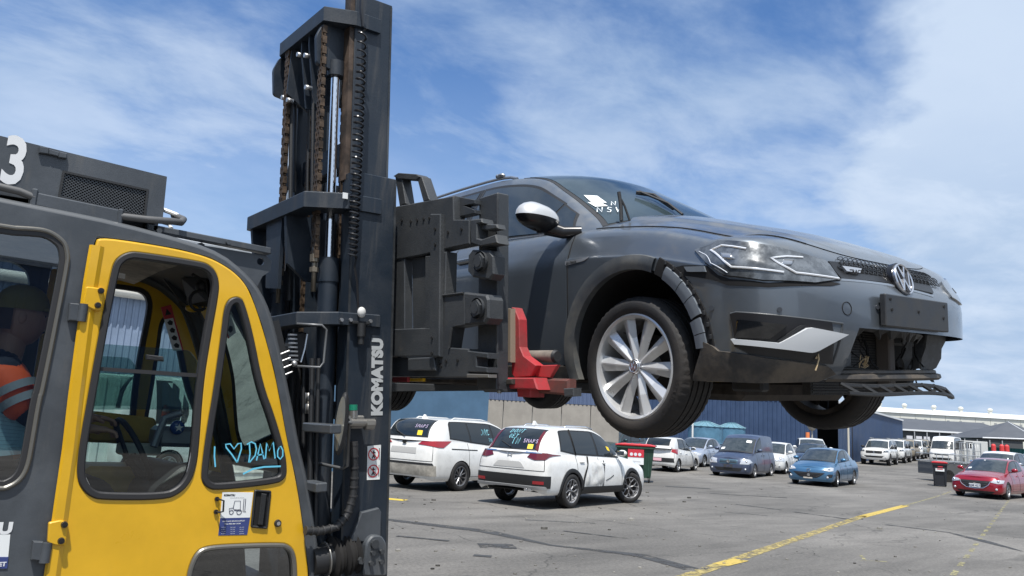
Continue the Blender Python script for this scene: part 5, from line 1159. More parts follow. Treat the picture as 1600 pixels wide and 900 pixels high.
# upright mesh stillages behind
for i, (px, D) in enumerate(((1513, 60), (1522, 57))):
    r = lookroot('wire_stillage', px, D, ('tall wire stillage just right of the white minibus', 'wire stillage nearer the grey wagon, right of the other')[i], 'stillage', group='wire stillages'); mb = MB()
    for x in (-.5, .5):
        for y in (0, .9): mb.box((x-.03, y-.03, 0), (x+.03, y+.03, 1.9))
    for z in (.3, .8, 1.3, 1.85): mb.tube([(-.5, 0, z), (.5, 0, z), (.5, .9, z), (-.5, .9, z)], .02, 5, closed=True)
    for k in range(1, 5): mb.tube([(-.5+k*.2, 0, .3), (-.5+k*.2, 0, 1.85)], .012, 5)
    mb.build('wire_frame', MATS['galvanised'], r)
r = lookroot('white_cabinet', 1524, 66, 'boxy off-white cabinet with a dark panel beyond the stillages', 'cabinet'); mb = MB(); mb.box((-.9, 0, 0), (1.1, .8, 2.0), .03); mb.build('case', mat('case_white', (.5, .51, .5), .6), r); mb = MB(); mb.box((-.8, -.02, 1.4), (-.2, 0, 1.9)); mb.build('dark_panel', BLACKP, r)
for i, px in enumerate((1553, 1566, 1574)):
    r = lookroot('red_bollard', px, 58, ('red bollard with rounded top, nearest the orange-banded canopy post', 'red bollard with rounded top, middle one of the three', 'red bollard with rounded top, farthest right of the three')[i], 'bollard', group='red bollards behind the parked cars'); mb = MB(); mb.cyl((0, 0, 0), (0, 0, 1.75), .16, 12); mb.sphere((0, 0, 1.75), .16, 12, 6); mb.build('post', mat('bollard_red', (.6, .05, .05), .5), r)

# ================================================================ the lifted wagon
HP = mat('hero_grey_metallic', (.130, .152, .178), .36, .62, var=.2, vs=2.2, vcol=(.17, .18, .19), coat=.9)
def dusty(m):
    t = m.node_tree; L = t.links.new; b = t.nodes['Principled BSDF']; c = t.nodes.new('ShaderNodeTexCoord'); n = t.nodes.new('ShaderNodeTexNoise')
    n.inputs['Scale'].default_value = 5; n.inputs['Detail'].default_value = 10; n.inputs['Roughness'].default_value = .75; L(c.outputs['Object'], n.inputs[0])
    r = t.nodes.new('ShaderNodeMapRange'); L(n.outputs[0], r.inputs[0]); r.inputs[1].default_value = .42; r.inputs[2].default_value = .75; r.inputs[3].default_value = .05; r.inputs[4].default_value = .32
    L(r.outputs[0], b.inputs['Coat Roughness'])
    n2 = t.nodes.new('ShaderNodeTexNoise'); n2.inputs['Scale'].default_value = 260; n2.inputs['Detail'].default_value = 2; L(c.outputs['Object'], n2.inputs[0])
dusty(HP)
HPLAS = mat('hero_dusty_plastic', (.028, .028, .029), .6, var=.8, vs=6, vcol=(.15, .122, .092), bump=.1, bs=60)
HARCH = mat('hero_arch_trim', (.068, .076, .085), .45, var=.8, vs=6, vcol=(.15, .145, .13))
TRIMG = mat('hero_torn_trim', (.15, .17, .195), .42)
SILV = mat('satin_silver', (.60, .61, .62), .28, .8)
BRAK = mat('suspension_rust', (.05, .042, .036), .7, .3, var=.5, vs=10)
hr = bpy.data.objects.new('lifted_wagon', None); COL.objects.link(hr)
tag(hr, 'dark grey wagon with broken front bumper held high on the forklift tines', 'car')
_a, _b, _c = .06998825, .03034641, -1.61722854
HM = Matrix.Translation((3.622332, 2.418484, 1.691358)) @ (Matrix.Rotation(_c, 4, 'Z') @ Matrix.Rotation(_b, 4, 'Y') @ Matrix.Rotation(_a, 4, 'X'))
hr.matrix_world = HM
HI = HM.inverted(); HO = HI @ O
def hray(px, py): return (HI.to_3x3() @ ray(px, py))
H = Shell(fo=.88, wb=2.63, ro=1.08, W=.90, R=.415, wz=.335, zsill=.22, fc=.45, rc=.42, e=.64,
    kz=3.4, ridge=.014, zf=[.24, .34, .47, .58, .655, .675, .70, .735, .775], df=[.09, .03, .0, .002, .034, .050, .067, .087, .12],
    zs=[0, .13, .36, .60, .765, .785, .88, .95, 1.0], w=[.945, .968, .986, .996, 1.0, .993, .965, .935, .90],
    zr=[.30, .42, .60, .75, .85, .87, .95, 1.0, 1.06], dr=[.07, .02, 0, .01, .02, .03, .04, .05, .06],
    top=[(-3.7, 1.12), (-2.6, 1.07), (-1.2, 1.035), (-.7, 1.015), (-.40, 1.01), (-.1, .985), (.12, .95), (.43, .865), (.7, .80)],
    nar=[(-3.7, .02), (-.75, .03), (-.40, .10), (0, .16), (.5, .20)], hood=[(-.40, 1.14), (-.24, 1.12), (.14, 1.02), (.47, .925), (.70, .825), (.76, .775)], cowl=-.40,
    taper=[(-4, .96), (-2.6, 1), (-.2, 1), (.6, .985)],
    E=[(-.40, .715, 1.02), (-.49, .675, 1.085), (-.69, .64, 1.22), (-.84, .62, 1.312), (-1.01, .60, 1.41), (-1.25, .58, 1.475), (-1.6, .57, 1.515), (-2.3, .565, 1.525), (-3.0, .56, 1.495), (-3.4, .56, 1.42), (-3.58, .60, 1.22), (-3.66, .66, 1.10)],
    bel=[-.40, -.50, -.80, -.95, -1.12, -1.32, -1.6, -2.3, -3.0, -3.25, -3.36, -3.42], crowns=[.10, .095, .085, .08, .075, .07, .065, .06, .05, .04, .02, 0], dxs=[.17, .16, .13, .11, .09, .05, 0, 0, 0, -.04, -.08, -.08])
H.gh_init(); patch.core = Vector((-1.2, 0, .6))
# ray / surface search: where a sight line meets the body
_gs = [(s_/60.0, v_/4.0) for s_ in range(-120, 61) for v_ in range(0, 33)]
_gp = [H.pos(*q) for q in _gs]
def hit(px, py):
    d = hray(px, py); best = None
    for q, p in zip(_gs, _gp):
        r = p-HO; t = r.dot(d); e = (r-d*t).length
        if e < .06:
            sc = e+max(0, t-3.0)*.15
            if best is None or sc < best[0]: best = (sc, q)
    if best is None: best = min(((p-HO-d*(p-HO).dot(d)).length, q) for q, p in zip(_gs, _gp))
    s, v = best[1]; st = .01; sv = .12
    def err(s, v):
        r = H.pos(s, max(0, min(H.nv, v)))-HO; return (r-d*r.dot(d)).length
    e = err(s, v)
    for _ in range(60):
        imp = False
        for a, b in ((st, 0), (-st, 0), (0, sv), (0, -sv), (st, sv), (-st, -sv), (st, -sv), (-st, sv)):
            q = err(s+a, v+b)
            if q < e: s += a; v += b; e = q; imp = True; break
        if not imp: st *= .5; sv *= .5
    v = max(0, min(H.nv, v)); return (s, H.pos(s, v).z)
def hp(pts): return [hit(*p) for p in pts]
_tg = [(k/8.0, t/10.0) for k in range(0, 60) for t in range(-10, 11)]; _tp = [H.gt(*q) for q in _tg]
def hitT(px, py):
    d = hray(px, py); best = min((((p-HO-d*(p-HO).dot(d)).length+(p-HO).dot(d)*.02), q) for q, p in zip(_tg, _tp))
    k, t = best[1]; sk, st = .1, .08
    f = lambda k, t: (lambda r: (r-d*r.dot(d)).length)(H.gt(max(0, k), max(-1, min(1, t)))-HO); e = f(k, t)
    for _ in range(50):
        imp = False
        for a, b in ((sk, 0), (-sk, 0), (0, st), (0, -st), (sk, st), (-sk, -st), (sk, -st), (-sk, st)):
            q = f(k+a, t+b)
            if q < e: k += a; t += b; e = q; imp = True; break
        if not imp: sk *= .5; st *= .5
    return (k, t)
def hpl(px, py, ax, v):     # sight line meets a plane of the car's own frame
    d = hray(px, py); i = 'xyz'.index(ax); return HO+d*((v-HO[i])/d[i])

def minz(s, sg):
    """lower edge of the painted shell: the middle of the bumper is torn out"""
    p = H.pos(s, .5); y = p.y*sg
    if s < 1 and (-.43 < y < .70 or (sg > 0 and y > 0)): return .455
    return 0
def hero_rows(s, sg, nr=30):
    v0 = 0.0; x = H.pos(s, 0).x
    for xa in (0, -H.wb):
        if abs(x-xa) < H.R: v0 = max(v0, H.vz(s, H.wz+math.sqrt(max(0, H.R**2-(x-xa)**2))))
    z = minz(s, sg)
    if z: v0 = max(v0, H.vz(s, z))
    return [H.pos(s, max(v0, H.nv*i/nr)) for i in range(nr+1)]
fcols = sorted(set([i/30 for i in range(30)]+[.4195, .4205, .735, .7355]))
cs = fcols+[c for c in H.cols() if c >= 1]
bf = MB(); bb = MB()
for sg in (1, -1):
    rows = [[(p.x, p.y*sg, p.z) for p in hero_rows(s, sg)] for s in cs]
    kf = next(i for i, s in enumerate(cs) if s >= 1 and H.pos(s, 4).x <= H.R-.02)
    bf.grid(rows[:kf+1]); bb.grid(rows[kf:])
H.build_gh(bb); bb.build('body', HP, hr)
bf.build('front_bumper', HP, hr)
hb = MB()
G = []
for p in H.hood_ring(): G.append([(p.x, p.y*t*.998, H.hoodz(p, t)+.004) for t in sorted([math.sin(math.pi/2*j/16) for j in range(-16, 17)]+[k_*q_ for k_ in (-1, 1) for q_ in (.69, .72, .74, .76, .79)])])
hb.grid(G); hb.build('bonnet', HP, hr)
grime(HP, (.16, .145, .125), .42, 9, (1, 1, 1), .38, .72, 1.0)
grime(HP, (.22, .17, .12), .5, 4, (1, 1, 1), .60, .80)
hb = MB(); H.build_hood(hb, -.02); hb.build('engine_bay_cover', DARKUND, hr)
u = MB(); liners(u, H, .36)
u.build('underbody', DARKUND, hr)

SSd = lambda x: -H.sx(x)
# doors as slabs with real gaps
for (x0, x1, nm) in ((-.445, -1.60, 'front_door'), (-1.615, -2.33, 'rear_door')):
    for sg in (-1, 1):
        m = MB(); f = (lambda x: sg*H.sx(x)); n0 = 26
        if x1 < -2: pol = [(f(x0), .29), (f(-2.20), .29), (f(-2.20), .6), (f(x1), .85), (f(x1), 1.055), (f(x0), 1.03)]
        else: pol = [(f(x0), .29), (f(x1), .29), (f(x1), 1.025), (f(x0), .995)]
        patch(m, H.P, pol, .0035, n0, 22, .006); d_ = m.build(nm, HP, hr)
        hx = -1.42 if nm == 'front_door' else -2.16
        p = H.P(f(hx), .935); h_ = MB(); h_.box((hx-.1, p.y-.002*sg, .918), (hx+.1, p.y+.030*sg, .95), .01); h_.build('door_handle', HP, d_)
        h_ = MB(); h_.box((hx-.085, p.y, .895), (hx+.085, p.y+.008*sg, .922), .004); h_.build('handle_recess', SEAM, d_)
sm = MB()
for sg in (-1, 1):
    f = (lambda x: sg*H.sx(x))
    seam(sm, H.P, [(f(-.438), .27), (f(-.436), .99)], .009, .0, n=20)
    seam(sm, H.P, [(f(-1.607), .27), (f(-1.607), 1.02)], .009, .0, n=20)
    seam(sm, H.P, [(f(-.44), .285), (f(-2.2), .285)], .012, .0, n=30)
seam(sm, H.P, [hit(950, 345), hit(966, 357)], .006) if False else None
[sm.tube([Vector((p.x, k_*(p.y+.001), p.z+.002)) for p in H.hood_ring()[(8 if k_ < 0 else 17):]], .0032, 5) for k_ in (-1, 1)]
sm.build('panel_gaps', SEAM, hr)
# sill trim
for sg in (-1, 1): m = MB(); patch(m, H.P, [(sg*H.sx(-.42), .222), (sg*H.sx(-2.2), .222), (sg*H.sx(-2.2), .285), (sg*H.sx(-.42), .285)], .012, 16, 3); m.build('sill_trim', HPLAS, hr)
# arch trim: complete at the back, broken away at the front
for xa_, a0_, sg_ in ((0, 68, -1), (0, -16, 1), (-H.wb, -16, -1), (-H.wb, -16, 1)): m = MB(); arch_ring(m, H, xa_, .060, .012, a0_, 197, sg_, 40); m.build('arch_trim', HARCH, hr)
m = MB(); arch_ring(m, H, 0, .070, .004, -3, 66, -1, 24); m.build('arch_gap', SEAM, hr)
for a0, a1 in ((44, 58), (33.5, 43.5), (22, 33), (12, 20.5), (3.5, 11.5)):
    m = MB(); arch_ring(m, H, 0, .052, .012, a0, a1, -1, 6, R=.412 if a0 > 21 else .400); m.build('torn_arch_piece', TRIMG, hr)
m = MB()
for i in range(9):
    a = R_(60-6.4*i); p = Vector((.475*math.cos(a), 0, H.wz+.475*math.sin(a))); q = H.P(H.sx(min(p.x, H.xcf)) * -1, p.z); m.box((p.x-.006, q.y-.012, p.z-.010), (p.x+.006, q.y-.003, p.z+.010), .002)
m.build('trim_clips', BLACKP, hr, kind='stuff')
# black gap between lamp and bumper with clip bracket
m = MB(); patch(m, H.P, hp([(1046, 421), (1062, 415), (1103, 414), (1120, 429), (1140, 436), (1200, 442), (1300, 441), (1313, 444), (1300, 447), (1200, 449), (1138, 446), (1106, 436), (1062, 430)]), .003, 40, 3, .002); m.build('lamp_gap', SEAM, hr)
m = MB(); patch(m, H.P, hp([(1071, 417), (1102, 416), (1105, 425), (1076, 425)]), .012, 8, 3, .01); m.build('clip_bracket', TRIMG, hr)

# headlights
HLENS = mat('hero_lamp_lens', (.12, .13, .14), .22, .35, var=.5, vs=14, coat=1)
hl = [(1086.7, 391.7), (1121.7, 377.5), (1160, 379), (1210, 386.7), (1260, 400), (1290, 409), (1301, 423), (1311.7, 438), (1273, 442.5), (1193, 438), (1131.7, 430), (1103, 411.7)]
HLP = hp(hl)
drl = [[(1165, 390), (1127, 385), (1110, 392), (1142, 418), (1223, 426)], [(1252, 403), (1227, 401.5), (1203, 404), (1242, 427), (1308, 436)], [(1092, 394), (1110, 412), (1136, 427)]]
LED = mat('lamp_bright', (.85, .87, .9), .15, .3, coat=1)
for sg in (-1, 1):
    f = lambda q: (q[0] if sg < 0 else -q[0], q[1])
    m = MB(); patch(m, H.P, [f(q) for q in HLP], .009, 34, 8, .02); lo = m.build('headlight', HLENS, hr)
    m = MB()
    for i, ln in enumerate(drl if sg < 0 else drl[:2]):
        L = [f(hit(*q)) for q in ln]; P3 = []
        for a in range(len(L)-1):
            for j in range(6):
                t = j/6; P3.append(H.P(L[a][0]*(1-t)+L[a+1][0]*t, L[a][1]*(1-t)+L[a+1][1]*t))
        P3.append(H.P(*L[-1])); core = Vector((-.3, 0, .6)); P3 = [p+(p-core).normalized()*(.012 if sg < 0 else .004) for p in P3]
        m.tube(P3, (.0048 if i < 2 else .0022) if sg < 0 else .003, 6)
    m.build('running_light', LED, lo)
    m = MB()
    for cx_, cy_, w_ in ((1137, 402, 10), (1228, 412, 9)):
        patch(m, H.P, [f(hit(cx_-w_, cy_-5)), f(hit(cx_+w_, cy_-4)), f(hit(cx_+w_, cy_+6)), f(hit(cx_-w_, cy_+4))], .0125, 4, 2, .002)
    m.build('lamp_module', mat('lamp_module', (.35, .37, .40), .15, .6, coat=1), lo)
m = MB(); Q = HLP+[HLP[0]]; seam(m, H.P, Q, .008, n=4); m.build('headlight_surround', BLACKP, hr)
# grille
gpoly = [(1293, 409), (1340, 414), (1383, 422), (1420, 430), (1449, 439), (1458, 460), (1420, 451), (1388, 443), (1350, 439), (1313, 436), (1302, 422)]
m = MB(); patch(m, H.P, hp(gpoly), .006, 40, 5, .02); go = m.build('grille', mat('grille_black', (.010, .010, .011), .4), hr)
m = MB()
for r_ in range(3):
    for i in range(24):
        t = (i+.5+(.5 if r_ % 2 else 0))/24.5; y = -.47+.94*t; z = .715+.023*r_-abs(y)*.004; s_ = H.sy(y); c = H.P(s_, z); rr_ = .014
        pts = [H.P(H.sy(y+rr_*1.35*math.cos(a*math.pi/3)), z+rr_*.8*math.sin(a*math.pi/3))+Vector((.010, 0, 0)) for a in range(6)]
        m.tube(pts, .0022, 4, closed=True)
m.build('honeycomb', mat('honeycomb_black', (.022, .024, .027), .3), go, kind='stuff')
m = MB(); L = hp([(1313, 437), (1350, 440), (1388, 445), (1420, 453), (1457, 463)]); seam(m, H.P, L, .013, n=5); m.build('grille_chrome', SILV, hr)
m = MB(); patch(m, H.P, hp([(1311, 419), (1341, 423), (1344, 431), (1315, 427)]), .018, 6, 2, .01); ab = m.build('model_badge', mat('badge_pale', (.45, .47, .5), .3, .6), hr)
vs, fs = text_mb('ALLTRACK', .022, .0010); wd = max(v[0] for v in vs); c = H.P(*hit(1327, 425)); nn = (c-Vector((-.3, 0, .6))); nn.z = 0; nn.normalize(); ex = Vector((-nn.y, nn.x, 0))
m = MB(); m.add(vs, fs, xf=basis(c+nn*.024-ex*wd/2+Vector((0, 0, -.008)), ex, (0, 0, 1))); m.build('badge_lettering', SEAM, ab)
# round emblem: ring with V over W
EMB = mat('emblem_chrome', (.62, .63, .66), .18, .9)
c = H.P(0, .705)+Vector((.030, 0, -.01)); EM = Matrix.Translation(c) @ Matrix.Rotation(R_(-14), 4, 'Y')
def emblem(mb, EM, R, d=.010, tw=.070):
    q = EM @ Matrix.Rotation(-math.pi/2, 4, 'Z')
    mb.lathe([(R*.88, -d), (R*.88, d*.6), (R*.94, d), (R, d*.5), (R, -d)], 40, xf=q, closed=True)
    def bar(y0, z0, y1, z1):
        a = Vector((0, y0, z0))*R; b = Vector((0, y1, z1))*R; t = (b-a).normalized(); n_ = Vector((0, -t.z, t.y))*R*tw
        vs_ = [EM @ Vector((x_, p.y, p.z)) for x_ in (-d, d*.7) for p in (a-n_, a+n_, b+n_, b-n_)]; mb.add(vs_, [(0, 1, 2, 3), (4, 5, 6, 7), (0, 1, 5, 4), (1, 2, 6, 5), (2, 3, 7, 6), (3, 0, 4, 7)])
    for k in (1, -1):
        bar(k*.36, .84, 0, .10); bar(k*.72, .52, k*.36, -.74); bar(k*.36, -.74, 0, .02)
m = MB(EM); m.lathe([(.001, .006), (.081, .004), (.083, -.02), (.001, -.02)], 36, xf=EM @ Matrix.Rotation(-math.pi/2, 4, 'Z')); e0 = m.build('emblem_plate', mat('emblem_black', (.012, .012, .014), .25), hr)
m = MB(); emblem(m, EM @ Matrix.Translation((.008, 0, 0)), .075); m.build('emblem', EMB, e0)
# plate holder
a = hpl(1374, 470, 'x', .885); b = hpl(1472, 484, 'x', .885); c = hpl(1473, 523, 'x', .885); d_ = hpl(1376, 512, 'x', .885)
m = MB(); yc = (a.y+b.y)/2; m.box((.885, a.y, .468), (.912, b.y, .607), .004); ph = m.build('plate_holder', mat('holder_black', (.022, .024, .028), .45, var=.5, vs=9, vcol=(.06, .058, .055)), hr)
m = MB(); [m.cyl((.905, y, z), (.915, y, z), .007, 10) for y, z in ((a.y+.04, .585), (a.y+.05, .54), (yc, .545), (b.y-.04, .585), (b.y-.05, .53))]; m.build('holder_screws', SEAM, ph)
m = MB(); [m.cyl(c_, c_+(c_-Vector((0, 0, c_.z))).normalized()*.006, r_, 18) for c_, r_ in ((H.P(*hit(1112, 481.7)), .011), (H.P(*hit(1218, 484)), .010), (H.P(*hit(1370, 480)), .010))]; m.build('parking_sensors', mat('sensor_grey', (.055, .06, .07), .35, .3), hr)
c_ = hit(1323, 482); m = MB(); m.tube([H.P(H.sy(H.P(*c_).y+.027*math.cos(a*.2618)), c_[1]+.027*math.sin(a*.2618)) for a in range(24)], .0022, 5, closed=True); m.build('towing_cap', SEAM, hr)
# bumper ledge crease highlight: slim raised fold
# fog lamp surround and silver blade
m = MB(); patch(m, H.P, hp([(1141, 491), (1150, 488.5), (1236, 496), (1300, 504), (1300, 568), (1250, 563), (1172, 552), (1149, 541)]), .006, 30, 10, .03); fi = m.build('fog_surround', mat('surround_black', (.012, .012, .014), .38), hr)
m = MB(); patch(m, H.P, hp([(1151, 499), (1228, 508), (1202, 529), (1152, 527)]), .022, 20, 8, .01); m.build('fog_lens', mat('fog_lens', (.006, .007, .009), .04, .1, coat=1), fi)
m = MB(); patch(m, H.P, hp([(1146, 529), (1216, 535), (1256, 512.5), (1266, 511.5), (1318, 521.5), (1271, 547), (1262, 549), (1148, 537)]), .028, 34, 4, .02); m.build('silver_blade', mat('blade_silver', (.62, .64, .66), .35, .0), hr)
m = MB(); patch(m, H.P, hp([(1212, 533), (1248, 508), (1256, 508), (1222, 533)]), .016, 8, 2, .01); m.build('surround_rib', BLACKP, fi)
m = MB(); Q = hp([(1141, 491), (1150, 488.5), (1236, 496), (1316, 506), (1300, 568), (1250, 563), (1172, 552), (1149, 541), (1141, 491)]); P3 = []
for a in range(8): P3 += [H.P(Q[a][0]*(1-j/6)+Q[a+1][0]*j/6, Q[a][1]*(1-j/6)+Q[a+1][1]*j/6) for j in range(6)]
m.tube(P3, .006, 6); m.build('surround_edge', mat('edge_grey', (.05, .055, .06), .4), fi)
# lower dusty valance
m = MB(); lz = [(1081.5, 533), (1109, 534), (1122, 548), (1200, 559), (1262, 567), (1293, 571), (1303, 582), (1276, 598), (1180, 597), (1086, 594)]
patch(m, H.P, [hit(*q) for q in lz], .014, 36, 8, .02); m.build('lower_valance', HPLAS, hr)
# inside of the torn nose
RAD = mat('radiator_core', (.022, .021, .021), .65, bump=.5, bs=120)
m = MB(); m.box((.56, -.36, .17), (.60, .33, .50)); m.build('radiator', RAD, hr)
m = MB()
for i in range(26): m.box((.60, -.35, .18+i*.0122), (.606, .20, .185+i*.0122))
m.build('radiator_fins', mat('fin_grey', (.06, .058, .055), .5, .4), hr, kind='stuff')
m = MB(); m.box((.50, -.62, .42), (.60, .62, .56), .01); m.box((.40, -.66, .05+.13), (.56, -.60, .5), .01); m.box((.40, .60, .18), (.56, .66, .5), .01); m.build('crash_beam', BLACKP, hr)
m = MB(); m.box((.60, .20, .19), (.67, .255, .50), .006); m.build('radiator_bracket', mat('bracket_brown', (.10, .085, .075), .7), hr)
def flap(nm, pts, x0, x1, m_, th=.01):
    mb = MB(); ps = [hpl(px, py, 'x', x0) for px, py in pts]; k = len(ps)
    vs_ = [(x0+(x1-x0)*((p.z-ps[0].z)/(-.25) if True else 0), p.y, p.z) for p in ps]; vs2 = [(v[0]-th, v[1], v[2]) for v in vs_]
    mb.add(vs_+vs2, [tuple(range(k)), tuple(range(2*k-1, k-1, -1))]+[(i, (i+1) % k, k+(i+1) % k, k+i) for i in range(k)]); return mb.build(nm, m_, hr)
flap('air_duct_flap', [(1304, 524), (1330, 520), (1331, 545), (1333, 571), (1322, 574), (1311, 570), (1305, 545)], .74, .72, mat('duct_grey', (.07, .075, .08), .5, var=.5, vs=12))
flap('torn_liner', [(1449, 524), (1477, 524), (1479, 534), (1476, 545), (1479, 560), (1475, 575), (1462, 583), (1452, 576), (1449, 560), (1451, 545)], .66, .60, MATS['duct_grey'])
flap('torn_liner', [(1415, 520), (1432, 522), (1430, 540), (1434, 558), (1429, 582), (1424, 568), (1419, 560), (1422, 545), (1414, 535)], .68, .62, BLACKP)
flap('torn_liner', [(1400, 518), (1450, 524), (1449, 575), (1430, 578), (1410, 572), (1398, 560)], .58, .55, DARKUND)
# hanging lower lip: bar and broken ladder strip
def curve_y(y0, y1, xf, z, zc=0.0, n=24):
    return [Vector((xf-.22*abs(y/.72)**2.6, y, z+zc*(y-y0))) for y in [y0+(y1-y0)*i/n for i in range(n+1)]]
m = MB(); L = curve_y(-.50, .72, .84, .245, .02); m.tube(L, .016, 6); L2 = [p+Vector((-.02, 0, .022)) for p in L]; m.tube(L2, .012, 6); m.build('lower_lip_bar', HPLAS, hr)
m = MB(); L = [p+Vector((.010*math.sin(9*p.y), 0, .008*math.sin(7*p.y+1))) for p in curve_y(-.48, .80, .88, .225, -.02)]
A1 = [p for p in L]; A2 = [p+Vector((.035, 0, -.034)) for p in L]; m.tube(A1, .010, 5); m.tube(A2[:-2], .009, 5)
for i in [q for q in range(0, len(L)-1, 2) if q not in (14,)]: m.tube([A1[i]+Vector((0, 0, .004)), A2[min(i+1, len(A2)-3)] if i < len(A2)-3 else A1[i]+Vector((.02, .01, -.02))], .009, 5)
m.build('broken_ladder_strip', BLACKP, hr)
m = MB()
c0 = hpl(1278, 550, 'x', .80)
m.tube([c0, c0+Vector((.01, -.01, -.03)), c0+Vector((.0, -.02, -.075))], .003, 5); m.build('dangling_straw', mat('straw', (.55, .42, .25), .7), hr)
m = MB(); rr = random.Random(2)
for i in range(8): m.tube([c0+Vector((0, rr.uniform(-.02, .03), rr.uniform(-.03, .02))) for _ in range(3)], .0016, 3)
c1 = hpl(1352, 565, 'x', .72)
for i in range(14): m.tube([c1+Vector((rr.uniform(-.02, .02), rr.uniform(-.03, .03), rr.uniform(-.03, .03))) for _ in range(3)], .0018, 3)
m.build('dry_grass', MATS['straw'], hr, kind='stuff')

# torn edges: jagged shards, wires and clips in the broken opening
m = MB(); rr = random.Random(21); top = []; bot = []
for i in range(34):
    y = -.40+1.12*i/33; x = .80-.24*abs(y/.75)**2.4; top.append((x-.02, y, .468)); bot.append((x-.03-rr.uniform(0, .03), y, .468-rr.uniform(.006, .050)*(1.6 if rr.random() < .2 else 1)))
m.grid([top, bot], False); m.grid([[(p[0]-.006, p[1], p[2]) for p in top], [(p[0]-.006, p[1], p[2]) for p in bot]], False); m.build('torn_edge', mat('torn_black', (.016, .016, .017), .55, bump=.3, bs=50), hr)
m = MB()
for k in range(7):
    y = rr.uniform(-.30, .62); z = rr.uniform(.34, .46); p = Vector((.66+rr.uniform(-.03, .05), y, z)); L = [p]
    for _ in range(5): p = p+Vector((rr.uniform(-.02, .03), rr.uniform(-.03, .03), rr.uniform(-.05, -.012))); L.append(p)
    m.tube(L, rr.choice([.0025, .004, .006]), 5)
m.build('loose_wires', SEAM, hr, kind='stuff')
m = MB(); L = []
for i in range(26):
    y = -.46+1.2*i/25; L.append((Vector((.79-.20*abs(y/.75)**2.6+rr.uniform(-.008, .008), y, .262+rr.uniform(-.004, .004)+.01*y)), rr.uniform(.008, .030)))
m.grid([[p for p, w_ in L], [p+Vector((.01, 0, -w_)) for p, w_ in L]], False); m.build('torn_skirt', MATS['torn_black'], hr)
# glazing
m = MB(); patch(m, H.gt, [(.02, -.97), (5.1, -.955), (5.1, .955), (.02, .97)], .0025, 20, 20, .002); m.build('windscreen_seal', BLACKP, hr)
HWS = mat('hero_windscreen', (.022, .036, .044), .03, var=.5, vs=3, vcol=(.065, .09, .10), spec=1.0)
m = MB(); patch(m, H.gt, [(.12, -.93), (4.95, -.925), (4.95, .925), (.12, .93)], .005, 20, 20, .002); m.build('windscreen', HWS, hr)
m = MB(); patch(m, H.gt, [(9.05, -.9), (10.6, -.9), (10.6, .9), (9.05, .9)], .005, 10, 12, .002); m.build('rear_window', GLASSD, hr)
for sg in (-1, 1):
    Pf = (lambda k, t, sg=sg: Vector((H.gs(k, t).x, H.gs(k, t).y*sg, H.gs(k, t).z)))
    for nm, pol in (('front_quarter_glass', [(1.25, .14), (2.12, .08), (2.12, .84), (1.55, .80)]), ('front_door_glass', [(2.22, .08), (6.0, .06), (6.0, .86), (2.22, .86)]), ('rear_door_glass', [(6.14, .06), (7.1, .06), (7.1, .86), (6.14, .86)]), ('rear_quarter_glass', [(7.2, .08), (8.4, .12), (8.4, .82), (7.2, .86)])):
        sur = MB(); c = (sum(p[0] for p in pol)/4, .45); pp = [(p[0]+(.06 if p[0] > c[0] else -.06), p[1]+(.045 if p[1] > c[1] else -.05)) for p in pol]
        patch(sur, Pf, pp, .003, 20, 6, .003); so_ = sur.build('window_seal', BLACKP, hr)
        g = MB(); patch(g, Pf, pol, .006, 20, 6, .002); g.build(nm, mat('hero_side_glass', (.018, .026, .034), .03, spec=1.0), hr)
    m = MB(); seam(m, Pf, [(1.2, .035), (7.2, .02), (8.5, .06)], .010, n=24); m.build('window_trim', SILV, hr)
# stickers and pen marks on the windscreen
for pol in ([(912, 307), (933, 308), (948, 319), (925, 319)], [(918, 318), (940, 319), (950, 324), (930, 325)]):
    k = [hitT(*q) for q in pol]; ps = [H.gt(*q) for q in k]; nn = (ps[1]-ps[0]).cross(ps[3]-ps[0]).normalized(); nn = nn if nn.x > 0 else -nn
    m = MB(); m.add([p+nn*.009 for p in ps], [(0, 1, 2, 3)]); m.build('paper_sticker', NOTE, hr)
c = H.gt(*hitT(932, 334)); u_ = (H.gt(*hitT(956, 334))-c).normalized(); w_ = (H.gt(*hitT(932, 325))-c).normalized(); nn = u_.cross(w_); nn = nn if nn.x > 0 else -nn
m = MB(); scrawl(m, 'NSW', lambda a, b: c+u_*a+w_*b+nn*.012, .0, .0, .06, .006, adv=.9); scrawl(m, 'TN', lambda a, b: c+u_*a+w_*b+nn*.012, .02, .085, .05, .006, adv=1.2); m.build('windscreen_writing', mat('pen_white', (.75, .8, .82), .6), hr)
# wipers
m = MB(); a = H.gt(.15, -.28); b = H.gt(*hitT(967, 300))
m.tube([hpl(971, 345, 'x', -.30), hpl(970, 320, 'x', -.31), hpl(967, 300, 'x', -.32)], .010, 6); m.tube([hpl(971, 312, 'x', -.31), hpl(976, 322, 'x', -.30), hpl(984, 345, 'x', -.28)], .006, 6)
m.build('wiper', BLACKP, hr)
m = MB(); k0 = hitT(995, 308); k1 = hitT(1040, 328); k2 = hitT(1062, 345)
P3 = [H.gt(k0[0], k0[1])+Vector((.02, 0, .03)), H.gt(k1[0], k1[1])+Vector((.02, 0, .035)), H.gt(k2[0], k2[1])+Vector((.02, 0, .02))]; m.tube(P3, .008, 6)
P3 = [H.gt(*hitT(990, 307))+Vector((.02, 0, .02)), H.gt(*hitT(1018, 314))+Vector((.02, 0, .03)), H.gt(*hitT(1048, 332))+Vector((.02, 0, .02))]; m.tube(P3, .012, 6); m.build('wiper', BLACKP, hr)
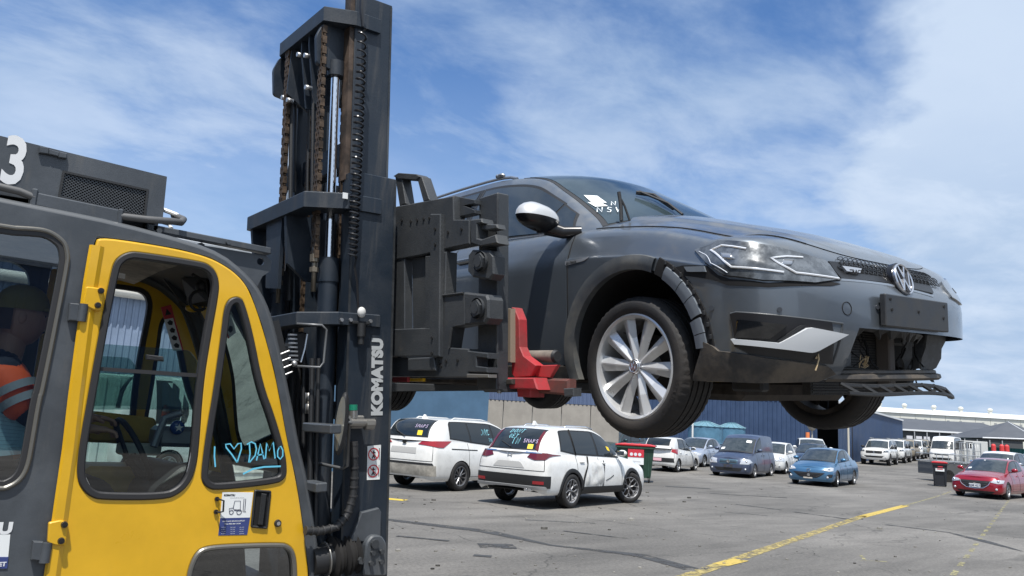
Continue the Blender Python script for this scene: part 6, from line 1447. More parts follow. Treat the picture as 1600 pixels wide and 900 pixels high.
# mirrors
for sg in (-1, 1):
    c = Vector((-.565, sg*1.005, 1.052)); top = MB(); bot = MB()
    for mb, lo, hi in ((top, 0, 5), (bot, 5, 10)):
        P = []
        for i in range(lo, hi+1):
            a = math.pi*i/10; r = math.sin(a)**.8
            P.append([c+Vector((math.cos(b)*.085*r*(1.15 if math.cos(b) > 0 else .7), math.sin(b)*.135*r, (math.cos(a)*(.078 if i <= 5 else .062)+.012*math.sin(b)*sg))) for b in [2*math.pi*j/28 for j in range(29)]])
        mb.grid(P)
    mo = top.build('mirror_cap', mat('mirror_silver', (.58, .59, .60), .32, .35, var=.25, vs=9, vcol=(.45, .42, .36), coat=.5), hr)
    bot.tube([c+Vector((.0, -sg*.07, -.035)), c+Vector((.07, -sg*.13, -.065)), c+Vector((.13, -sg*.20, -.06))], .03, 10, rs=[.045, .035, .03])
    bot.build('mirror_housing', mat('mirror_black', (.012, .012, .014), .25), hr)
# roof rails, fender badge
m = MB()
for sg in (-1, 1):
    L = [H.gt(5.3+3.4*i/16, sg*.97)+Vector((0, 0, .022*math.sin(math.pi*min(1, max(0, i/16)))**.35+.002)) for i in range(17)]
    m.tube(L, .010, 8)
m.build('roof_rails', mat('rail_silver', (.35, .36, .37), .35, .8), hr, kind='stuff')
c = hpl(783, 275, 'y', -.56); m = MB(); m.sphere(c, .024, 12, 8, (1.6, 1, .7)); m.sphere(c+Vector((-.04, 0, .004)), .015, 10, 6); m.build('rail_end', MATS['rail_silver'], hr)
m = MB(); patch(m, H.P, [(SSd(-.452), .802), (SSd(-.31), .812), (SSd(-.27), .826), (SSd(-.452), .826)], .003, 10, 2, .004); bd = m.build('fender_badge', MATS['badge_pale'], hr)
vs, fs = text_mb('ALLTRACK', .016, .0008); q = H.P(SSd(-.44), .814); m = MB(); m.add(vs, fs, xf=basis((q.x, q.y-.0045, .808), (1, 0, .01), (0, 0, 1))); m.build('badge_lettering', SEAM, bd)

# wheels
def hero_tyre(R, rim, wd, n=160):
    h = wd/2; sw = R-rim; prof = [(rim, -h*.86, 0), (rim+.006, -h*.93, 0), (rim+sw*.3, -h, 0), (rim+sw*.62, -h*.985, 0), (rim+sw*.64, -h*.975, 0), (R-.022, -h*.93, 0), (R-.012, -h*.86, 1), (R-.004, -h*.72, 1)]
    mid = []
    for g_ in (-.5, -.17, .17, .5):
        c = g_*h; mid += [(R, c-h*.14, 2), (R, c-h*.045, 0), (R-.009, c-h*.04, 0), (R-.009, c+h*.04, 0), (R, c+h*.045, 0), (R, c+h*.14, 2)]
    prof = prof+mid+[(r, -y, k) for r, y, k in reversed(prof)]
    mb = MB(); m = len(prof); vs = []
    for i in range(n):
        a = 2*math.pi*i/n
        for r, y, k in prof:
            q = r
            if k == 1 and i % 3 == 0: q -= .006
            if k == 2 and i % 4 == 0: q -= .0035
            vs.append((q*math.cos(a), y, q*math.sin(a)))
    mb.add(vs, [(i*m+k, i*m+(k+1) % m, ((i+1) % n)*m+(k+1) % m, ((i+1) % n)*m+k) for i in range(n) for k in range(m-1)], True)
    # raised sidewall lettering
    me = mb
    for word, a0 in (('CINTURATO', 205),):
        vs_, fs_ = text_mb(word, .030, .001, space=1.15); wd_ = max(v[0] for v in vs_); rb = rim+sw*.36; out = []
        for x, y, z in vs_:
            a = R_(a0)-(x-wd_/2)/(rb+.015); out.append(((rb+y)*math.cos(a), h*1.0+.0012, (rb+y)*math.sin(a)))
        me.add(out, fs_, False)
    return mb.mesh('hero_tyre', mat('hero_rubber', (.012, .012, .013), .70, var=.8, vs=5, vcol=(.036, .030, .026), bump=.15, bs=120))
HW = wheel_meshes('hero_wheel', .332, .247, .225, 'golf', mat('hero_alloy', (.60, .61, .62), .32, .5, var=.35, vs=10, vcol=(.40, .37, .33)), 96)
HW['t'] = hero_tyre(.332, .247, .225)
cb = MB(); q = Matrix.Rotation(math.pi/2, 4, 'Z'); y0 = .1125*.86
cb.lathe([(.036, y0-.05), (.036, y0-.010), (.033, y0-.006), (.001, y0-.006)], 28); emblem(cb, Matrix.Translation((0, y0-.004, 0)) @ Matrix.Rotation(math.pi/2, 4, 'Z') @ Matrix.Rotation(0, 4, 'X'), .029, .004, .10); HW['c'] = cb.mesh('hero_cap', EMB)
# rim: open barrel, brake disc and caliper behind
rb = MB(); rb.lathe([(.001, -.05), (.155, -.05), (.155, -.025), (.001, -.025)], 40); rb.box((.06, -.07, -.07), (.165, .0, .08), .015); HW['d'] = rb.mesh('hero_disc', BRAK)
zc = .283
for x in (0, -H.wb):
    for sg in (-1, 1):
        o_ = put_wheel(HW, hr, x, sg*.765, zc, 0, R_(-4) if sg < 0 else R_(20))
        if sg > 0:
            for c_ in o_.children:
                if c_.name.startswith('rim'): c_.material_slots[0].link = 'OBJECT'; c_.material_slots[0].material = BRAK  # left rims take this dark brown: shade on their spokes put into the colour
for x in (0, -H.wb):
    for sg in (-1, 1):
        m = MB(); m.cyl((x, sg*.50, zc), (x, sg*.72, zc), .05, 14); m.tube([(x+.05, sg*.30, .20), (x+.02, sg*.5, .17), (x, sg*.66, .17)], .03, 8); m.tube([(x, sg*.66, .20), (x-.02, sg*.55, .62)], .035, 8); m.tube([(x-.1, sg*.2, .26), (x-.05, sg*.68, .27)], .014, 6); m.tube([(x, sg*.2, zc), (x, sg*.6, zc)], .022, 8); m.build('suspension', BRAK, hr)
m = MB(); m.box((.30, -.45, .13), (-.45, .45, .24), .03); m.box((-2.2, -.4, .14), (-3.1, .4, .26), .03); m.tube([(-.4, .1, .17), (-1.2, .12, .15), (-2.1, .12, .16), (-3.2, .2, .2)], .035, 8); m.box((-.8, -.75, .16), (-.95, .75, .22), .01); m.box((-1.6, -.75, .16), (-1.75, .75, .22), .01); m.build('underbody_frame', BRAK, hr)

# ================================================================ the forklift
FL0 = Vector((.9, 4.2, 0))
fk = empty('forklift', FL0, 0, 'big yellow and charcoal forklift with a glazed cab and tall dark mast', 'forklift')
FX = Matrix.Translation(-FL0)
def FB(x=None): return MB(FX @ x if x is not None else FX)
DG = mat('charcoal_paint', (.060, .068, .078), .42, var=.18, vs=4, bump=.05, bs=150, coat=.15)
DN = mat('mast_paint', (.011, .019, .031), .45, var=.30, vs=5, vcol=(.040, .046, .055), bump=.08, bs=90)
YEL = mat('yellow_paint', (.70, .40, .014), .32, var=.07, vs=2.5, coat=.5)
RUBS = mat('window_rubber', (.022, .022, .024), .55)
TRIMM = mat('window_trim_grey', (.17, .165, .15), .38, .5)
CAST = mat('carriage_steel', (.048, .053, .059), .5, .25, var=.35, vs=5, vcol=(.095, .096, .095), bump=.15, bs=120)
CHR2 = mat('chrome_rod', (.85, .86, .88), .09, 1)
RUSTC = mat('chain_brown', (.10, .070, .048), .55, .5, var=.5, vs=20)
REDF = mat('clamp_red', (.40, .03, .038), .5, var=.6, vs=9, vcol=(.16, .05, .045), bump=.15, bs=40)
CABG = glassmat('cab_glass', (.80, .93, .91), .02, .80)
CABD = glassmat('cab_glass_rear', (.70, .80, .82), .09, .70)
BOLT = mat('bolt_dark', (.03, .03, .033), .35, .4)
grime(CAST, (.16, .13, .10), .5, 14, (1, 1, 1), .60, .78); grime(YEL, (.30, .20, .06), .45, 2.0, (3, 3, .5), .56, .80); grime(YEL, (.10, .08, .06), .8, 28, (1, 1, .4), .70, .76); grime(DG, (.14, .13, .115), .45, 3.5, (2, 2, .5), .52, .78); grime(DN, (.075, .075, .075), .55, 3.0, (5, 5, .35), .50, .72); grime(DN, (.09, .06, .04), .6, 16, (1, 1, .5), .66, .75)
def S(px, py, y=3.65): p = onp(px, py, 'y', y); return (p.x, p.z)
def SS(pts, y=3.65): return [S(a, b, y) for a, b in pts]
def holed(mb, outer, holes, ax, a, b, bev=.0, mi=None):
    """plate with holes, outlines in the plane across ax, from a (seen side) to b"""
    def put(p, t): return Vector({'x': (t, p[0], p[1]), 'y': (p[0], t, p[1]), 'z': (p[0], p[1], t)}[ax])
    bm = bmesh.new(); eds = []
    for loop in [outer]+holes:
        vs_ = [bm.verts.new(put(p, a)) for p in loop]; k = len(vs_)
        eds += [bm.edges.new((vs_[i], vs_[(i+1) % k])) for i in range(k)]
    bmesh.ops.triangle_fill(bm, use_beauty=True, use_dissolve=False, edges=eds)
    top = list(bm.faces); r = bmesh.ops.extrude_face_region(bm, geom=top); nv = [g for g in r['geom'] if isinstance(g, bmesh.types.BMVert)]
    bmesh.ops.translate(bm, vec=put((0, 0), b-a), verts=nv)
    bmesh.ops.recalc_face_normals(bm, faces=bm.faces)
    if bev > 0:
        i = 'xyz'.index(ax); e2 = [e for e in bm.edges if all(abs(v.co[i]-a) < 1e-6 for v in e.verts) and len(e.link_faces) == 2 and abs(e.link_faces[0].normal.dot(e.link_faces[1].normal)) < .3]
        bmesh.ops.bevel(bm, geom=e2, offset=bev, segments=2, affect='EDGES', profile=.5)
    bm.verts.index_update(); mb.add([tuple(v.co) for v in bm.verts], [[v.index for v in f.verts] for f in bm.faces], mi=mi); bm.free()
def ring(mb, poly, w, y0, y1, ch=.004):
    p = ccw(poly); mb.frame(p, inset(p, w), 'y', y0, y1, ch)

# --- outlines read on the side plane
roofl = SS([(0, 316), (90, 334), (180, 352), (300, 384), (345, 402), (375, 426), (396, 448), (410, 472), (422, 505), (437, 570), (450, 631), (462, 698), (475, 751), (487, 823), (497, 898)])
roofl = chaikin(roofl, 1, False); dl_ = roofl[-1]; roofl.append((dl_[0]+.06, .42))
door_o = SS([(152, 369), (219, 378), (281, 389), (328, 401.5), (359, 419), (378, 436), (391, 456), (409, 506), (428, 575), (439, 631), (450, 692), (462, 745), (472, 807), (483, 898)])
door_o = door_o+[(door_o[-1][0]+.05, .46), (S(69, 898)[0], .46)]+SS([(69, 898), (81, 820), (94, 729), (109, 631), (137, 444), (147, 380)])
win = SS([(156, 506), (172, 428), (177, 410), (187, 400), (200, 394.5), (214, 394), (312, 409), (326, 415), (336, 425), (341, 441), (340, 460), (328, 525), (316, 600), (309, 704), (304, 732), (297, 752), (281, 770), (256, 781), (156, 781), (140, 776), (127, 765), (118, 745), (122, 698), (136, 620)])
tri = SS([(366, 464), (374, 466), (380, 472), (394, 522), (409, 600), (428, 651), (444, 707), (447, 736), (443, 748), (430, 756), (337, 766), (324, 763), (315, 755), (312, 742), (322, 667), (331, 616), (344, 522), (348, 484), (355, 469)])
low = SS([(291, 895), (297, 876), (305, 862), (316, 854), (344, 850), (437, 847), (450, 851), (458, 860), (462, 879)])
low = low+[(low[-1][0]+.015, .78), (low[-1][0]-.02, .73), (low[0][0]+.03, .73), (low[0][0]+.0, .80)]
win = chaikin(win); tri = chaikin(tri); low = chaikin(low)
rwin = [(-.75, S(0, 352)[1]+.02)]+SS([(0, 352), (62, 355), (80, 360), (94, 369), (105, 380), (109, 398), (109, 412), (94, 491), (69, 616), (66, 620), (53, 698), (48, 725), (40, 744), (28, 757), (10, 766), (0, 767)])+[(-.75, S(0, 767)[1])]
door_hole = [(x, z) for x, z in door_o]
YR = 3.65; rwin = chaikin(rwin); i_ = door_o[14:]; door_o = chaikin(door_o, 2)
# side structure with the door opening
outer = [(-1.0, .42), (-1.0, S(0, 316)[1]+.03)]+roofl
m = FB(); holed(m, outer, [door_hole, rwin], 'y', YR, YR+.05, .0); m.build('cab_side_frame', DG, fk)
m = FB(); holed(m, outer, [door_hole, rwin], 'y', 4.75, 4.70, .0); m.build('cab_side_frame', DG, fk)
m = FB(); m.tube([(x, YR+.03, z-.005) for x, z in outer[1:-1]], .030, 10); m.build('roof_gutter', mat('gutter_grey', (.085, .092, .10), .45, coat=.3), fk)
m = FB(); m.tube([(x, 4.72, z-.005) for x, z in outer[1:-1]], .030, 10); m.build('roof_gutter', MATS['gutter_grey'], fk)
# roof skin and ceiling
m = FB(); rp = [(-1.0, S(0, 316)[1]+.03)]+[q for q in roofl[:13]]
m.grid([[(x, YR+.02, z), (x, 4.0, z+.015), (x, 4.4, z+.015), (x, 4.73, z)] for x, z in rp]); m.build('roof', DG, fk)
m = FB(); m.grid([[(x-.02, YR+.06, z-.06), (x-.02, 4.2, z-.045), (x-.02, 4.69, z-.06)] for x, z in rp[:9]]); m.build('headliner', mat('headliner_beige', (.42, .38, .32), .9, var=.25, vs=12, bump=.4, bs=20), fk)
m = FB(); [m.tube([(x+.005, YR+.05, z), (x+.005, 4.7, z)], .028, 8) for x, z in (roofl[12],)]; 
m.tube([(x, YR+.06, z) for x, z in roofl[12:-1]], .022, 8); m.tube([(x, 4.68, z) for x, z in roofl[12:-1]], .022, 8); m.tube([(roofl[24][0], YR+.05, roofl[24][1]), (roofl[24][0], 4.7, roofl[24][1])], .03, 8); m.build('windscreen_frame', DG, fk)
m = FB(); m.grid([[(x+.012, YR+.06, z), (x+.012, 4.69, z)] for x, z in roofl[12:25]]); m.build('windscreen', CABG, fk)
m = FB(); m.tube([(roofl[24][0]+.02, 4.0, roofl[24][1]), (roofl[16][0]+.05, 4.25, roofl[16][1])], .008, 6); m.build('windscreen_wiper', BLACKP, fk)

def make_door(y0, sgn, side):
    yb = y0+sgn*.035
    dm = FB(); holed(dm, inset(ccw(door_o), .004), [inset(ccw(win), .004), inset(ccw(tri), .004), inset(ccw(low), .004)], 'y', y0-sgn*.012, yb, .009 if side else 0)
    door = dm.build('cab_door', YEL, fk)
    # pressed fold beside the hinge edge
    if side:
        m = FB(); f0 = SS([(150, 385), (140, 444), (117, 620), (108, 700), (95, 790), (80, 898)]); f0.append((f0[-1][0], .5)); 
        G = [[(x-.028, y0-.0135, z), (x-.02, y0-.026, z), (x+.012, y0-.026, z), (x+.03, y0-.0135, z)] for x, z in f0]; m.grid(G, False); m.build('door_fold', YEL, door)
    for nm, pl, w_ in (('main_window_seal', win, .030), ('front_window_seal', tri, .030)):
        m = FB(); ring(m, pl, w_, y0-sgn*.020, y0+sgn*.02, .006); m.build(nm, RUBS, door)
    m = FB(); p = ccw(low); ring(m, p, .022, y0-sgn*.024, y0+sgn*.02, .007); m.build('lower_window_rim', TRIMM, door)
    yg = y0+sgn*.004
    m = FB(); p = inset(ccw(tri), .028); m.add([(x, yg, z) for x, z in p], [tuple(range(len(p)))]); m.build('front_window_pane', CABG, door)
    m = FB(); p = inset(ccw(low), .02); m.add([(x, yg, z) for x, z in p], [tuple(range(len(p)))]); m.build('lower_window_pane', CABD, door)
    lowp = SS([(150, 582), (316, 586), (300, 745), (291, 762), (275, 772), (255, 776), (160, 776), (142, 770), (130, 758), (124, 740), (134, 660)])
    m = FB(); m.add([(x, yg, z) for x, z in lowp], [tuple(range(len(lowp)))]); m.build('lower_pane', CABG, door)
    slide = rnd(SS([(162, 537), (298, 547), (312, 566), (309, 640), (140, 640), (152, 556)]), .02); m = FB(); m.prism(slide, 'y', yg+sgn*.012, yg+sgn*.016); m.build('sliding_pane', CABG, door)
    if not side: return door
    m = FB(); m.prism(SS([(152, 573), (314, 584), (313, 590), (151, 579)]), 'y', yg-.006, yg+.008); m.build('pane_rail', RUBS, door)
    m = FB(); m.tube([(x, yg-.012, z) for x, z in SS([(132, 745), (142, 766), (160, 771), (255, 772), (276, 765), (290, 748), (302, 690)])], .004, 5); m.build('glass_edge', SILV, door)
    m = FB(); m.prism(rnd(SS([(228, 554), (254, 557), (255, 565), (228, 562)]), .004), 'y', yg-.02, yg+.004, .004); m.build('pane_catch', BLACKP, door)
    # hinges
    for pl, bs_, kn in (([(132, 449), (161, 452), (156, 486), (144, 485), (127, 477)], ((155, 455.6), (150, 478)), [(107, 474), (138, 477), (134, 504), (105, 501)]),
                        ([(74, 815), (93, 811), (105, 815), (100, 851), (84, 850), (72, 846)], ((98, 818), (93, 843)), [(50, 844), (82, 846), (78, 877), (47, 873)])):
        m = FB(); m.prism(rnd(SS(pl), .008), 'y', y0-.034, y0-.012, .004); h_ = m.build('hinge_plate', YEL, door)
        for b_ in bs_: x, z = S(*b_); m = FB(); m.cyl((x, y0-.033, z), (x, y0-.046, z), .0135, 16, .011); m.cyl((x, y0-.046, z), (x, y0-.048, z), .006, 6); m.build('hinge_bolt', BOLT, h_)
        m = FB(); q = SS(kn); m.prism([q[0], ((q[0][0]+q[1][0])/2, (q[0][1]+q[1][1])/2), ((q[3][0]+q[2][0])/2, (q[3][1]+q[2][1])/2), q[3]], 'y', y0-.030, y0, .004)
        xa = q[1][0]-.022; m.cyl((xa, y0-.022, q[2][1]), (xa, y0-.022, q[1][1]), .020, 14); m.build('hinge_knuckle', DG, h_)
    # handle recess, key lock, pull loop, maker's notice
    hb_ = rnd(SS([(395.5, 764.5), (422, 766), (415.5, 826), (389.5, 823.5)]), .010); m = FB(); p = ccw(hb_); m.frame(p, inset(p, .010), 'y', y0-.022, y0-.008, .004); ho = m.build('door_handle', BLACKP, door)
    m = FB(); m.prism(inset(p, .008), 'y', y0-.0135, y0-.0125); m.build('handle_recess', SEAM, ho)
    q = SS([(406, 770), (414, 771), (408, 820), (400, 819)]); m = FB(); m.prism(rnd(q, .004), 'y', y0-.028, y0-.012, .004); m.build('handle_lever', BLACKP, ho)
    x, z = S(432, 817); m = FB(); m.cyl((x, y0-.012, z), (x, y0-.024, z), .0175, 20, .015); lk = m.build('door_lock', BLACKP, door); m = FB(); m.cyl((x, y0-.024, z), (x, y0-.026, z), .009, 16); m.build('lock_barrel', CHROME, lk)
    a, b_ = S(337, 779), S(335.5, 799); m = FB(); m.tube([(a[0], y0-.012, a[1]), (a[0]+.004, y0-.04, a[1]), (a[0]+.022, y0-.045, a[1]-.005), (b_[0]+.022, y0-.045, b_[1]+.004), (b_[0]+.004, y0-.04, b_[1]), (b_[0], y0-.012, b_[1])], .0045, 6)
    for c in (a, b_): m.cyl((c[0], y0-.012, c[1]), (c[0], y0-.022, c[1]), .010, 12)
    m.build('pull_loop', BOLT, door)
    A, B, C_, D_ = SS([(346, 768.5), (394, 769), (384.5, 835), (339.5, 836)]); E_, F_ = SS([(342.5, 809), (389, 808)])
    m = FB(); m.prism([A, B, F_, E_], 'y', y0-.0135, y0-.012); st = m.build('notice_white', NOTE, door)
    m = FB(); m.prism([E_, F_, C_, D_], 'y', y0-.0135, y0-.012); m.build('notice_blue', mat('notice_navy', (.04, .06, .20), .5), st)
    def ftext(txt, px, py, h, mt, bold=.0, y=y0-.0145, sx=1.0, parent=st, ang=-.03):
        vs, fs = text_mb(txt, h, bold, sx); x, z = S(px, py); mm = FB(); mm.add(vs, fs, xf=FX @ basis((x, y, z), (1, 0, ang*0), (0, 0, 1))); return mm.build('print', mt, parent)
    INK = mat('ink_black', (.02, .02, .025), .5); WI = mat('ink_white', (.7, .72, .75), .5)
    ftext('KOMATSU', 348, 774.5, .011, INK, .0006); ftext('Genuine Forklift Parts & Service', 358, 778, .005, INK)
    ftext('PARTS AND SERVICE SUPPORT', 346, 815, .0075, WI, .0002); ftext('TOLL FREE 1800 110 099', 349, 819, .007, WI, .0003)
    for r_ in range(4):
        for c_ in range(3): ftext(('VIC', 'NSW', 'QLD', 'SA', 'WA', 'TAS', 'NT', 'ACT', 'NZ', 'PH', 'FAX', 'WEB')[r_*3+c_]+' 9300', 344+c_*14, 824+r_*3.3, .0052, WI)
    m = FB(); o_ = S(366, 798); P = lambda u, v: (o_[0]+u, y0-.0148, o_[1]+v)
    for st_ in ([(-.012, .012), (-.008, .045), (.018, .045), (.022, .006), (-.005, .006)], [(-.028, .0), (-.03, .012), (-.012, .014), (-.005, .004), (.028, .0)], [(.034, .055), (.036, -.004), (.05, -.004)], [(.042, .055), (.044, -.002)]): ribbon(m, st_, .003, None, P)
    for cx_, r_ in ((-.018, .009), (.018, .011)): ribbon(m, [(cx_+r_*math.cos(a*.524), -.005+r_*math.sin(a*.524)) for a in range(13)], .003, None, P)
    m.build('truck_drawing', mat('ink_navy', (.03, .035, .08), .5), st)
    # blue pen writing on the front pane
    PW = mat('pen_sky_blue', (.14, .55, .75), .5); m = FB(); yw = y0-.0215; P = lambda u, v: (u, yw, v)
    def pen(pts, w=.0065): ribbon(m, SS(pts), w, None, P)
    pen([(333, 697), (332.5, 712), (334, 729)])
    pen([(368, 722), (360, 710), (351, 699), (350, 694), (357, 693), (363, 701), (369, 693), (374, 692), (374.5, 701), (371, 712), (368, 722)])
    pen([(387, 693), (388, 708), (386, 722)]); pen([(383, 694), (390, 690), (396, 693), (398, 701), (396, 711), (387, 722)])
    pen([(398, 719), (401, 706), (404, 693), (407, 705), (410, 717)]); pen([(399, 711), (409, 709)])
    pen([(412, 716), (414, 691), (418, 704), (424, 690), (427, 716)]); pen([(434, 698), (431, 704), (431, 713), (435, 717), (439, 712), (439, 703), (436, 697), (433, 699)])
    pen([(377, 740), (393, 732), (410, 729), (436, 728)], .008)
    m.build('pen_writing', PW, door)
    return door
make_door(YR, 1, True); make_door(4.75, -1, False)
# warning strip on the far front pillar
q = [(1.02, 2.03), (1.07, 2.03), (1.30, 1.62), (1.25, 1.62)]
a, b = onp(251, 480, 'y', 4.66), onp(267, 476, 'y', 4.66); c, d_ = onp(287, 548, 'y', 4.66), onp(270, 548, 'y', 4.66)
m = FB(); m.add([a, b, c, d_], [(0, 1, 2, 3)]); ws_ = m.build('warning_strip', NOTE, fk)
def lerp2(u, v): return (a*(1-u)+b*u)*(1-v)+(d_*(1-u)+c*u)*v
m = FB(); off = Vector((0, -.002, 0)); m.add([p+off for p in (lerp2(0, 0), lerp2(1, 0), lerp2(1, .28), lerp2(0, .28))], [(0, 1, 2, 3)]); m.add([p+off for p in (lerp2(.86, .28), lerp2(1, .28), lerp2(1, 1), lerp2(.86, 1))], [(0, 1, 2, 3)]); m.build('warning_red', mat('warn_red', (.6, .05, .06), .5), ws_)
m = FB()
for i in range(4):
    v = .36+i*.17; L = [lerp2(.2, v)+off, lerp2(.5, v-.05)+off, lerp2(.75, v)+off, lerp2(.6, v+.07)+off, lerp2(.3, v+.06)+off]; m.add(L, [tuple(range(5))])
tv = .13; m.add([lerp2(.2, .2)+off*2, lerp2(.8, .2)+off*2, lerp2(.5, .06)+off*2], [(0, 1, 2)]); m.build('warning_pictograms', MATS['ink_black'], ws_)
# rear side window
m = FB(); ring(m, rwin, .018, YR-.014, YR+.02, .006); m.build('rear_window_rim', TRIMM, fk)
m = FB(); p = inset(ccw(rwin), .016); ring(m, p, .022, YR-.006, YR+.02, .003); m.build('rear_window_rubber', RUBS, fk)
m = FB(); p = inset(p, .02); m.add([(x, YR+.006, z) for x, z in p], [tuple(range(len(p)))]); m.build('rear_window_pane', CABD, fk)
m = FB(); p = ccw(rwin); m.add([(x, 4.72, z) for x, z in p], [tuple(range(len(p)))]); m.build('rear_window_pane', CABD, fk)
m = FB(); m.box((-1.02, YR+.05, .42), (-.98, 4.70, 2.2)); m.build('cab_back', DG, fk)
m = FB(); m.box((-1.0, YR+.05, .42), (1.8, 4.70, .50)); m.build('cab_floor', BLACKP, fk)
# maker's name ending beside the hinge and its notice
def ptext(name, txt, xr, z, h, mt, bold, sx=1.0, y=YR-.003, right=True, parent=fk):
    vs, fs = text_mb(txt, h, bold, sx); wd = max(v[0] for v in vs); mm = FB(); mm.add(vs, fs, xf=FX @ basis((xr-wd if right else xr, y, z), (1, 0, 0), (0, 0, 1))); return mm.build(name, mt, parent)
WP = mat('letter_white', (.72, .73, .74), .45)
x, z = S(18, 833); ptext('maker_name', 'KOMATSU', x, z, .058, WP, .0035, 1.15)
a_, b_, c_, d_ = SS([(-60, 835), (16, 835), (11, 888), (-60, 888)]); m = FB(); m.prism([a_, b_, c_, d_], 'y', YR-.0025, YR-.001); nb_ = m.build('notice_white', NOTE, fk)
e_, f_ = SS([(-60, 870), (13, 870)]); m = FB(); m.prism([e_, f_, c_, d_], 'y', YR-.004, YR-.0026); m.build('notice_blue', MATS['notice_navy'], nb_)
x, z = S(9, 884); ptext('print', 'NET', x, z, .022, MATS['ink_white'], .001, 1.0, YR-.0055, True, nb_)

# roof unit with number and mesh vent
YB = 3.74
bt = [(-1.3, S(0, 212, YB)[1]+.005)]+SS([(0, 212), (261, 276)], YB)+SS([(254, 345)], YB)+[(-1.3, 2.36)]
vent = SS([(99, 268), (231, 297), (226, 340), (92, 308)], YB)
m = FB(); holed(m, bt, [vent], 'y', YB, YB+.02, .0); xr = bt[2][0]; zt = bt[2][1]
m.box((-1.3, YB+.02, 2.36), (xr-.005, 4.75, 2.38)); m.box((-1.3, 4.73, 2.36), (xr-.004, 4.75, zt)); m.box((xr-.02, YB+.02, 2.36), (xr-.004, 4.73, zt-.002)); m.add([(-1.3, YB, bt[0][1]), (xr, YB, zt), (xr, 4.75, zt), (-1.3, 4.75, bt[0][1])], [(0, 1, 2, 3)])
ru = m.build('roof_unit', DG, fk)
m = FB(); p = ccw(vent); m.frame(inset(p, -.004), inset(p, .006), 'y', YB-.003, YB+.004); m.box((vent[0][0]-.05, YB+.12, 2.37), (vent[1][0]+.03, YB+.14, 2.62)); m.build('vent_frame', BLACKP, ru)
m = FB(); A_, B_, C_, D_ = [Vector((x, z)) for x, z in vent]
def vq(u, v): q = (A_*(1-u)+B_*u)*(1-v)+(D_*(1-u)+C_*u)*v; return q
nu, nvv = 22, 9
for i in range(nu):
    for j in range(nvv):
        for (du, dv) in ((.5, -.5), (.5, .5)):
            p0 = vq(i/nu, (j+.5)/nvv); p1 = vq(min(1, (i+du)/nu), min(1, max(0, (j+.5+dv)/nvv))); p2 = vq(min(1, (i+1)/nu), (j+.5)/nvv)
            m.tube([(p0.x, YB+.006, p0.y), (p1.x, YB+.006, p1.y), (p2.x, YB+.006, p2.y)], .0022, 4)
m.build('vent_mesh', mat('mesh_grey', (.10, .105, .11), .4, .5), ru, kind='stuff')
vs, fs = text_mb('3', .285, .007, .66); wd = max(v[0] for v in vs); x, z = S(33, 289, YB); m = FB(); m.add(vs, fs, xf=FX @ basis((x-wd, YB-.003, z), (1, 0, 0), (0, 0, 1))); m.build('unit_number', WP, ru)
for qd in ([(61, 230), (76, 232), (75, 242), (60, 240)], [(75, 234), (92, 239), (91, 246), (75, 242)], [(91, 238), (104, 241), (103, 249), (90, 247)]):
    m = FB(); m.prism(SS(qd, YB), 'y', YB-.018, YB, .003); m.build('lid_hinge', DG, ru)
# hand rail and bracket along the roof edge
m = FB(); m.tube([(-1.1, 3.68, S(0, 291, 3.68)[1]+.01)]+[(S(a, b, 3.68)[0], 3.68, S(a, b, 3.68)[1]) for a, b in ((0, 292), (30, 299), (54, 309))], .016, 10); m.tube([(S(a, b, 3.68)[0], 3.68+dy, S(a, b, 3.68)[1]) for a, b, dy in ((188, 338, 0), (230, 343, 0), (268, 345, .01), (288, 345, .05), (296, 338, .09), (292, 325, .2))], .0165, 10); m.build('hand_rail', mat('rail_grey', (.12, .12, .12), .5, .3), fk)
m = FB(); m.prism(SS([(57, 301), (186, 328), (183, 351), (54, 322)], 3.68), 'y', 3.67, 3.72, .006)
for c in ((53, 308), (187, 339)): x, z = S(*c, 3.68); m.box((x-.012, 3.665, z-.06), (x+.012, 3.73, z+.035), .006)
m.build('rail_bracket', DG, fk)
m = FB(); x, z = S(262, 318, YB); rr = random.Random(4)
m.tube([(x-.03, 3.9, z+.01), (x+.02, 3.88, z+.0), (x+.07, 3.84, z-.02), (x+.10, 3.80, z-.05)], .011, 8); m.tube([(x-.02, 3.95, z-.03), (x+.03, 3.93, z-.05), (x+.06, 3.9, z-.06), (x+.06, 3.85, z-.09)], .009, 8); m.build('air_hose', mat('hose_white', (.7, .7, .68), .4), fk)
m = FB(); m.cyl((x-.035, 3.93, z-.09), (x-.035, 3.93, z+.03), .03, 12); m.build('hose_joint', BLACKP, fk)
# front roof brackets reaching to the mast
for y_, nm in ((3.76, 'a'), (4.55, 'b')):
    m = FB(); m.prism(rnd([onp(a, b, 'y', 3.76).xz if False else (onp(a, b, 'y', 3.76).x, onp(a, b, 'y', 3.76).z) for a, b in ((231, 349), (424, 387), (424, 397), (231, 359))], .004), 'y', y_, y_+.05, .004)
    for c in ((248, 361), (356, 379)): x, z = S(*c, 3.76); m.cyl((x, y_-.015, z), (x, y_, z), .012, 10)
    m.build('roof_bar', DG, fk)
    pl = [(S(a, b, 3.80)) for a, b in ((318, 384), (415, 400), (423, 408), (421, 424), (409, 432), (401, 447), (384, 472), (352, 440), (318, 395))]; x, z = S(406, 409, 3.80); hole = [(x+.019*math.cos(a*.524), z+.019*math.sin(a*.524)) for a in range(12)]
    m = FB(); holed(m, pl, [hole], 'y', y_+.03, y_+.045); m.build('lifting_lug', DG, fk)
m = FB(); m.tube([(S(330, 384)[0], 3.8, S(330, 378)[1]), (S(330, 384)[0], 4.6, S(330, 378)[1])], .02, 8); m.build('cross_tube', DG, fk)
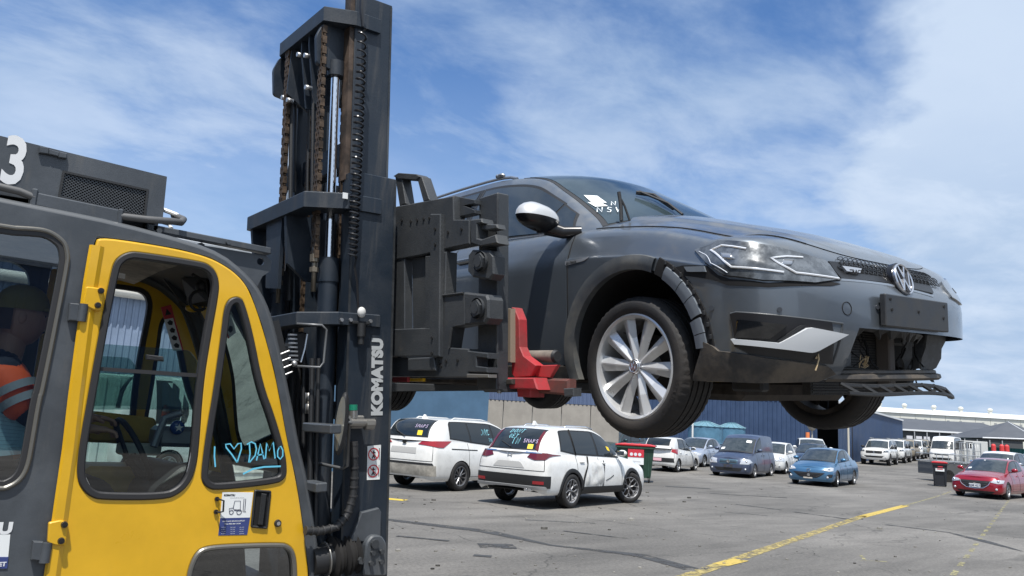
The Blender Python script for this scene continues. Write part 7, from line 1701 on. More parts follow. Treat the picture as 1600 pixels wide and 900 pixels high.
# cab interior
m = FB(); m.prism(rnd([(1.05, .5), (1.62, .5), (1.50, 1.18), (1.40, 1.30), (1.20, 1.34), (1.08, 1.22)], .04), 'y', 3.85, 4.55, .02); dash = m.build('dashboard', BLACKP, fk)
m = FB(); q = Matrix.Translation((1.06, 4.2, 1.36)) @ Matrix.Rotation(R_(62), 4, 'Y'); m.tube([q @ Vector((.19*math.cos(a*.2618), .19*math.sin(a*.2618), 0)) for a in range(24)], .014, 8, closed=True); [m.tube([q @ Vector((0, 0, -.03)), q @ Vector((.19*math.cos(a), .19*math.sin(a), 0))], .010, 6) for a in (.5, 2.6, 4.7)]; m.tube([q @ Vector((0, 0, -.02)), (1.25, 4.2, 1.15)], .03, 8); sw_ = m.build('steering_wheel', BLACKP, fk)
kn = onp(277, 668, 'y', 4.08); m = FB(); m.sphere(kn, .036, 16, 10, (1, .8, 1)); kb = m.build('steering_knob', mat('knob_blue', (.02, .07, .25), .2, coat=.8), sw_)
m = FB(); P = lambda u, v: (kn.x+u, kn.y-.031, kn.z+v); st5 = [((.022 if i % 2 == 0 else .009)*math.sin(i*math.pi/5), (.022 if i % 2 == 0 else .009)*math.cos(i*math.pi/5)) for i in range(10)]; m.add([P(*p) for p in st5], [tuple(range(10))]); m.build('knob_star', WP, kb)
m = FB(); a = onp(262, 660, 'y', 4.08); m.tube([a+Vector((-.05, .0, -.12)), a+Vector((-.01, .02, .02)), a+Vector((.06, .0, .05))], .018, 8); m.box((a.x-.03, a.y+.02, a.z-.12), (a.x+.2, a.y+.2, a.z-.02), .02); m.build('control_levers', mat('lever_grey', (.25, .26, .28), .4, .4), fk)
SEATM = mat('seat_black', (.03, .03, .033), .8, bump=.2, bs=60)
m = FB(); m.box((.22, 3.95, .92), (.78, 4.42, 1.08), .05); m.prism(rnd([(.10, 1.02), (.26, 1.02), (.16, 1.75), (.02, 1.78)], .03), 'y', 3.97, 4.40, .03); m.box((.25, 3.98, .5), (.72, 4.38, .93), .02); m.build('seat', SEATM, fk)
m = FB(); m.box((.35, 3.80, 1.16), (.86, 3.90, 1.24), .03); m.box((.45, 3.80, .7), (.7, 3.88, 1.17)); m.build('arm_console', SEATM, fk)
a = onp(146, 642, 'y', 4.40); b = onp(238, 694, 'y', 4.40); m = FB(); m.prism(rnd([(a.x, a.z), (b.x, a.z-.02), (b.x+.02, b.z), (a.x-.02, b.z)], .03), 'y', 4.38, 4.62, .015); m.build('side_console', mat('console_mustard', (.42, .27, .03), .5, var=.2, vs=5), fk)
a = onp(136, 722, 'y', 4.30); b = onp(286, 772, 'y', 4.30); m = FB(); m.box((a.x, 4.30, b.z-.2), (b.x, 4.66, a.z-.02), .02); m.build('engine_cover', MATS['console_mustard'], fk)
a = onp(188, 692, 'y', 4.28); b = onp(250, 712, 'y', 4.28); m = FB(); m.box((a.x, 4.26, b.z), (b.x, 4.36, a.z), .01); m.build('document_tray', mat('tray_pale', (.6, .62, .55), .5), fk)
# lamp, camera box and cable at the top front corner
m = FB(); a = onp(283, 434, 'y', 4.35); b = onp(322, 432, 'y', 4.1); c = onp(322, 470, 'y', 4.1); d_ = onp(295, 476, 'y', 4.35)
m.add([a, b, c, d_, a+Vector((.12, 0, 0)), b+Vector((.12, 0, 0)), c+Vector((.12, 0, 0)), d_+Vector((.12, 0, 0))], [(0, 1, 2, 3), (4, 5, 6, 7), (0, 1, 5, 4), (1, 2, 6, 5), (2, 3, 7, 6), (3, 0, 4, 7)]); m.build('ceiling_monitor', BLACKP, fk)
m = FB(); c = onp(311, 470, 'y', 4.05); m.tube([c+Vector((.045*math.cos(t), 0, .05*math.sin(t))) for t in [i*.4 for i in range(15)]], .008, 6); m.tube([c+Vector((.04, 0, .02)), onp(322, 440, 'y', 4.05), onp(300, 428, 'y', 4.05)], .007, 6); m.sphere(onp(316, 448, 'y', 4.08), .035, 12, 8); m.build('coiled_lead', BLACKP, fk)
m = FB(); c = onp(300, 482, 'y', 4.3); m.sphere(c, .03, 12, 8, (1.2, 1, .7)); m.build('amber_knob', YEL, fk)
m = FB(); a, b, c, d_ = [onp(*q, 'y', 4.0) for q in ((182, 425), (196, 428), (195, 436), (181, 433))]; m.add([a, b, c, d_], [(0, 1, 2, 3)]); m.build('roof_label', NOTE, fk)
# body below the cab and counterweight
m = FB(); m.box((-2.3, 3.68, .35), (1.9, 4.72, .72), .04); m.build('chassis', DG, fk)
m = FB(); m.prism(rnd([(-2.6, .35), (-1.05, .35), (-1.05, 1.7), (-2.2, 1.7), (-2.6, 1.3)], .12), 'y', 3.6, 4.8, .05); m.build('counterweight', YEL, fk)
for x, r in ((1.60, .36), (-1.7, .36)):
    for y_ in (3.62, 4.78):
        m = FB(); y_a, y_b = (y_-.02, y_+.28) if y_ < 4.2 else (y_-.28, y_+.02); h = (y_b-y_a)/2; m.lathe([(.2, -h), (r*.9, -h), (r, -h*.8), (r, h*.8), (r*.9, h), (.2, h)], 32, xf=FX @ Matrix.Translation((x, (y_a+y_b)/2, r))); wt = m.build('wheel', RUBBER, fk)
        m = FB(); m.lathe([(.001, -h*.6), (.2, -h*.7), (.21, -h), (.21, h), (.2, h*.7), (.001, h*.6)], 24, xf=FX @ Matrix.Translation((x, (y_a+y_b)/2, r))); m.build('rim', YEL, wt)

# --- mast, leaning back about four degrees
TT = R_(3.95); MX = Matrix(((math.cos(TT), 0, -math.sin(TT), 2.287), (0, 1, 0, 0), (math.sin(TT), 0, math.cos(TT), 0), (0, 0, 0, 1)))
MI = MX.inverted()
def ML(px, py, ax, v):     # sight line meets a mast-frame plane
    o = MI @ O; d = MI.to_3x3() @ ray(px, py); i = 'xyz'.index(ax); return o+d*((v-o[i])/d[i])
def TB(): return FB(MX)
def rail(mb, y0, sgn, z0, z1, xf0=0.0, dep=.27, t=.035, fl=.10):
    mb.box((xf0-dep, y0, z0), (xf0, y0+sgn*t, z1), .004); mb.box((xf0-.035, y0+sgn*t, z0+.002), (xf0-.001, y0+sgn*fl, z1-.002)); mb.box((xf0-dep+.001, y0+sgn*t, z0+.002), (xf0-dep+.035, y0+sgn*fl, z1-.002))
m = TB(); rail(m, 3.65, 1, .25, 2.93, 0); m.build('outer_mast_rail', DN, fk)
m = TB(); rail(m, 4.62, -1, .25, 2.93, 0); m.build('outer_mast_rail', DN, fk)
m = TB(); rail(m, 3.725, 1, .8, 3.985, -.012, .235, .03, .09); m.build('inner_mast_rail', DN, fk)
m = TB(); m.box((-.275, 3.735, 2.9), (-.247, 3.80, 4.0)); m.build('rail_edge', mat('rail_rust', (.085, .06, .045), .6, .3, var=.6, vs=6), fk)
m = TB(); rail(m, 4.545, -1, .8, 3.985, -.012, .235, .03, .09); m.build('inner_mast_rail', DN, fk)
def bow(name, pts, z0, z1, w):
    """flat plate bowed round the back of the mast; pts outer plan path (mx, y)"""
    p = pts; n = len(p); inn = []
    for i in range(n):
        a = Vector(p[max(i-1, 0)]); b = Vector(p[min(i+1, n-1)]); t = (b-a).normalized(); inn.append((p[i][0]+t.y*w if False else p[i][0]+(-t.y)*w*-1*0, p[i][1]))
    cx_, cy_ = -.05, 4.13
    inn = [(q[0]+(cx_-q[0])*w/max(.05, math.dist(q, (cx_, cy_))), q[1]+(cy_-q[1])*w/max(.05, math.dist(q, (cx_, cy_)))) for q in p]
    mb = TB(); poly = p+inn[::-1]; mb.prism(poly, 'z', z1, z0, .006); return mb.build(name, DN, fk)
bow('middle_crossmember', [(-.10, 3.635), (-.30, 3.635), (-.50, 3.745), (-.50, 4.54), (-.30, 4.64), (-.10, 4.64)], 2.715, 2.80, .15)
bow('lower_crossmember', [(-.09, 3.635), (-.335, 3.635), (-.50, 3.78), (-.50, 4.50), (-.33, 4.64), (-.09, 4.64)], 2.10, 2.165, .16)
bow('top_crossmember', [(-.10, 3.70), (-.25, 3.70), (-.42, 3.765), (-.42, 4.36), (-.25, 4.56), (-.10, 4.56)], 3.78, 3.865, .13)
m = TB(); m.box((-.10, 3.83, 3.86), (-.03, 4.44, 3.98), .01); m.box((-.20, 3.80, 3.02), (-.12, 4.46, 3.18), .01); m.box((-.16, 3.76, .9), (-.08, 4.50, 1.1), .01); m.box((-.12, 3.76, 1.6), (-.06, 4.5, 1.7), .01); m.build('mast_crossbars', DN, fk)
# cylinder heads: cheek plates under the top beam
for y_, s_ in ((3.80, 1), (4.42, -1)):
    m = TB(); m.prism(rnd([(-.40, 3.79), (-.44, 3.70), (-.43, 3.54), (-.17, 3.50), (-.16, 3.79)], .02), 'y', y_, y_+s_*.03, .003); m.cyl((-.31, y_+.02*s_, 3.50), (-.31, y_+.02*s_, 3.585), .048, 18); m.build('cylinder_head', DN, fk)
for y_ in (3.82, 4.45):
    m = TB(); m.cyl((-.31, y_, 2.42), (-.31, y_, 3.52), .0245, 24); m.build('piston_rod', CHR2, fk)
    m = TB(); m.cyl((-.31, y_, .35), (-.31, y_, 2.36), .052, 24); m.cyl((-.31, y_, 2.34), (-.31, y_, 2.47), .057, 24); m.cyl((-.31, y_, 2.465), (-.31, y_, 2.475), .05, 24, .03); m.build('lift_cylinder', DN, fk)
# triangular gussets and chain anchors
for y_ in (4.08, 4.22, 3.98):
    m = TB(); m.prism([(-.40, 3.79), (-.40, 3.72), (-.36, 3.38), (-.16, 3.40), (-.14, 3.79)] if y_ != 4.22 else [(-.40, 3.79), (-.42, 3.5), (-.2, 3.36), (-.14, 3.79)], 'y', y_, y_+.014); m.build('gusset', DN, fk)
m = TB(); [m.cyl((-.42, y_, z_), (-.38, y_, z_), .014, 8) for y_, z_ in ((4.10, 3.70), (4.0, 3.66), (3.97, 3.46), (4.22, 3.46), (4.3, 3.5))]; m.build('anchor_bolts', mat('bolt_bright', (.5, .5, .5), .35, .8), fk, kind='stuff')
def chain(x, y, z0, z1, w=.040, pitch=.030, name='lift_chain'):
    n = int((z1-z0)/pitch); mb = TB()
    for i in range(n):
        z = z0+i*pitch; k = 2 if i % 2 else 3; ww = w*(.5 if i % 2 else 1)
        for j in range(k):
            yy = y-ww/2+ww*j/(k-1); mb.box((x-.012, yy-.0045, z-.006), (x+.012, yy+.0045, z+pitch+.006))
        mb.box((x-.004, y-w*.56, z+pitch*.35), (x+.004, y+w*.56, z+pitch*.65))
    return mb.build(name, RUSTC, fk, kind='stuff')
a = ML(447, 75, 'x', -.40); b = ML(442, 410, 'x', -.40); c = ML(500, 40, 'x', -.40); d_ = ML(497, 400, 'x', -.40)
chain(-.40, (a.y+b.y)/2, b.z, a.z, .042); chain(-.40, (c.y+d_.y)/2-.002, d_.z, c.z-.02, .044); yA = (a.y+b.y)/2; yB = (c.y+d_.y)/2
a = ML(481, 160, 'x', -.20); b = ML(474, 600, 'x', -.20); chain(-.20, (a.y+b.y)/2, b.z, a.z, .034)
a = ML(537, 115, 'x', -.20); b = ML(531, 600, 'x', -.20); chain(-.205, (a.y+b.y)/2+.01, b.z, a.z, .03)
for y_, z_ in ((yA, 2.48), (yB, 2.5)):
    m = TB(); m.cyl((-.40, y_, z_-.22), (-.40, y_, z_+.02), .013, 8); m.cyl((-.40, y_, z_-.06), (-.40, y_, z_-.02), .024, 6, smooth=False); m.cyl((-.40, y_, z_-.115), (-.40, y_, z_-.09), .024, 6, smooth=False); m.build('chain_anchor', mat('anchor_brass', (.20, .17, .13), .45, .6), fk)
# straight hoses and struts beside the chains
for (pa, pb, x_, r_) in (((456, 80), (452, 470), -.37, .013), ((463, 80), (460, 300), -.30, .010), ((490, 90), (487, 330), -.36, .009), ((484, 90), (480, 300), -.30, .008)):
    a = ML(*pa, 'x', x_); b = ML(*pb, 'x', x_); m = TB(); m.tube([a, b], r_, 8); m.build('hose', BLACKP, fk)
m = TB(); m.prism([(-.49, 2.72), (-.47, 2.45), (-.36, 2.36), (-.10, 2.36), (-.10, 2.72)], 'y', 3.99, 4.02); m.build('web_plate', DN, fk)
m = TB(); m.prism([(-.49, 2.72), (-.44, 2.28), (-.36, 2.22), (-.10, 2.22), (-.10, 2.72)], 'y', 4.48, 4.51); m.build('web_plate', DN, fk)
m = TB(); a = ML(445, 350, 'x', -.47); b = ML(490, 420, 'x', -.47); m.prism([(4.08, 2.72), (4.30, 2.72), (4.27, 2.34), (4.10, 2.32)], 'x', -.475, -.455); m.build('web_plate', DN, fk)
# bare steel where the rollers run, and weld beads
for y_, x0_, z0_, z1_ in ((3.6475, -.008, .5, 2.9), (3.6475, -.268, .5, 2.9), (3.7225, -.02, 2.95, 3.97)):
    m = TB(); m.box((x0_-.006, y_, z0_), (x0_+.006, y_+.004, z1_)); m.build('worn_edge', mat('rubbed_steel', (.07, .075, .08), .4, .5, var=.4, vs=5), fk)
WB = mat('weld_bead', (.05, .052, .055), .5, .3)
for pts_ in (((688, 340), (687, 395)), ((674, 400), (674, 512)), ((683, 463), (724, 458)), ((706, 512), (702, 543)), ((777, 310), (777, 585))):
    a = ML(*pts_[0], 'x', .057 if pts_[0][0] < 770 else .138); b = ML(*pts_[1], 'x', .057 if pts_[0][0] < 770 else .138); n_ = int((b-a).length/.012)+1; m = TB(); m.tube([a.lerp(b, i/n_) for i in range(n_+1)], .006, 6, rs=[.0055+.0015*(i % 2) for i in range(n_+1)]); m.build('weld_bead', WB, fk)
# front wall between the rails (pack of inner rails and hoses seen dark)
m = TB(); m.box((-.10, 4.02, .3), (-.05, 4.08, 3.0)); m.box((-.10, 4.22, .3), (-.05, 4.28, 3.0)); m.box((-.20, 3.86, .3), (-.12, 3.90, 2.7)); m.box((-.20, 4.34, .3), (-.12, 4.38, 2.7)); m.build('inner_rail_pack', DN, fk)
for (pa, pb, x_, r_) in (((488, 560), (484, 800), -.42, .014), ((498, 560), (493, 840), -.40, .010), ((447, 530), (444, 800), -.36, .013), ((458, 540), (456, 780), -.36, .012), ((466, 560), (462, 800), -.30, .016), ((476, 520), (474, 700), -.40, .009)):
    a = ML(*pa, 'x', x_); b = ML(*pb, 'x', x_); m = TB(); m.tube([a, a.lerp(b, .5)+Vector((0, .006, 0)), b], r_, 8); m.build('hose', BLACKP, fk)
m = TB()
for px, py in ((483, 623), (483, 640)): a = ML(px, py, 'x', -.42); m.cyl((a.x, a.y, a.z-.02), (a.x, a.y, a.z+.03), .020, 10)
m.build('hose_couplings', mat('coupling_steel', (.35, .34, .32), .35, .8), fk)
a = ML(478, 660, 'x', -.44); b = ML(522, 678, 'x', -.44); m = TB(); m.box((-.46, b.y, b.z-.0), (-.40, a.y, a.z), .006); m.build('hose_clamp', DG, fk)
a = ML(478, 750, 'x', -.44); b = ML(500, 770, 'x', -.44); m = TB(); m.box((-.46, b.y, b.z), (-.40, a.y, a.z), .006); m.build('hose_clamp', DG, fk)
# spiral lead and socket on the rail side
m = TB(); T0 = ML(567, 42, 'y', 3.61); T1 = ML(551, 402, 'y', 3.61); turns = 38; pts = []
for i in range(turns*12+1):
    t = i/(turns*12); f = t**.82; c = T0.lerp(T1, f); a = 2*math.pi*turns*t; r_ = .026*(.8+.2*math.sin(math.pi*t)); pts.append(c+Vector((math.cos(a)*r_, math.sin(a)*r_*.9, 0)))
e1 = ML(558, 440, 'y', 3.61); e2 = ML(560, 485, 'y', 3.61); pts += [T1.lerp(e1, .4), e1, e2]; m.tube(pts, .0062, 6)
m.tube([T0+Vector((0, 0, .0)), T0+Vector((-.01, .0, .10)), T0+Vector((.005, .02, .25))], .018, 8, rs=[.008, .016, .018]); m.build('spiral_lead', mat('lead_black', (.02, .02, .022), .28), fk)
m = TB(); c = ML(565, 488, 'y', 3.60); m.sphere(c, .026, 14, 10, (.9, .7, 1.1)); m.build('socket_cap', mat('cap_white', (.6, .6, .58), .4), fk)
m = TB(); c = ML(565, 505, 'y', 3.61); m.cyl(c+Vector((0, 0, .0)), c+Vector((0, 0, -.07)), .022, 14); m.cyl(c+Vector((0, 0, -.07)), c+Vector((0, 0, -.11)), .016, 14); m.box((c.x-.05, c.y, c.z-.005), (c.x+.05, c.y+.05, c.z+.01), .002); m.build('socket', BLACKP, fk)
m = TB(); [m.cyl((q.x, 3.63, q.z), (q.x, 3.618, q.z), .010, 6) for q in [ML(533, 500, 'y', 3.63), ML(547, 500, 'y', 3.63), ML(578, 502, 'y', 3.63)]]; m.build('bracket_bolts', MATS['bolt_bright'], fk, kind='stuff')
# lettering and warning decals on the rail
vs, fs = text_mb('KOMATSU', .082, .0058, 1.0, space=1.02); wd = max(v[0] for v in vs); a = ML(596, 649, 'y', 3.65); b = ML(597, 529, 'y', 3.65); sc_ = (b-a).length/wd
m = TB(); m.add([(v[0]*sc_, v[1]*sc_, 0) for v in vs], fs, xf=FX @ MX @ basis((a.x, 3.6475, a.z), ((b-a).normalized()), Vector((-1, 0, 0)))); m.build('maker_name', mat('letter_grey', (.45, .47, .48), .45), fk)
q = [ML(*p_, 'y', 3.65) for p_ in ((574, 697), (595, 695), (593, 749), (573, 750))]; m = TB(); m.prism([(p_.x, p_.z) for p_ in q], 'y', 3.648, 3.6495); dc = m.build('warning_decal', NOTE, fk)
m = TB(); mk = TB()
for k in (0, 1):
    c = (q[0]+q[1]+q[2]+q[3])/4+Vector((-.003, 0, .043 if k == 0 else -.043)); P = lambda u, v: (c.x+u, 3.6465, c.z+v); P2 = lambda u, v: (c.x+u, 3.647, c.z+v)
    ribbon(m, [(.030*math.cos(a*.33), .030*math.sin(a*.33)) for a in range(20)], .006, None, P); ribbon(m, [(-.02, .02), (.02, -.02)], .005, None, P)
    ribbon(mk, [(0, .018), (0, -.005), (-.008, -.022)], .007, None, P2); ribbon(mk, [(0, -.005), (.008, -.022)], .006, None, P2); ribbon(mk, [(-.012, .008), (.012, .008)], .005, None, P2); ribbon(mk, [(.034, .03), (.034, -.03)], .004, None, P2)
m.build('decal_red', MATS['warn_red'], dc); mk.build('decal_figures', MATS['ink_black'], dc)
c = ML(539, 298+8, 'y', 3.633); m = TB(); m.box((c.x-.014, 3.628, c.z-.016), (c.x+.014, 3.6335, c.z+.016)); m.build('small_label', NOTE, fk)
# rear-view mirror edge-on, brackets, valve block
a = ML(540, 612, 'y', 3.52); b = ML(528, 712, 'y', 3.52); q = (a+b)/2; dz = (a-b).normalized(); hh = (a-b).length/2
WU = Vector((.50, -.866, 0)); NU = Vector((-.866, -.50, 0))
def oval(off, sc, n=28): return [q+dz*(hh*sc*math.sin(t))-NU*off+WU*(.029*sc*math.cos(t)) for t in [2*math.pi*i/n for i in range(n)]]
m = TB(); Rg = [oval(-.018, .55), oval(-.016, .86), oval(-.008, .98), oval(.006, 1.0), oval(.016, .9), oval(.026, .5)]; m.grid([r+[r[0]] for r in Rg]); m.add(Rg[0], [tuple(range(28))]); m.add(Rg[-1], [tuple(range(28))]); mr_ = m.build('side_mirror', BLACKP, fk)
m = TB(); R2 = oval(-.0185, .54); R3 = oval(-.0172, .85); m.grid([R2+[R2[0]], R3+[R3[0]]]); m.add(R2, [tuple(range(28))]); m.build('mirror_glass', mat('mirror_pale', (.42, .42, .38), .12, .7), mr_)
m = TB(); a = ML(556, 640, 'y', 3.56); m.tube([q+Vector((.02, 0, .01)), q+Vector((.05, 0, .0)), ML(546, 650, 'y', 3.58), ML(543, 728, 'y', 3.58), ML(536, 732, 'y', 3.62), ML(492, 723, 'y', 3.78)], .008, 8); m.tube([ML(464, 506, 'y', 3.72), ML(503, 508, 'y', 3.66), ML(510, 515, 'y', 3.66), ML(506, 566, 'y', 3.66), ML(500, 574, 'y', 3.66), ML(462, 572, 'y', 3.72)], .0065, 8); m.build('mirror_arm', mat('arm_grey', (.16, .165, .17), .4, .4), fk)
c = ML(560, 660, 'y', 3.60); m = TB(); m.box((c.x-.05, 3.585, c.z-.03), (c.x+.03, 3.65, c.z+.035), .008); m.cyl((c.x-.03, 3.60, c.z+.02), (c.x-.03, 3.60, c.z+.06), .022, 14); m.cyl((c.x-.06, 3.59, c.z+.0), (c.x+.085, 3.59, c.z-.005), .022, 14); m.cyl((c.x+.03, 3.585, c.z-.012), (c.x+.075, 3.585, c.z-.012), .028, 8, smooth=False); m.build('valve_block', MATS['coupling_steel'], fk)
c = ML(552, 641, 'y', 3.60); m = TB(); m.cyl(c, c+Vector((0, 0, .028)), .022, 16); m.build('green_cap', mat('cap_green', (.01, .20, .12), .4), fk)
m = TB(); L = [ML(*p_, 'y', 3.60) for p_ in ((553, 695), (554, 740), (552, 775), (543, 805), (525, 824), (500, 830), (478, 829))]; m.tube(L, .019, 10); m.build('hydraulic_hose', BLACKP, fk)
m = TB()
for i in range(16):
    t = i/15*5.999; k = int(t); c = L[k].lerp(L[k+1], t-k); dn = (L[k+1]-L[k]).normalized(); m.cyl(c-dn*.004, c+dn*.004, .0225, 10)
m.cyl(ML(553, 690, 'y', 3.6), ML(553, 712, 'y', 3.6), .021, 10); m.build('hose_spiral_guard', mat('guard_black', (.03, .03, .032), .6), fk, kind='stuff')
# head lamp with ribs behind the lower crossmember, and a dark guard plate
m = TB(); a = ML(468, 545, 'y', 3.86); qd = [ML(*p_, 'y', 3.86) for p_ in ((462, 520), (470, 518), (479, 522), (470, 568), (455, 567), (456, 540))]; m.prism([(p_.x, p_.z) for p_ in qd], 'y', 3.84, 3.96, .008); lp = m.build('work_lamp', BLACKP, fk)
m = TB(); [m.box((ML(458+.3*i, 523+6.5*i, 'y', 3.83).x-.02, 3.825, ML(458, 523+6.5*i, 'y', 3.83).z-.004), (ML(458+.3*i, 523+6.5*i, 'y', 3.83).x+.02, 3.85, ML(458, 523+6.5*i, 'y', 3.83).z+.004)) for i in range(7)]; m.build('lamp_fins', SILV, lp, kind='stuff')
m = TB(); L = [ML(*p_, 'y', 3.835) for p_ in ((480, 522), (476, 545), (470, 566))]; m.tube(L, .006, 6); m.build('lamp_rim', SILV, lp)
qd = [ML(*p_, 'y', 3.78) for p_ in ((424, 502), (436, 500), (453, 575), (450, 592), (438, 590))]; m = TB(); m.prism([(p_.x, p_.z) for p_ in qd], 'y', 3.78, 3.80); m.build('guard_plate', BLACKP, fk)
m = TB(); [m.tube([ML(432+i*1.5, 556+11*i, 'y', 3.75), ML(452+i*1.5, 548+11*i, 'y', 3.75)], .004, 6) for i in range(4)]; c = ML(460, 568, 'y', 3.72); m.sphere(c, .016, 10, 8); m.build('guard_pins', MATS['bolt_bright'], fk, kind='stuff')
# tilt cylinder with wrinkled boot and its bracket
m = FB(); A_ = onp(478, 874, 'y', 3.74); B_ = onp(592, 862, 'y', 3.60); A_.y = 3.68; B_.y = 3.66
dd = (B_-A_); m.cyl(A_, A_+dd*.35, .070, 24); m.build('tilt_cylinder', BLACKP, fk)
m = FB(); prof = []
pts = [A_+dd*(.30+.42*i/14) for i in range(15)]; m.tube(pts, .07, 18, rs=[.075+.022*((i % 2)) + .010*math.sin(i) for i in range(15)]); m.build('wrinkled_boot', mat('boot_black', (.025, .024, .024), .7), fk)
m = FB(); 
for t in (.22, .70): c = A_+dd*t; m.cyl(c-dd*.012, c+dd*.012, .083 if t < .5 else .088, 24)
m.build('boot_clips', MATS['coupling_steel'], fk)
qd = SS([(566, 900), (571, 848), (580, 836), (595, 836), (603, 848), (604, 900)], 3.60); m = FB(); m.prism(rnd(qd, .02), 'y', 3.59, 3.65, .008); bk = m.build('tilt_bracket', DG, fk)
m = FB()
for c, r_ in (((586, 850), .022), ((583, 864), .013), ((597, 862), .013), ((564, 876), .018), ((580, 880), .012), ((596, 878), .012)): x, z = S(*c, 3.58); m.cyl((x, 3.59, z), (x, 3.572, z), r_, 12 if r_ > .02 else 6, smooth=False)
m.build('bracket_bolts', CAST, bk, kind='stuff')
qd = SS([(545, 846), (563, 800), (590, 793), (594, 800), (593, 838), (566, 846)], 3.64); m = FB(); m.prism(qd, 'y', 3.625, 3.65, .005); m.build('mast_foot_plate', DG, fk)

# --- carriage, forks, clamps
def CP(name, pts, x0, th, ch=.005, m_=None, parent=fk, rn=0):
    p = [ML(a, b, 'x', x0) for a, b in pts]; poly = [(q.y, q.z) for q in p]
    if rn: poly = rnd(poly, rn, 2)
    mb = TB(); mb.prism(poly, 'x', x0, x0+th, ch); return mb.build(name, m_ or CAST, parent)
CP('carriage_plate', [(560, 335), (621, 322), (708, 306), (709, 343), (733, 343), (733, 381), (700, 388), (660, 398), (622, 405), (560, 415)], .06, .07)
CP('carriage_plate', [(560, 514), (620, 514), (673, 512), (673, 557), (619, 557), (560, 557)], .06, .07)
CP('carriage_upright', [(560, 400), (632, 404), (632, 516), (560, 516)], .065, .05)
CP('carriage_upright', [(643, 402), (674, 400), (674, 514), (645, 514)], .09, .05)
CP('carriage_upright', [(664, 400), (674, 399), (674, 514), (664, 514)], .062, .03)
CP('drilled_bar', [(672, 334), (688, 334), (686, 557), (670, 557)], .035, .045)
CP('carriage_bracket', [(684, 395), (697, 393), (692, 590), (682, 590)], .06, .07)
CP('carriage_bracket', [(681, 463), (726, 457), (726, 508), (706, 512), (701, 543), (732, 545), (732, 590), (681, 590)], .06, .08)
CP('carriage_bracket', [(724, 456), (760, 460), (763, 468), (763, 497), (757, 506), (724, 508)], .05, .09, .01)
CP('hook_clamp', [(734, 343), (752, 341), (754, 348), (745, 350), (745, 372), (752, 374), (774, 366), (778, 380), (750, 385), (735, 380)], .05, .07, .006)
CP('hook_clamp', [(745, 349), (776, 350), (778, 357), (760, 360), (745, 358)], .075, .05, .006)
CP('hook_clamp', [(730, 548), (762, 552), (762, 560), (744, 558), (744, 572), (761, 574), (761, 582), (730, 581)], .05, .07, .004)
CP('slide_strip', [(729, 584), (763, 585), (763, 590), (729, 590)], .04, .05, .003, SILV if False else mat('worn_steel', (.3, .29, .27), .4, .7))
for c, pl in (((751, 409), [(737, 390), (764, 391), (771, 400), (771, 428), (764, 437), (738, 433), (730, 424), (731, 398)]), ((749, 482), None)):
    if pl: CP('bolt_plate', pl, .06, .07, .008)
    o_ = ML(*c, 'x', .05); mb = TB(); x1 = .05 if not pl else .06
    mb.lathe([(.001, 0), (.046, 0), (.050, .008), (.050, .02)], 24, xf=FX @ MX @ Matrix.Translation((x1, o_.y, o_.z)) @ Matrix.Rotation(R_(90), 4, 'Z') @ Matrix.Translation((0, -.0, 0)))
    mb.cyl((x1, o_.y, o_.z), (x1-.028, o_.y, o_.z), .045, 6, .042, smooth=False); mb.cyl((x1-.028, o_.y, o_.z), (x1-.031, o_.y, o_.z), .027, 16); mb.build('hex_bolt', CAST, fk)
hs = TB()
for px, py in ((680, 358), (680, 382), (675, 528), (675, 552), (628, 344), (642, 346), (652, 344), (662, 342), (671, 341), (700, 363), (721, 358), (641, 570), (651, 570), (661, 570), (686, 568), (697, 564), (715, 563), (689, 572)):
    o_ = ML(px, py, 'x', .033 if 672 < px < 690 and py < 556 else .058); hs.cyl((o_.x, o_.y, o_.z), (o_.x-.004, o_.y, o_.z), .0085, 10)
hs.build('drill_holes', SEAM, fk, kind='stuff')
CP('drilled_block', [(637, 560), (677, 558), (681, 579), (637, 579)], .05, .04)
CP('top_block', [(710, 306), (742, 312), (742, 318), (724, 321), (742, 328), (742, 333), (710, 340)], .10, .05, .003)
CP('carriage_plate', [(560, 557), (681, 559), (732, 590), (560, 588)], .10, .05)
# fork shanks and tines
def fork(yc, w=.15):
    mb = TB(); mb.box((.14, yc-w/2, 1.765), (.215, yc+w/2, 2.735), .006); o_ = mb.build('fork_shank', CAST, fk)
    mb = TB(); P = [(.14, 1.79), (.19, 1.755), (1.9, 1.775), (1.9, 1.79), (.215, 1.815), (.14, 1.82)]; mb.prism(P, 'y', yc-w/2, yc+w/2, .004); mb.build('fork_tine', CAST, o_)
fork(2.997, .155); fork(4.35, .155)
# guard on top of the carriage
for a, b in (([(617, 276), (627, 272), (634, 318), (624, 322)], .05), ([(650, 274), (659, 276), (671, 312), (661, 315)], .05)): CP('guard_post', a, .08, .06, .004)
CP('guard_top', [(614, 275), (622, 270), (650, 272), (656, 276), (650, 281), (622, 279)], .075, .07, .003)
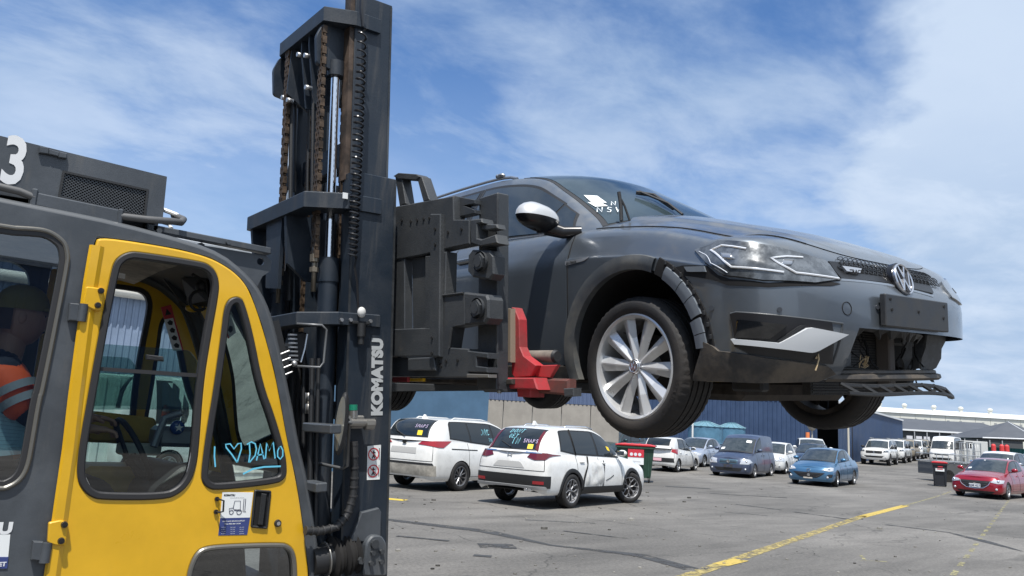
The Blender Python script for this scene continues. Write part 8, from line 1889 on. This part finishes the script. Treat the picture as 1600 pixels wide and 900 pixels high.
# red sill clamp
CP('red_clamp', [(799, 480), (804, 481), (811, 499), (812, 542), (818, 556), (838, 571), (829, 588), (804, 590), (799, 584)], .27, .05, .004, REDF)
CP('clamp_face', [(793, 482), (798, 482), (798, 566), (790, 566)], .24, .03, .002, mat('worn_tan', (.25, .2, .15), .6))
CP('red_clamp', [(769, 593), (776, 590), (834, 590), (840, 609), (770, 606)], .22, .12, .006, REDF)
CP('red_clamp', [(829, 588), (838, 571), (871, 570), (859, 590)], .30, .02, .003, mat('clamp_red_lit', (.42, .035, .04), .45, var=.3, vs=9, vcol=(.35, .1, .08)))  # paler clamp red: light on this face put into the colour
CP('red_clamp', [(807, 606), (829, 606), (828, 621), (808, 620)], .25, .09, .004, REDF)
CP('clamp_base', [(836, 590), (888, 592), (888, 618), (838, 614)], .30, .05, .01, mat('clamp_rust', (.16, .05, .04), .6, var=.8, vs=10, vcol=(.05, .045, .04)))
CP('clamp_end', [(880, 607), (896, 606), (896, 619), (881, 620)], .26, .05, .004)
CP('lower_beam', [(560, 590), (800, 592), (800, 600), (760, 606), (745, 600), (560, 594)], .20, .10, .004, BRAK)
CP('yellow_tag', [(640, 591), (660, 591), (660, 596), (640, 596)], .18, .02, .001, YEL)
CP('red_tag', [(613, 589), (636, 589), (636, 597), (613, 597)], .18, .02, .001, REDF)
a = ML(776, 600, 'x', .18); m = TB(); m.tube([a+Vector((0, .02, .008)), a+Vector((0, -.01, .008)), a+Vector((0, -.022, 0)), a+Vector((0, -.022, -.045))], .011, 8); m.build('locking_pin', MATS['worn_steel'], fk)
a = ML(816, 557, 'x', .36); b = ML(868, 557, 'x', .36); m = TB(); m.cyl(a, b, .030, 16); rp_ = m.build('rubber_roll', mat('roll_tan', (.22, .19, .16), .8, var=.6, vs=12, vcol=(.08, .07, .06)), fk)
m = TB(); m.cyl(b, b+(b-a)*.06, .033, 12, .026); m.build('roll_end', BLACKP, rp_)

# ================================================================ driver
def skin_obj(name, verts, edges, radii, mats, parent=None, sub=2, root=0):
    me = bpy.data.meshes.new(name); me.from_pydata(verts, edges, []); o = bpy.data.objects.new(name, me); COL.objects.link(o)
    md = o.modifiers.new('s', 'SKIN'); md.use_smooth_shade = True; sb = o.modifiers.new('u', 'SUBSURF'); sb.levels = sub; sb.render_levels = sub
    sv = me.skin_vertices[0].data
    for i, r in enumerate(radii): sv[i].radius = (r, r) if not isinstance(r, tuple) else r; sv[i].use_root = (i == root)
    dg = bpy.context.evaluated_depsgraph_get(); m2 = bpy.data.meshes.new_from_object(o.evaluated_get(dg)); o.modifiers.clear(); o.data = m2
    for p in m2.polygons: p.use_smooth = True
    m2.materials.clear(); [m2.materials.append(q) for q in mats]
    if parent: o.parent = parent
    return o
pb = Vector((.42, 3.96, 1.25))
pr = empty('person', pb, 0, 'driver in an orange hi-vis top and olive cap seen through the rear cab window', 'person')
SKIN = mat('skin', (.42, .24, .17), .55); VEST = mat('hi_vis_orange', (.95, .13, .03), .7, bump=.2, bs=25); TROU = mat('trousers_navy', (.02, .025, .04), .85)
V_ = [(0, 0, 0), (-.02, 0, .16), (-.01, 0, .32), (.0, 0, .45), (.01, 0, .52), (.015, 0, .58), (-.0, -.18, .46), (.10, -.24, .28), (.30, -.20, .24), (.0, .18, .46), (.12, .23, .28), (.38, .20, .28), (.0, -.10, -.02), (.22, -.12, -.02), (.44, -.13, -.02), (.50, -.13, -.25), (.52, -.13, -.48), (.0, .10, -.02), (.22, .12, -.02), (.44, .13, -.02), (.50, .13, -.25), (.52, .13, -.48)]
E_ = [(0, 1), (1, 2), (2, 3), (3, 4), (4, 5), (3, 6), (6, 7), (7, 8), (3, 9), (9, 10), (10, 11), (0, 12), (12, 13), (13, 14), (14, 15), (15, 16), (0, 17), (17, 18), (18, 19), (19, 20), (20, 21)]
Rr = [(.13, .16), (.13, .15), (.13, .17), (.11, .15), .06, .055, .075, .055, .04, .075, .055, .04, .09, .085, .065, .055, .04, .09, .085, .065, .055, .04]
skin_obj('body', V_, E_, Rr, [TROU], pr)
V2 = [(0, 0, .05), (-.02, 0, .16), (-.01, 0, .32), (.0, 0, .45), (0, -.18, .455), (.10, -.24, .27), (0, .18, .455), (.12, .23, .27)]
skin_obj('hi_vis_top', V2, [(0, 1), (1, 2), (2, 3), (3, 4), (4, 5), (3, 6), (6, 7)], [(.14, .17), (.14, .165), (.145, .185), (.12, .165), .088, .07, .088, .07], [VEST], pr)
m = MB()
for k in (-1, 1):
    for o_ in (0, .05): m.tube([(-.148, k*.06+o_*k*.6, .12), (-.155, k*.07+o_*k*.6, .30), (-.12, k*.08+o_*k*.6, .44), (.0, k*.09+o_*k*.6, .515)], .009, 4)
m.cyl((.035, -.203, .40), (.05, -.212, .372), .083, 18, .081, cap=False); m.cyl((.060, -.218, .355), (.075, -.227, .327), .080, 18, .078, cap=False)
m.build('reflective_tape', mat('tape_grey', (.3, .33, .36), .4), pr)
h = Vector((.045, 0, .70)); m = MB(); P = []
for i in range(13):
    a = math.pi*i/12; row = []
    for j in range(25):
        b = 2*math.pi*j/24; r = math.sin(a)**.85; x = math.cos(b)*.098*r; y = math.sin(b)*.076*r; z = math.cos(a)*.125
        if z < -.03 and x < 0: x *= .85
        if x > .07: x += .02*math.exp(-((z+.01)/.03)**2-(y/.02)**2)
        row.append(h+Vector((x, y, z)))
    P.append(row)
m.grid(P); m.sphere(h+Vector((-.005, -.074, -.005)), .017, 10, 8, (1, .35, 1.6)); m.sphere(h+Vector((-.005, .074, -.005)), .017, 10, 8, (1, .35, 1.6)); m.cyl((.015, 0, .50), (.03, 0, .63), .055, 14); m.build('head', SKIN, pr)
m = MB(); [m.sphere(h+Vector((.080, s_*.032, .012)), .009, 8, 6) for s_ in (-1, 1)]; m.box(h+Vector((.088, -.022, -.058)), h+Vector((.094, .022, -.052))); m.build('face_features', SEAM, pr)
m = MB(); P = []
for i in range(7):
    a = math.pi/2*i/6; P.append([h+Vector((math.cos(b)*.108*math.sin(a)**.8-.003, math.sin(b)*.088*math.sin(a)**.8, .03+math.cos(a)*.115)) for b in [2*math.pi*j/24 for j in range(25)]])
m.grid(P); m.prism([(h.x+.07, -.07), (h.x+.13, -.055), (h.x+.17, 0), (h.x+.13, .055), (h.x+.07, .07)], 'z', h.z+.045, h.z+.033); m.build('cap', mat('cap_olive', (.20, .16, .04), .8), pr)
m = MB(); m.grid([[h+Vector((math.cos(b)*.103-.004, math.sin(b)*.083, z)) for b in [R_(112)+R_(136)*j/14 for j in range(15)]] for z in (.045, .01, -.04, -.06)]); m.build('hair', mat('hair_brown', (.05, .03, .02), .8), pr)
for s_ in (-1, 1):
    wr = Vector((.30, -.20, .24)) if s_ < 0 else Vector((.38, .20, .28)); Vh = [tuple(wr), tuple(wr+Vector((.05, .0, .005))), tuple(wr+Vector((.09, 0, .0)))]; Eh = [(0, 1), (1, 2)]; Rh = [.028, (.034, .018), (.030, .016)]
    for k in range(4):
        b0 = len(Vh); yy = (k-1.5)*.019; L_ = (.030, .035, .033, .027)[k]
        Vh += [tuple(wr+Vector((.105, yy, 0))), tuple(wr+Vector((.105+L_, yy, -.010))), tuple(wr+Vector((.105+L_*1.3, yy, -.035)))]; Eh += [(2, b0), (b0, b0+1), (b0+1, b0+2)]; Rh += [.009, .0085, .008]
    b0 = len(Vh); Vh += [tuple(wr+Vector((.06, .035*-s_, -.005))), tuple(wr+Vector((.09, .045*-s_, -.018)))]; Eh += [(1, b0), (b0, b0+1)]; Rh += [.011, .009]
    skin_obj('hand', Vh, Eh, Rh, [SKIN], pr, 1)
# clipboard paper against the rear glass
a, b, c, d_ = [onp(*q, 'y', 3.76) for q in ((-30, 622), (58, 645), (46, 708), (-30, 716))]; t = empty('paper_sheet', (a+b+c+d_)/4, 0, 'pale blue printed sheet propped inside the rear cab window', 'paper')
cc = (a+b+c+d_)/4; m = MB(); m.add([p-cc+Vector((0, e_, 0)) for e_ in (0, .006) for p in (a, b, c, d_)], [(0, 1, 2, 3), (4, 5, 6, 7), (0, 1, 5, 4), (1, 2, 6, 5), (2, 3, 7, 6), (3, 0, 4, 7)]); m.build('sheet', mat('paper_blue', (.42, .68, .78), .7), t)
m = MB(); P = lambda u, v: tuple(((a*(1-u)+b*u)*(1-v)+(d_*(1-u)+c*u)*v)-cc+Vector((0, -.002, 0)))
for i in range(11): ribbon(m, [(.35, .1+.075*i), (.9-.02*i, .1+.075*i)], .008, None, P)
m.build('printed_lines', mat('ink_grey', (.25, .35, .42), .6), t)

# ---------------- things seen through the cab, beyond the forklift
x, y, z = atD(388, 17); r = empty('white_crate', (x, y, z), R_(10), 'white slatted crate with a traffic cone on top, seen through the cab front window', 'crate')
m = MB(); m.box((-.35, -.3, 0), (.35, .3, 1.30), .02); m.build('crate_body', mat('crate_white', (.55, .55, .5), .7, var=.2, vs=5), r)
m = MB(); [m.box((-.37, -.32, .12+i*.22), (.37, .32, .16+i*.22), .004) for i in range(5)]; m.build('crate_ribs', MATS['crate_white'], r, kind='stuff')
x2, y2, z2 = atD(399, 17); r = empty('traffic_cone', (x2, y2, z+1.30), 0, 'orange traffic cone with a white band standing on the white crate', 'cone')
m = MB(); m.box((-.16, -.16, 0), (.16, .16, .03), .01); m.build('cone_base', MATS['orange_paint'], r)
CO = mat('cone_orange', (.85, .13, .03), .6)
for z0, z1, mt in ((.03, .22, CO), (.22, .38, MATS['trim_white']), (.38, .62, CO)): m = MB(); f_ = lambda q: .125-.10*q/.62; m.cyl((0, 0, z0), (0, 0, z1), f_(z0), 20, f_(z1)); m.build('cone_section', mt, r)
x, y, z = atD(250, 17.5); r = empty('white_container', (x, y, z), 0, 'pale ribbed container beyond the cab, seen through the door window', 'container')
m = MB(); m.box((-1.3, 0, 0), (1.4, 2.0, 2.25), .03); m.build('container_body', mat('container_pale', (.55, .60, .58), .6), r); m = MB(); [m.box((-1.25+.27*i, -.035, .08), (-1.15+.27*i, 0, 2.15)) for i in range(10)]; m.build('ribs', MATS['container_pale'], r, kind='stuff')
loc = rootat(D2(455, 20), 0, -.9, 12)
c, S_ = make_car('hiace', 'white_van', WHITE2, loc, R_(12), 'white van parked beyond the forklift, seen through the cab and behind the mast', 'van', wheels=MDW)

# ================================================================ joined repeats become parts of their own
def split_parts(names):
    for o in list(scn.objects):
        base = o.name.split('.')[0]
        if base not in names or o.type != 'MESH' or o.get('kind') or o.children: continue
        me = o.data; par = list(range(len(me.vertices)))
        def find(a):
            while par[a] != a: par[a] = par[par[a]]; a = par[a]
            return a
        for p in me.polygons:
            vs_ = list(p.vertices); r0 = find(vs_[0])
            for v in vs_[1:]: par[find(v)] = r0
        isl = {}
        for p in me.polygons: isl.setdefault(find(p.vertices[0]), []).append(p)
        if not 1 < len(isl) <= 40: continue
        for k, ps in enumerate(isl.values()):
            mp = {}; vs2 = []; fs2 = []; sm2 = []; mi2 = []
            for p in ps:
                f = []
                for v in p.vertices:
                    if v not in mp: mp[v] = len(vs2); vs2.append(tuple(me.vertices[v].co))
                    f.append(mp[v])
                fs2.append(f); sm2.append(p.use_smooth); mi2.append(p.material_index)
            m2 = bpy.data.meshes.new(names[base]); m2.from_pydata(vs2, [], fs2); [m2.materials.append(q) for q in me.materials]
            m2.polygons.foreach_set('use_smooth', sm2); m2.polygons.foreach_set('material_index', mi2)
            q = bpy.data.objects.new(names[base], m2); COL.objects.link(q); q.parent = o.parent; q.matrix_parent_inverse = o.matrix_parent_inverse.copy(); q.matrix_basis = o.matrix_basis.copy()
        bpy.data.objects.remove(o)
split_parts({'panel_gaps': 'panel_gap', 'torn_gaps': 'torn_gap', 'lamp_module': 'lamp_module', 'parking_sensors': 'parking_sensor', 'exhaust_tips': 'exhaust_tip', 'hose_couplings': 'hose_coupling', 'boot_clips': 'boot_clip',
  'roof_rails': 'roof_rail', 'mirror_arm': 'mirror_arm', 'grille_slot': 'grille_slot', 'grille_bars': 'grille_bar', 'skylights': 'skylight', 'fog_light': 'fog_light', 'wire_frame': 'wire_bar', 'mast_crossbars': 'mast_crossbar', 'inner_rail_pack': 'inner_rail', 'holder_screws': 'holder_screw', 'crash_beam': 'crash_beam'})
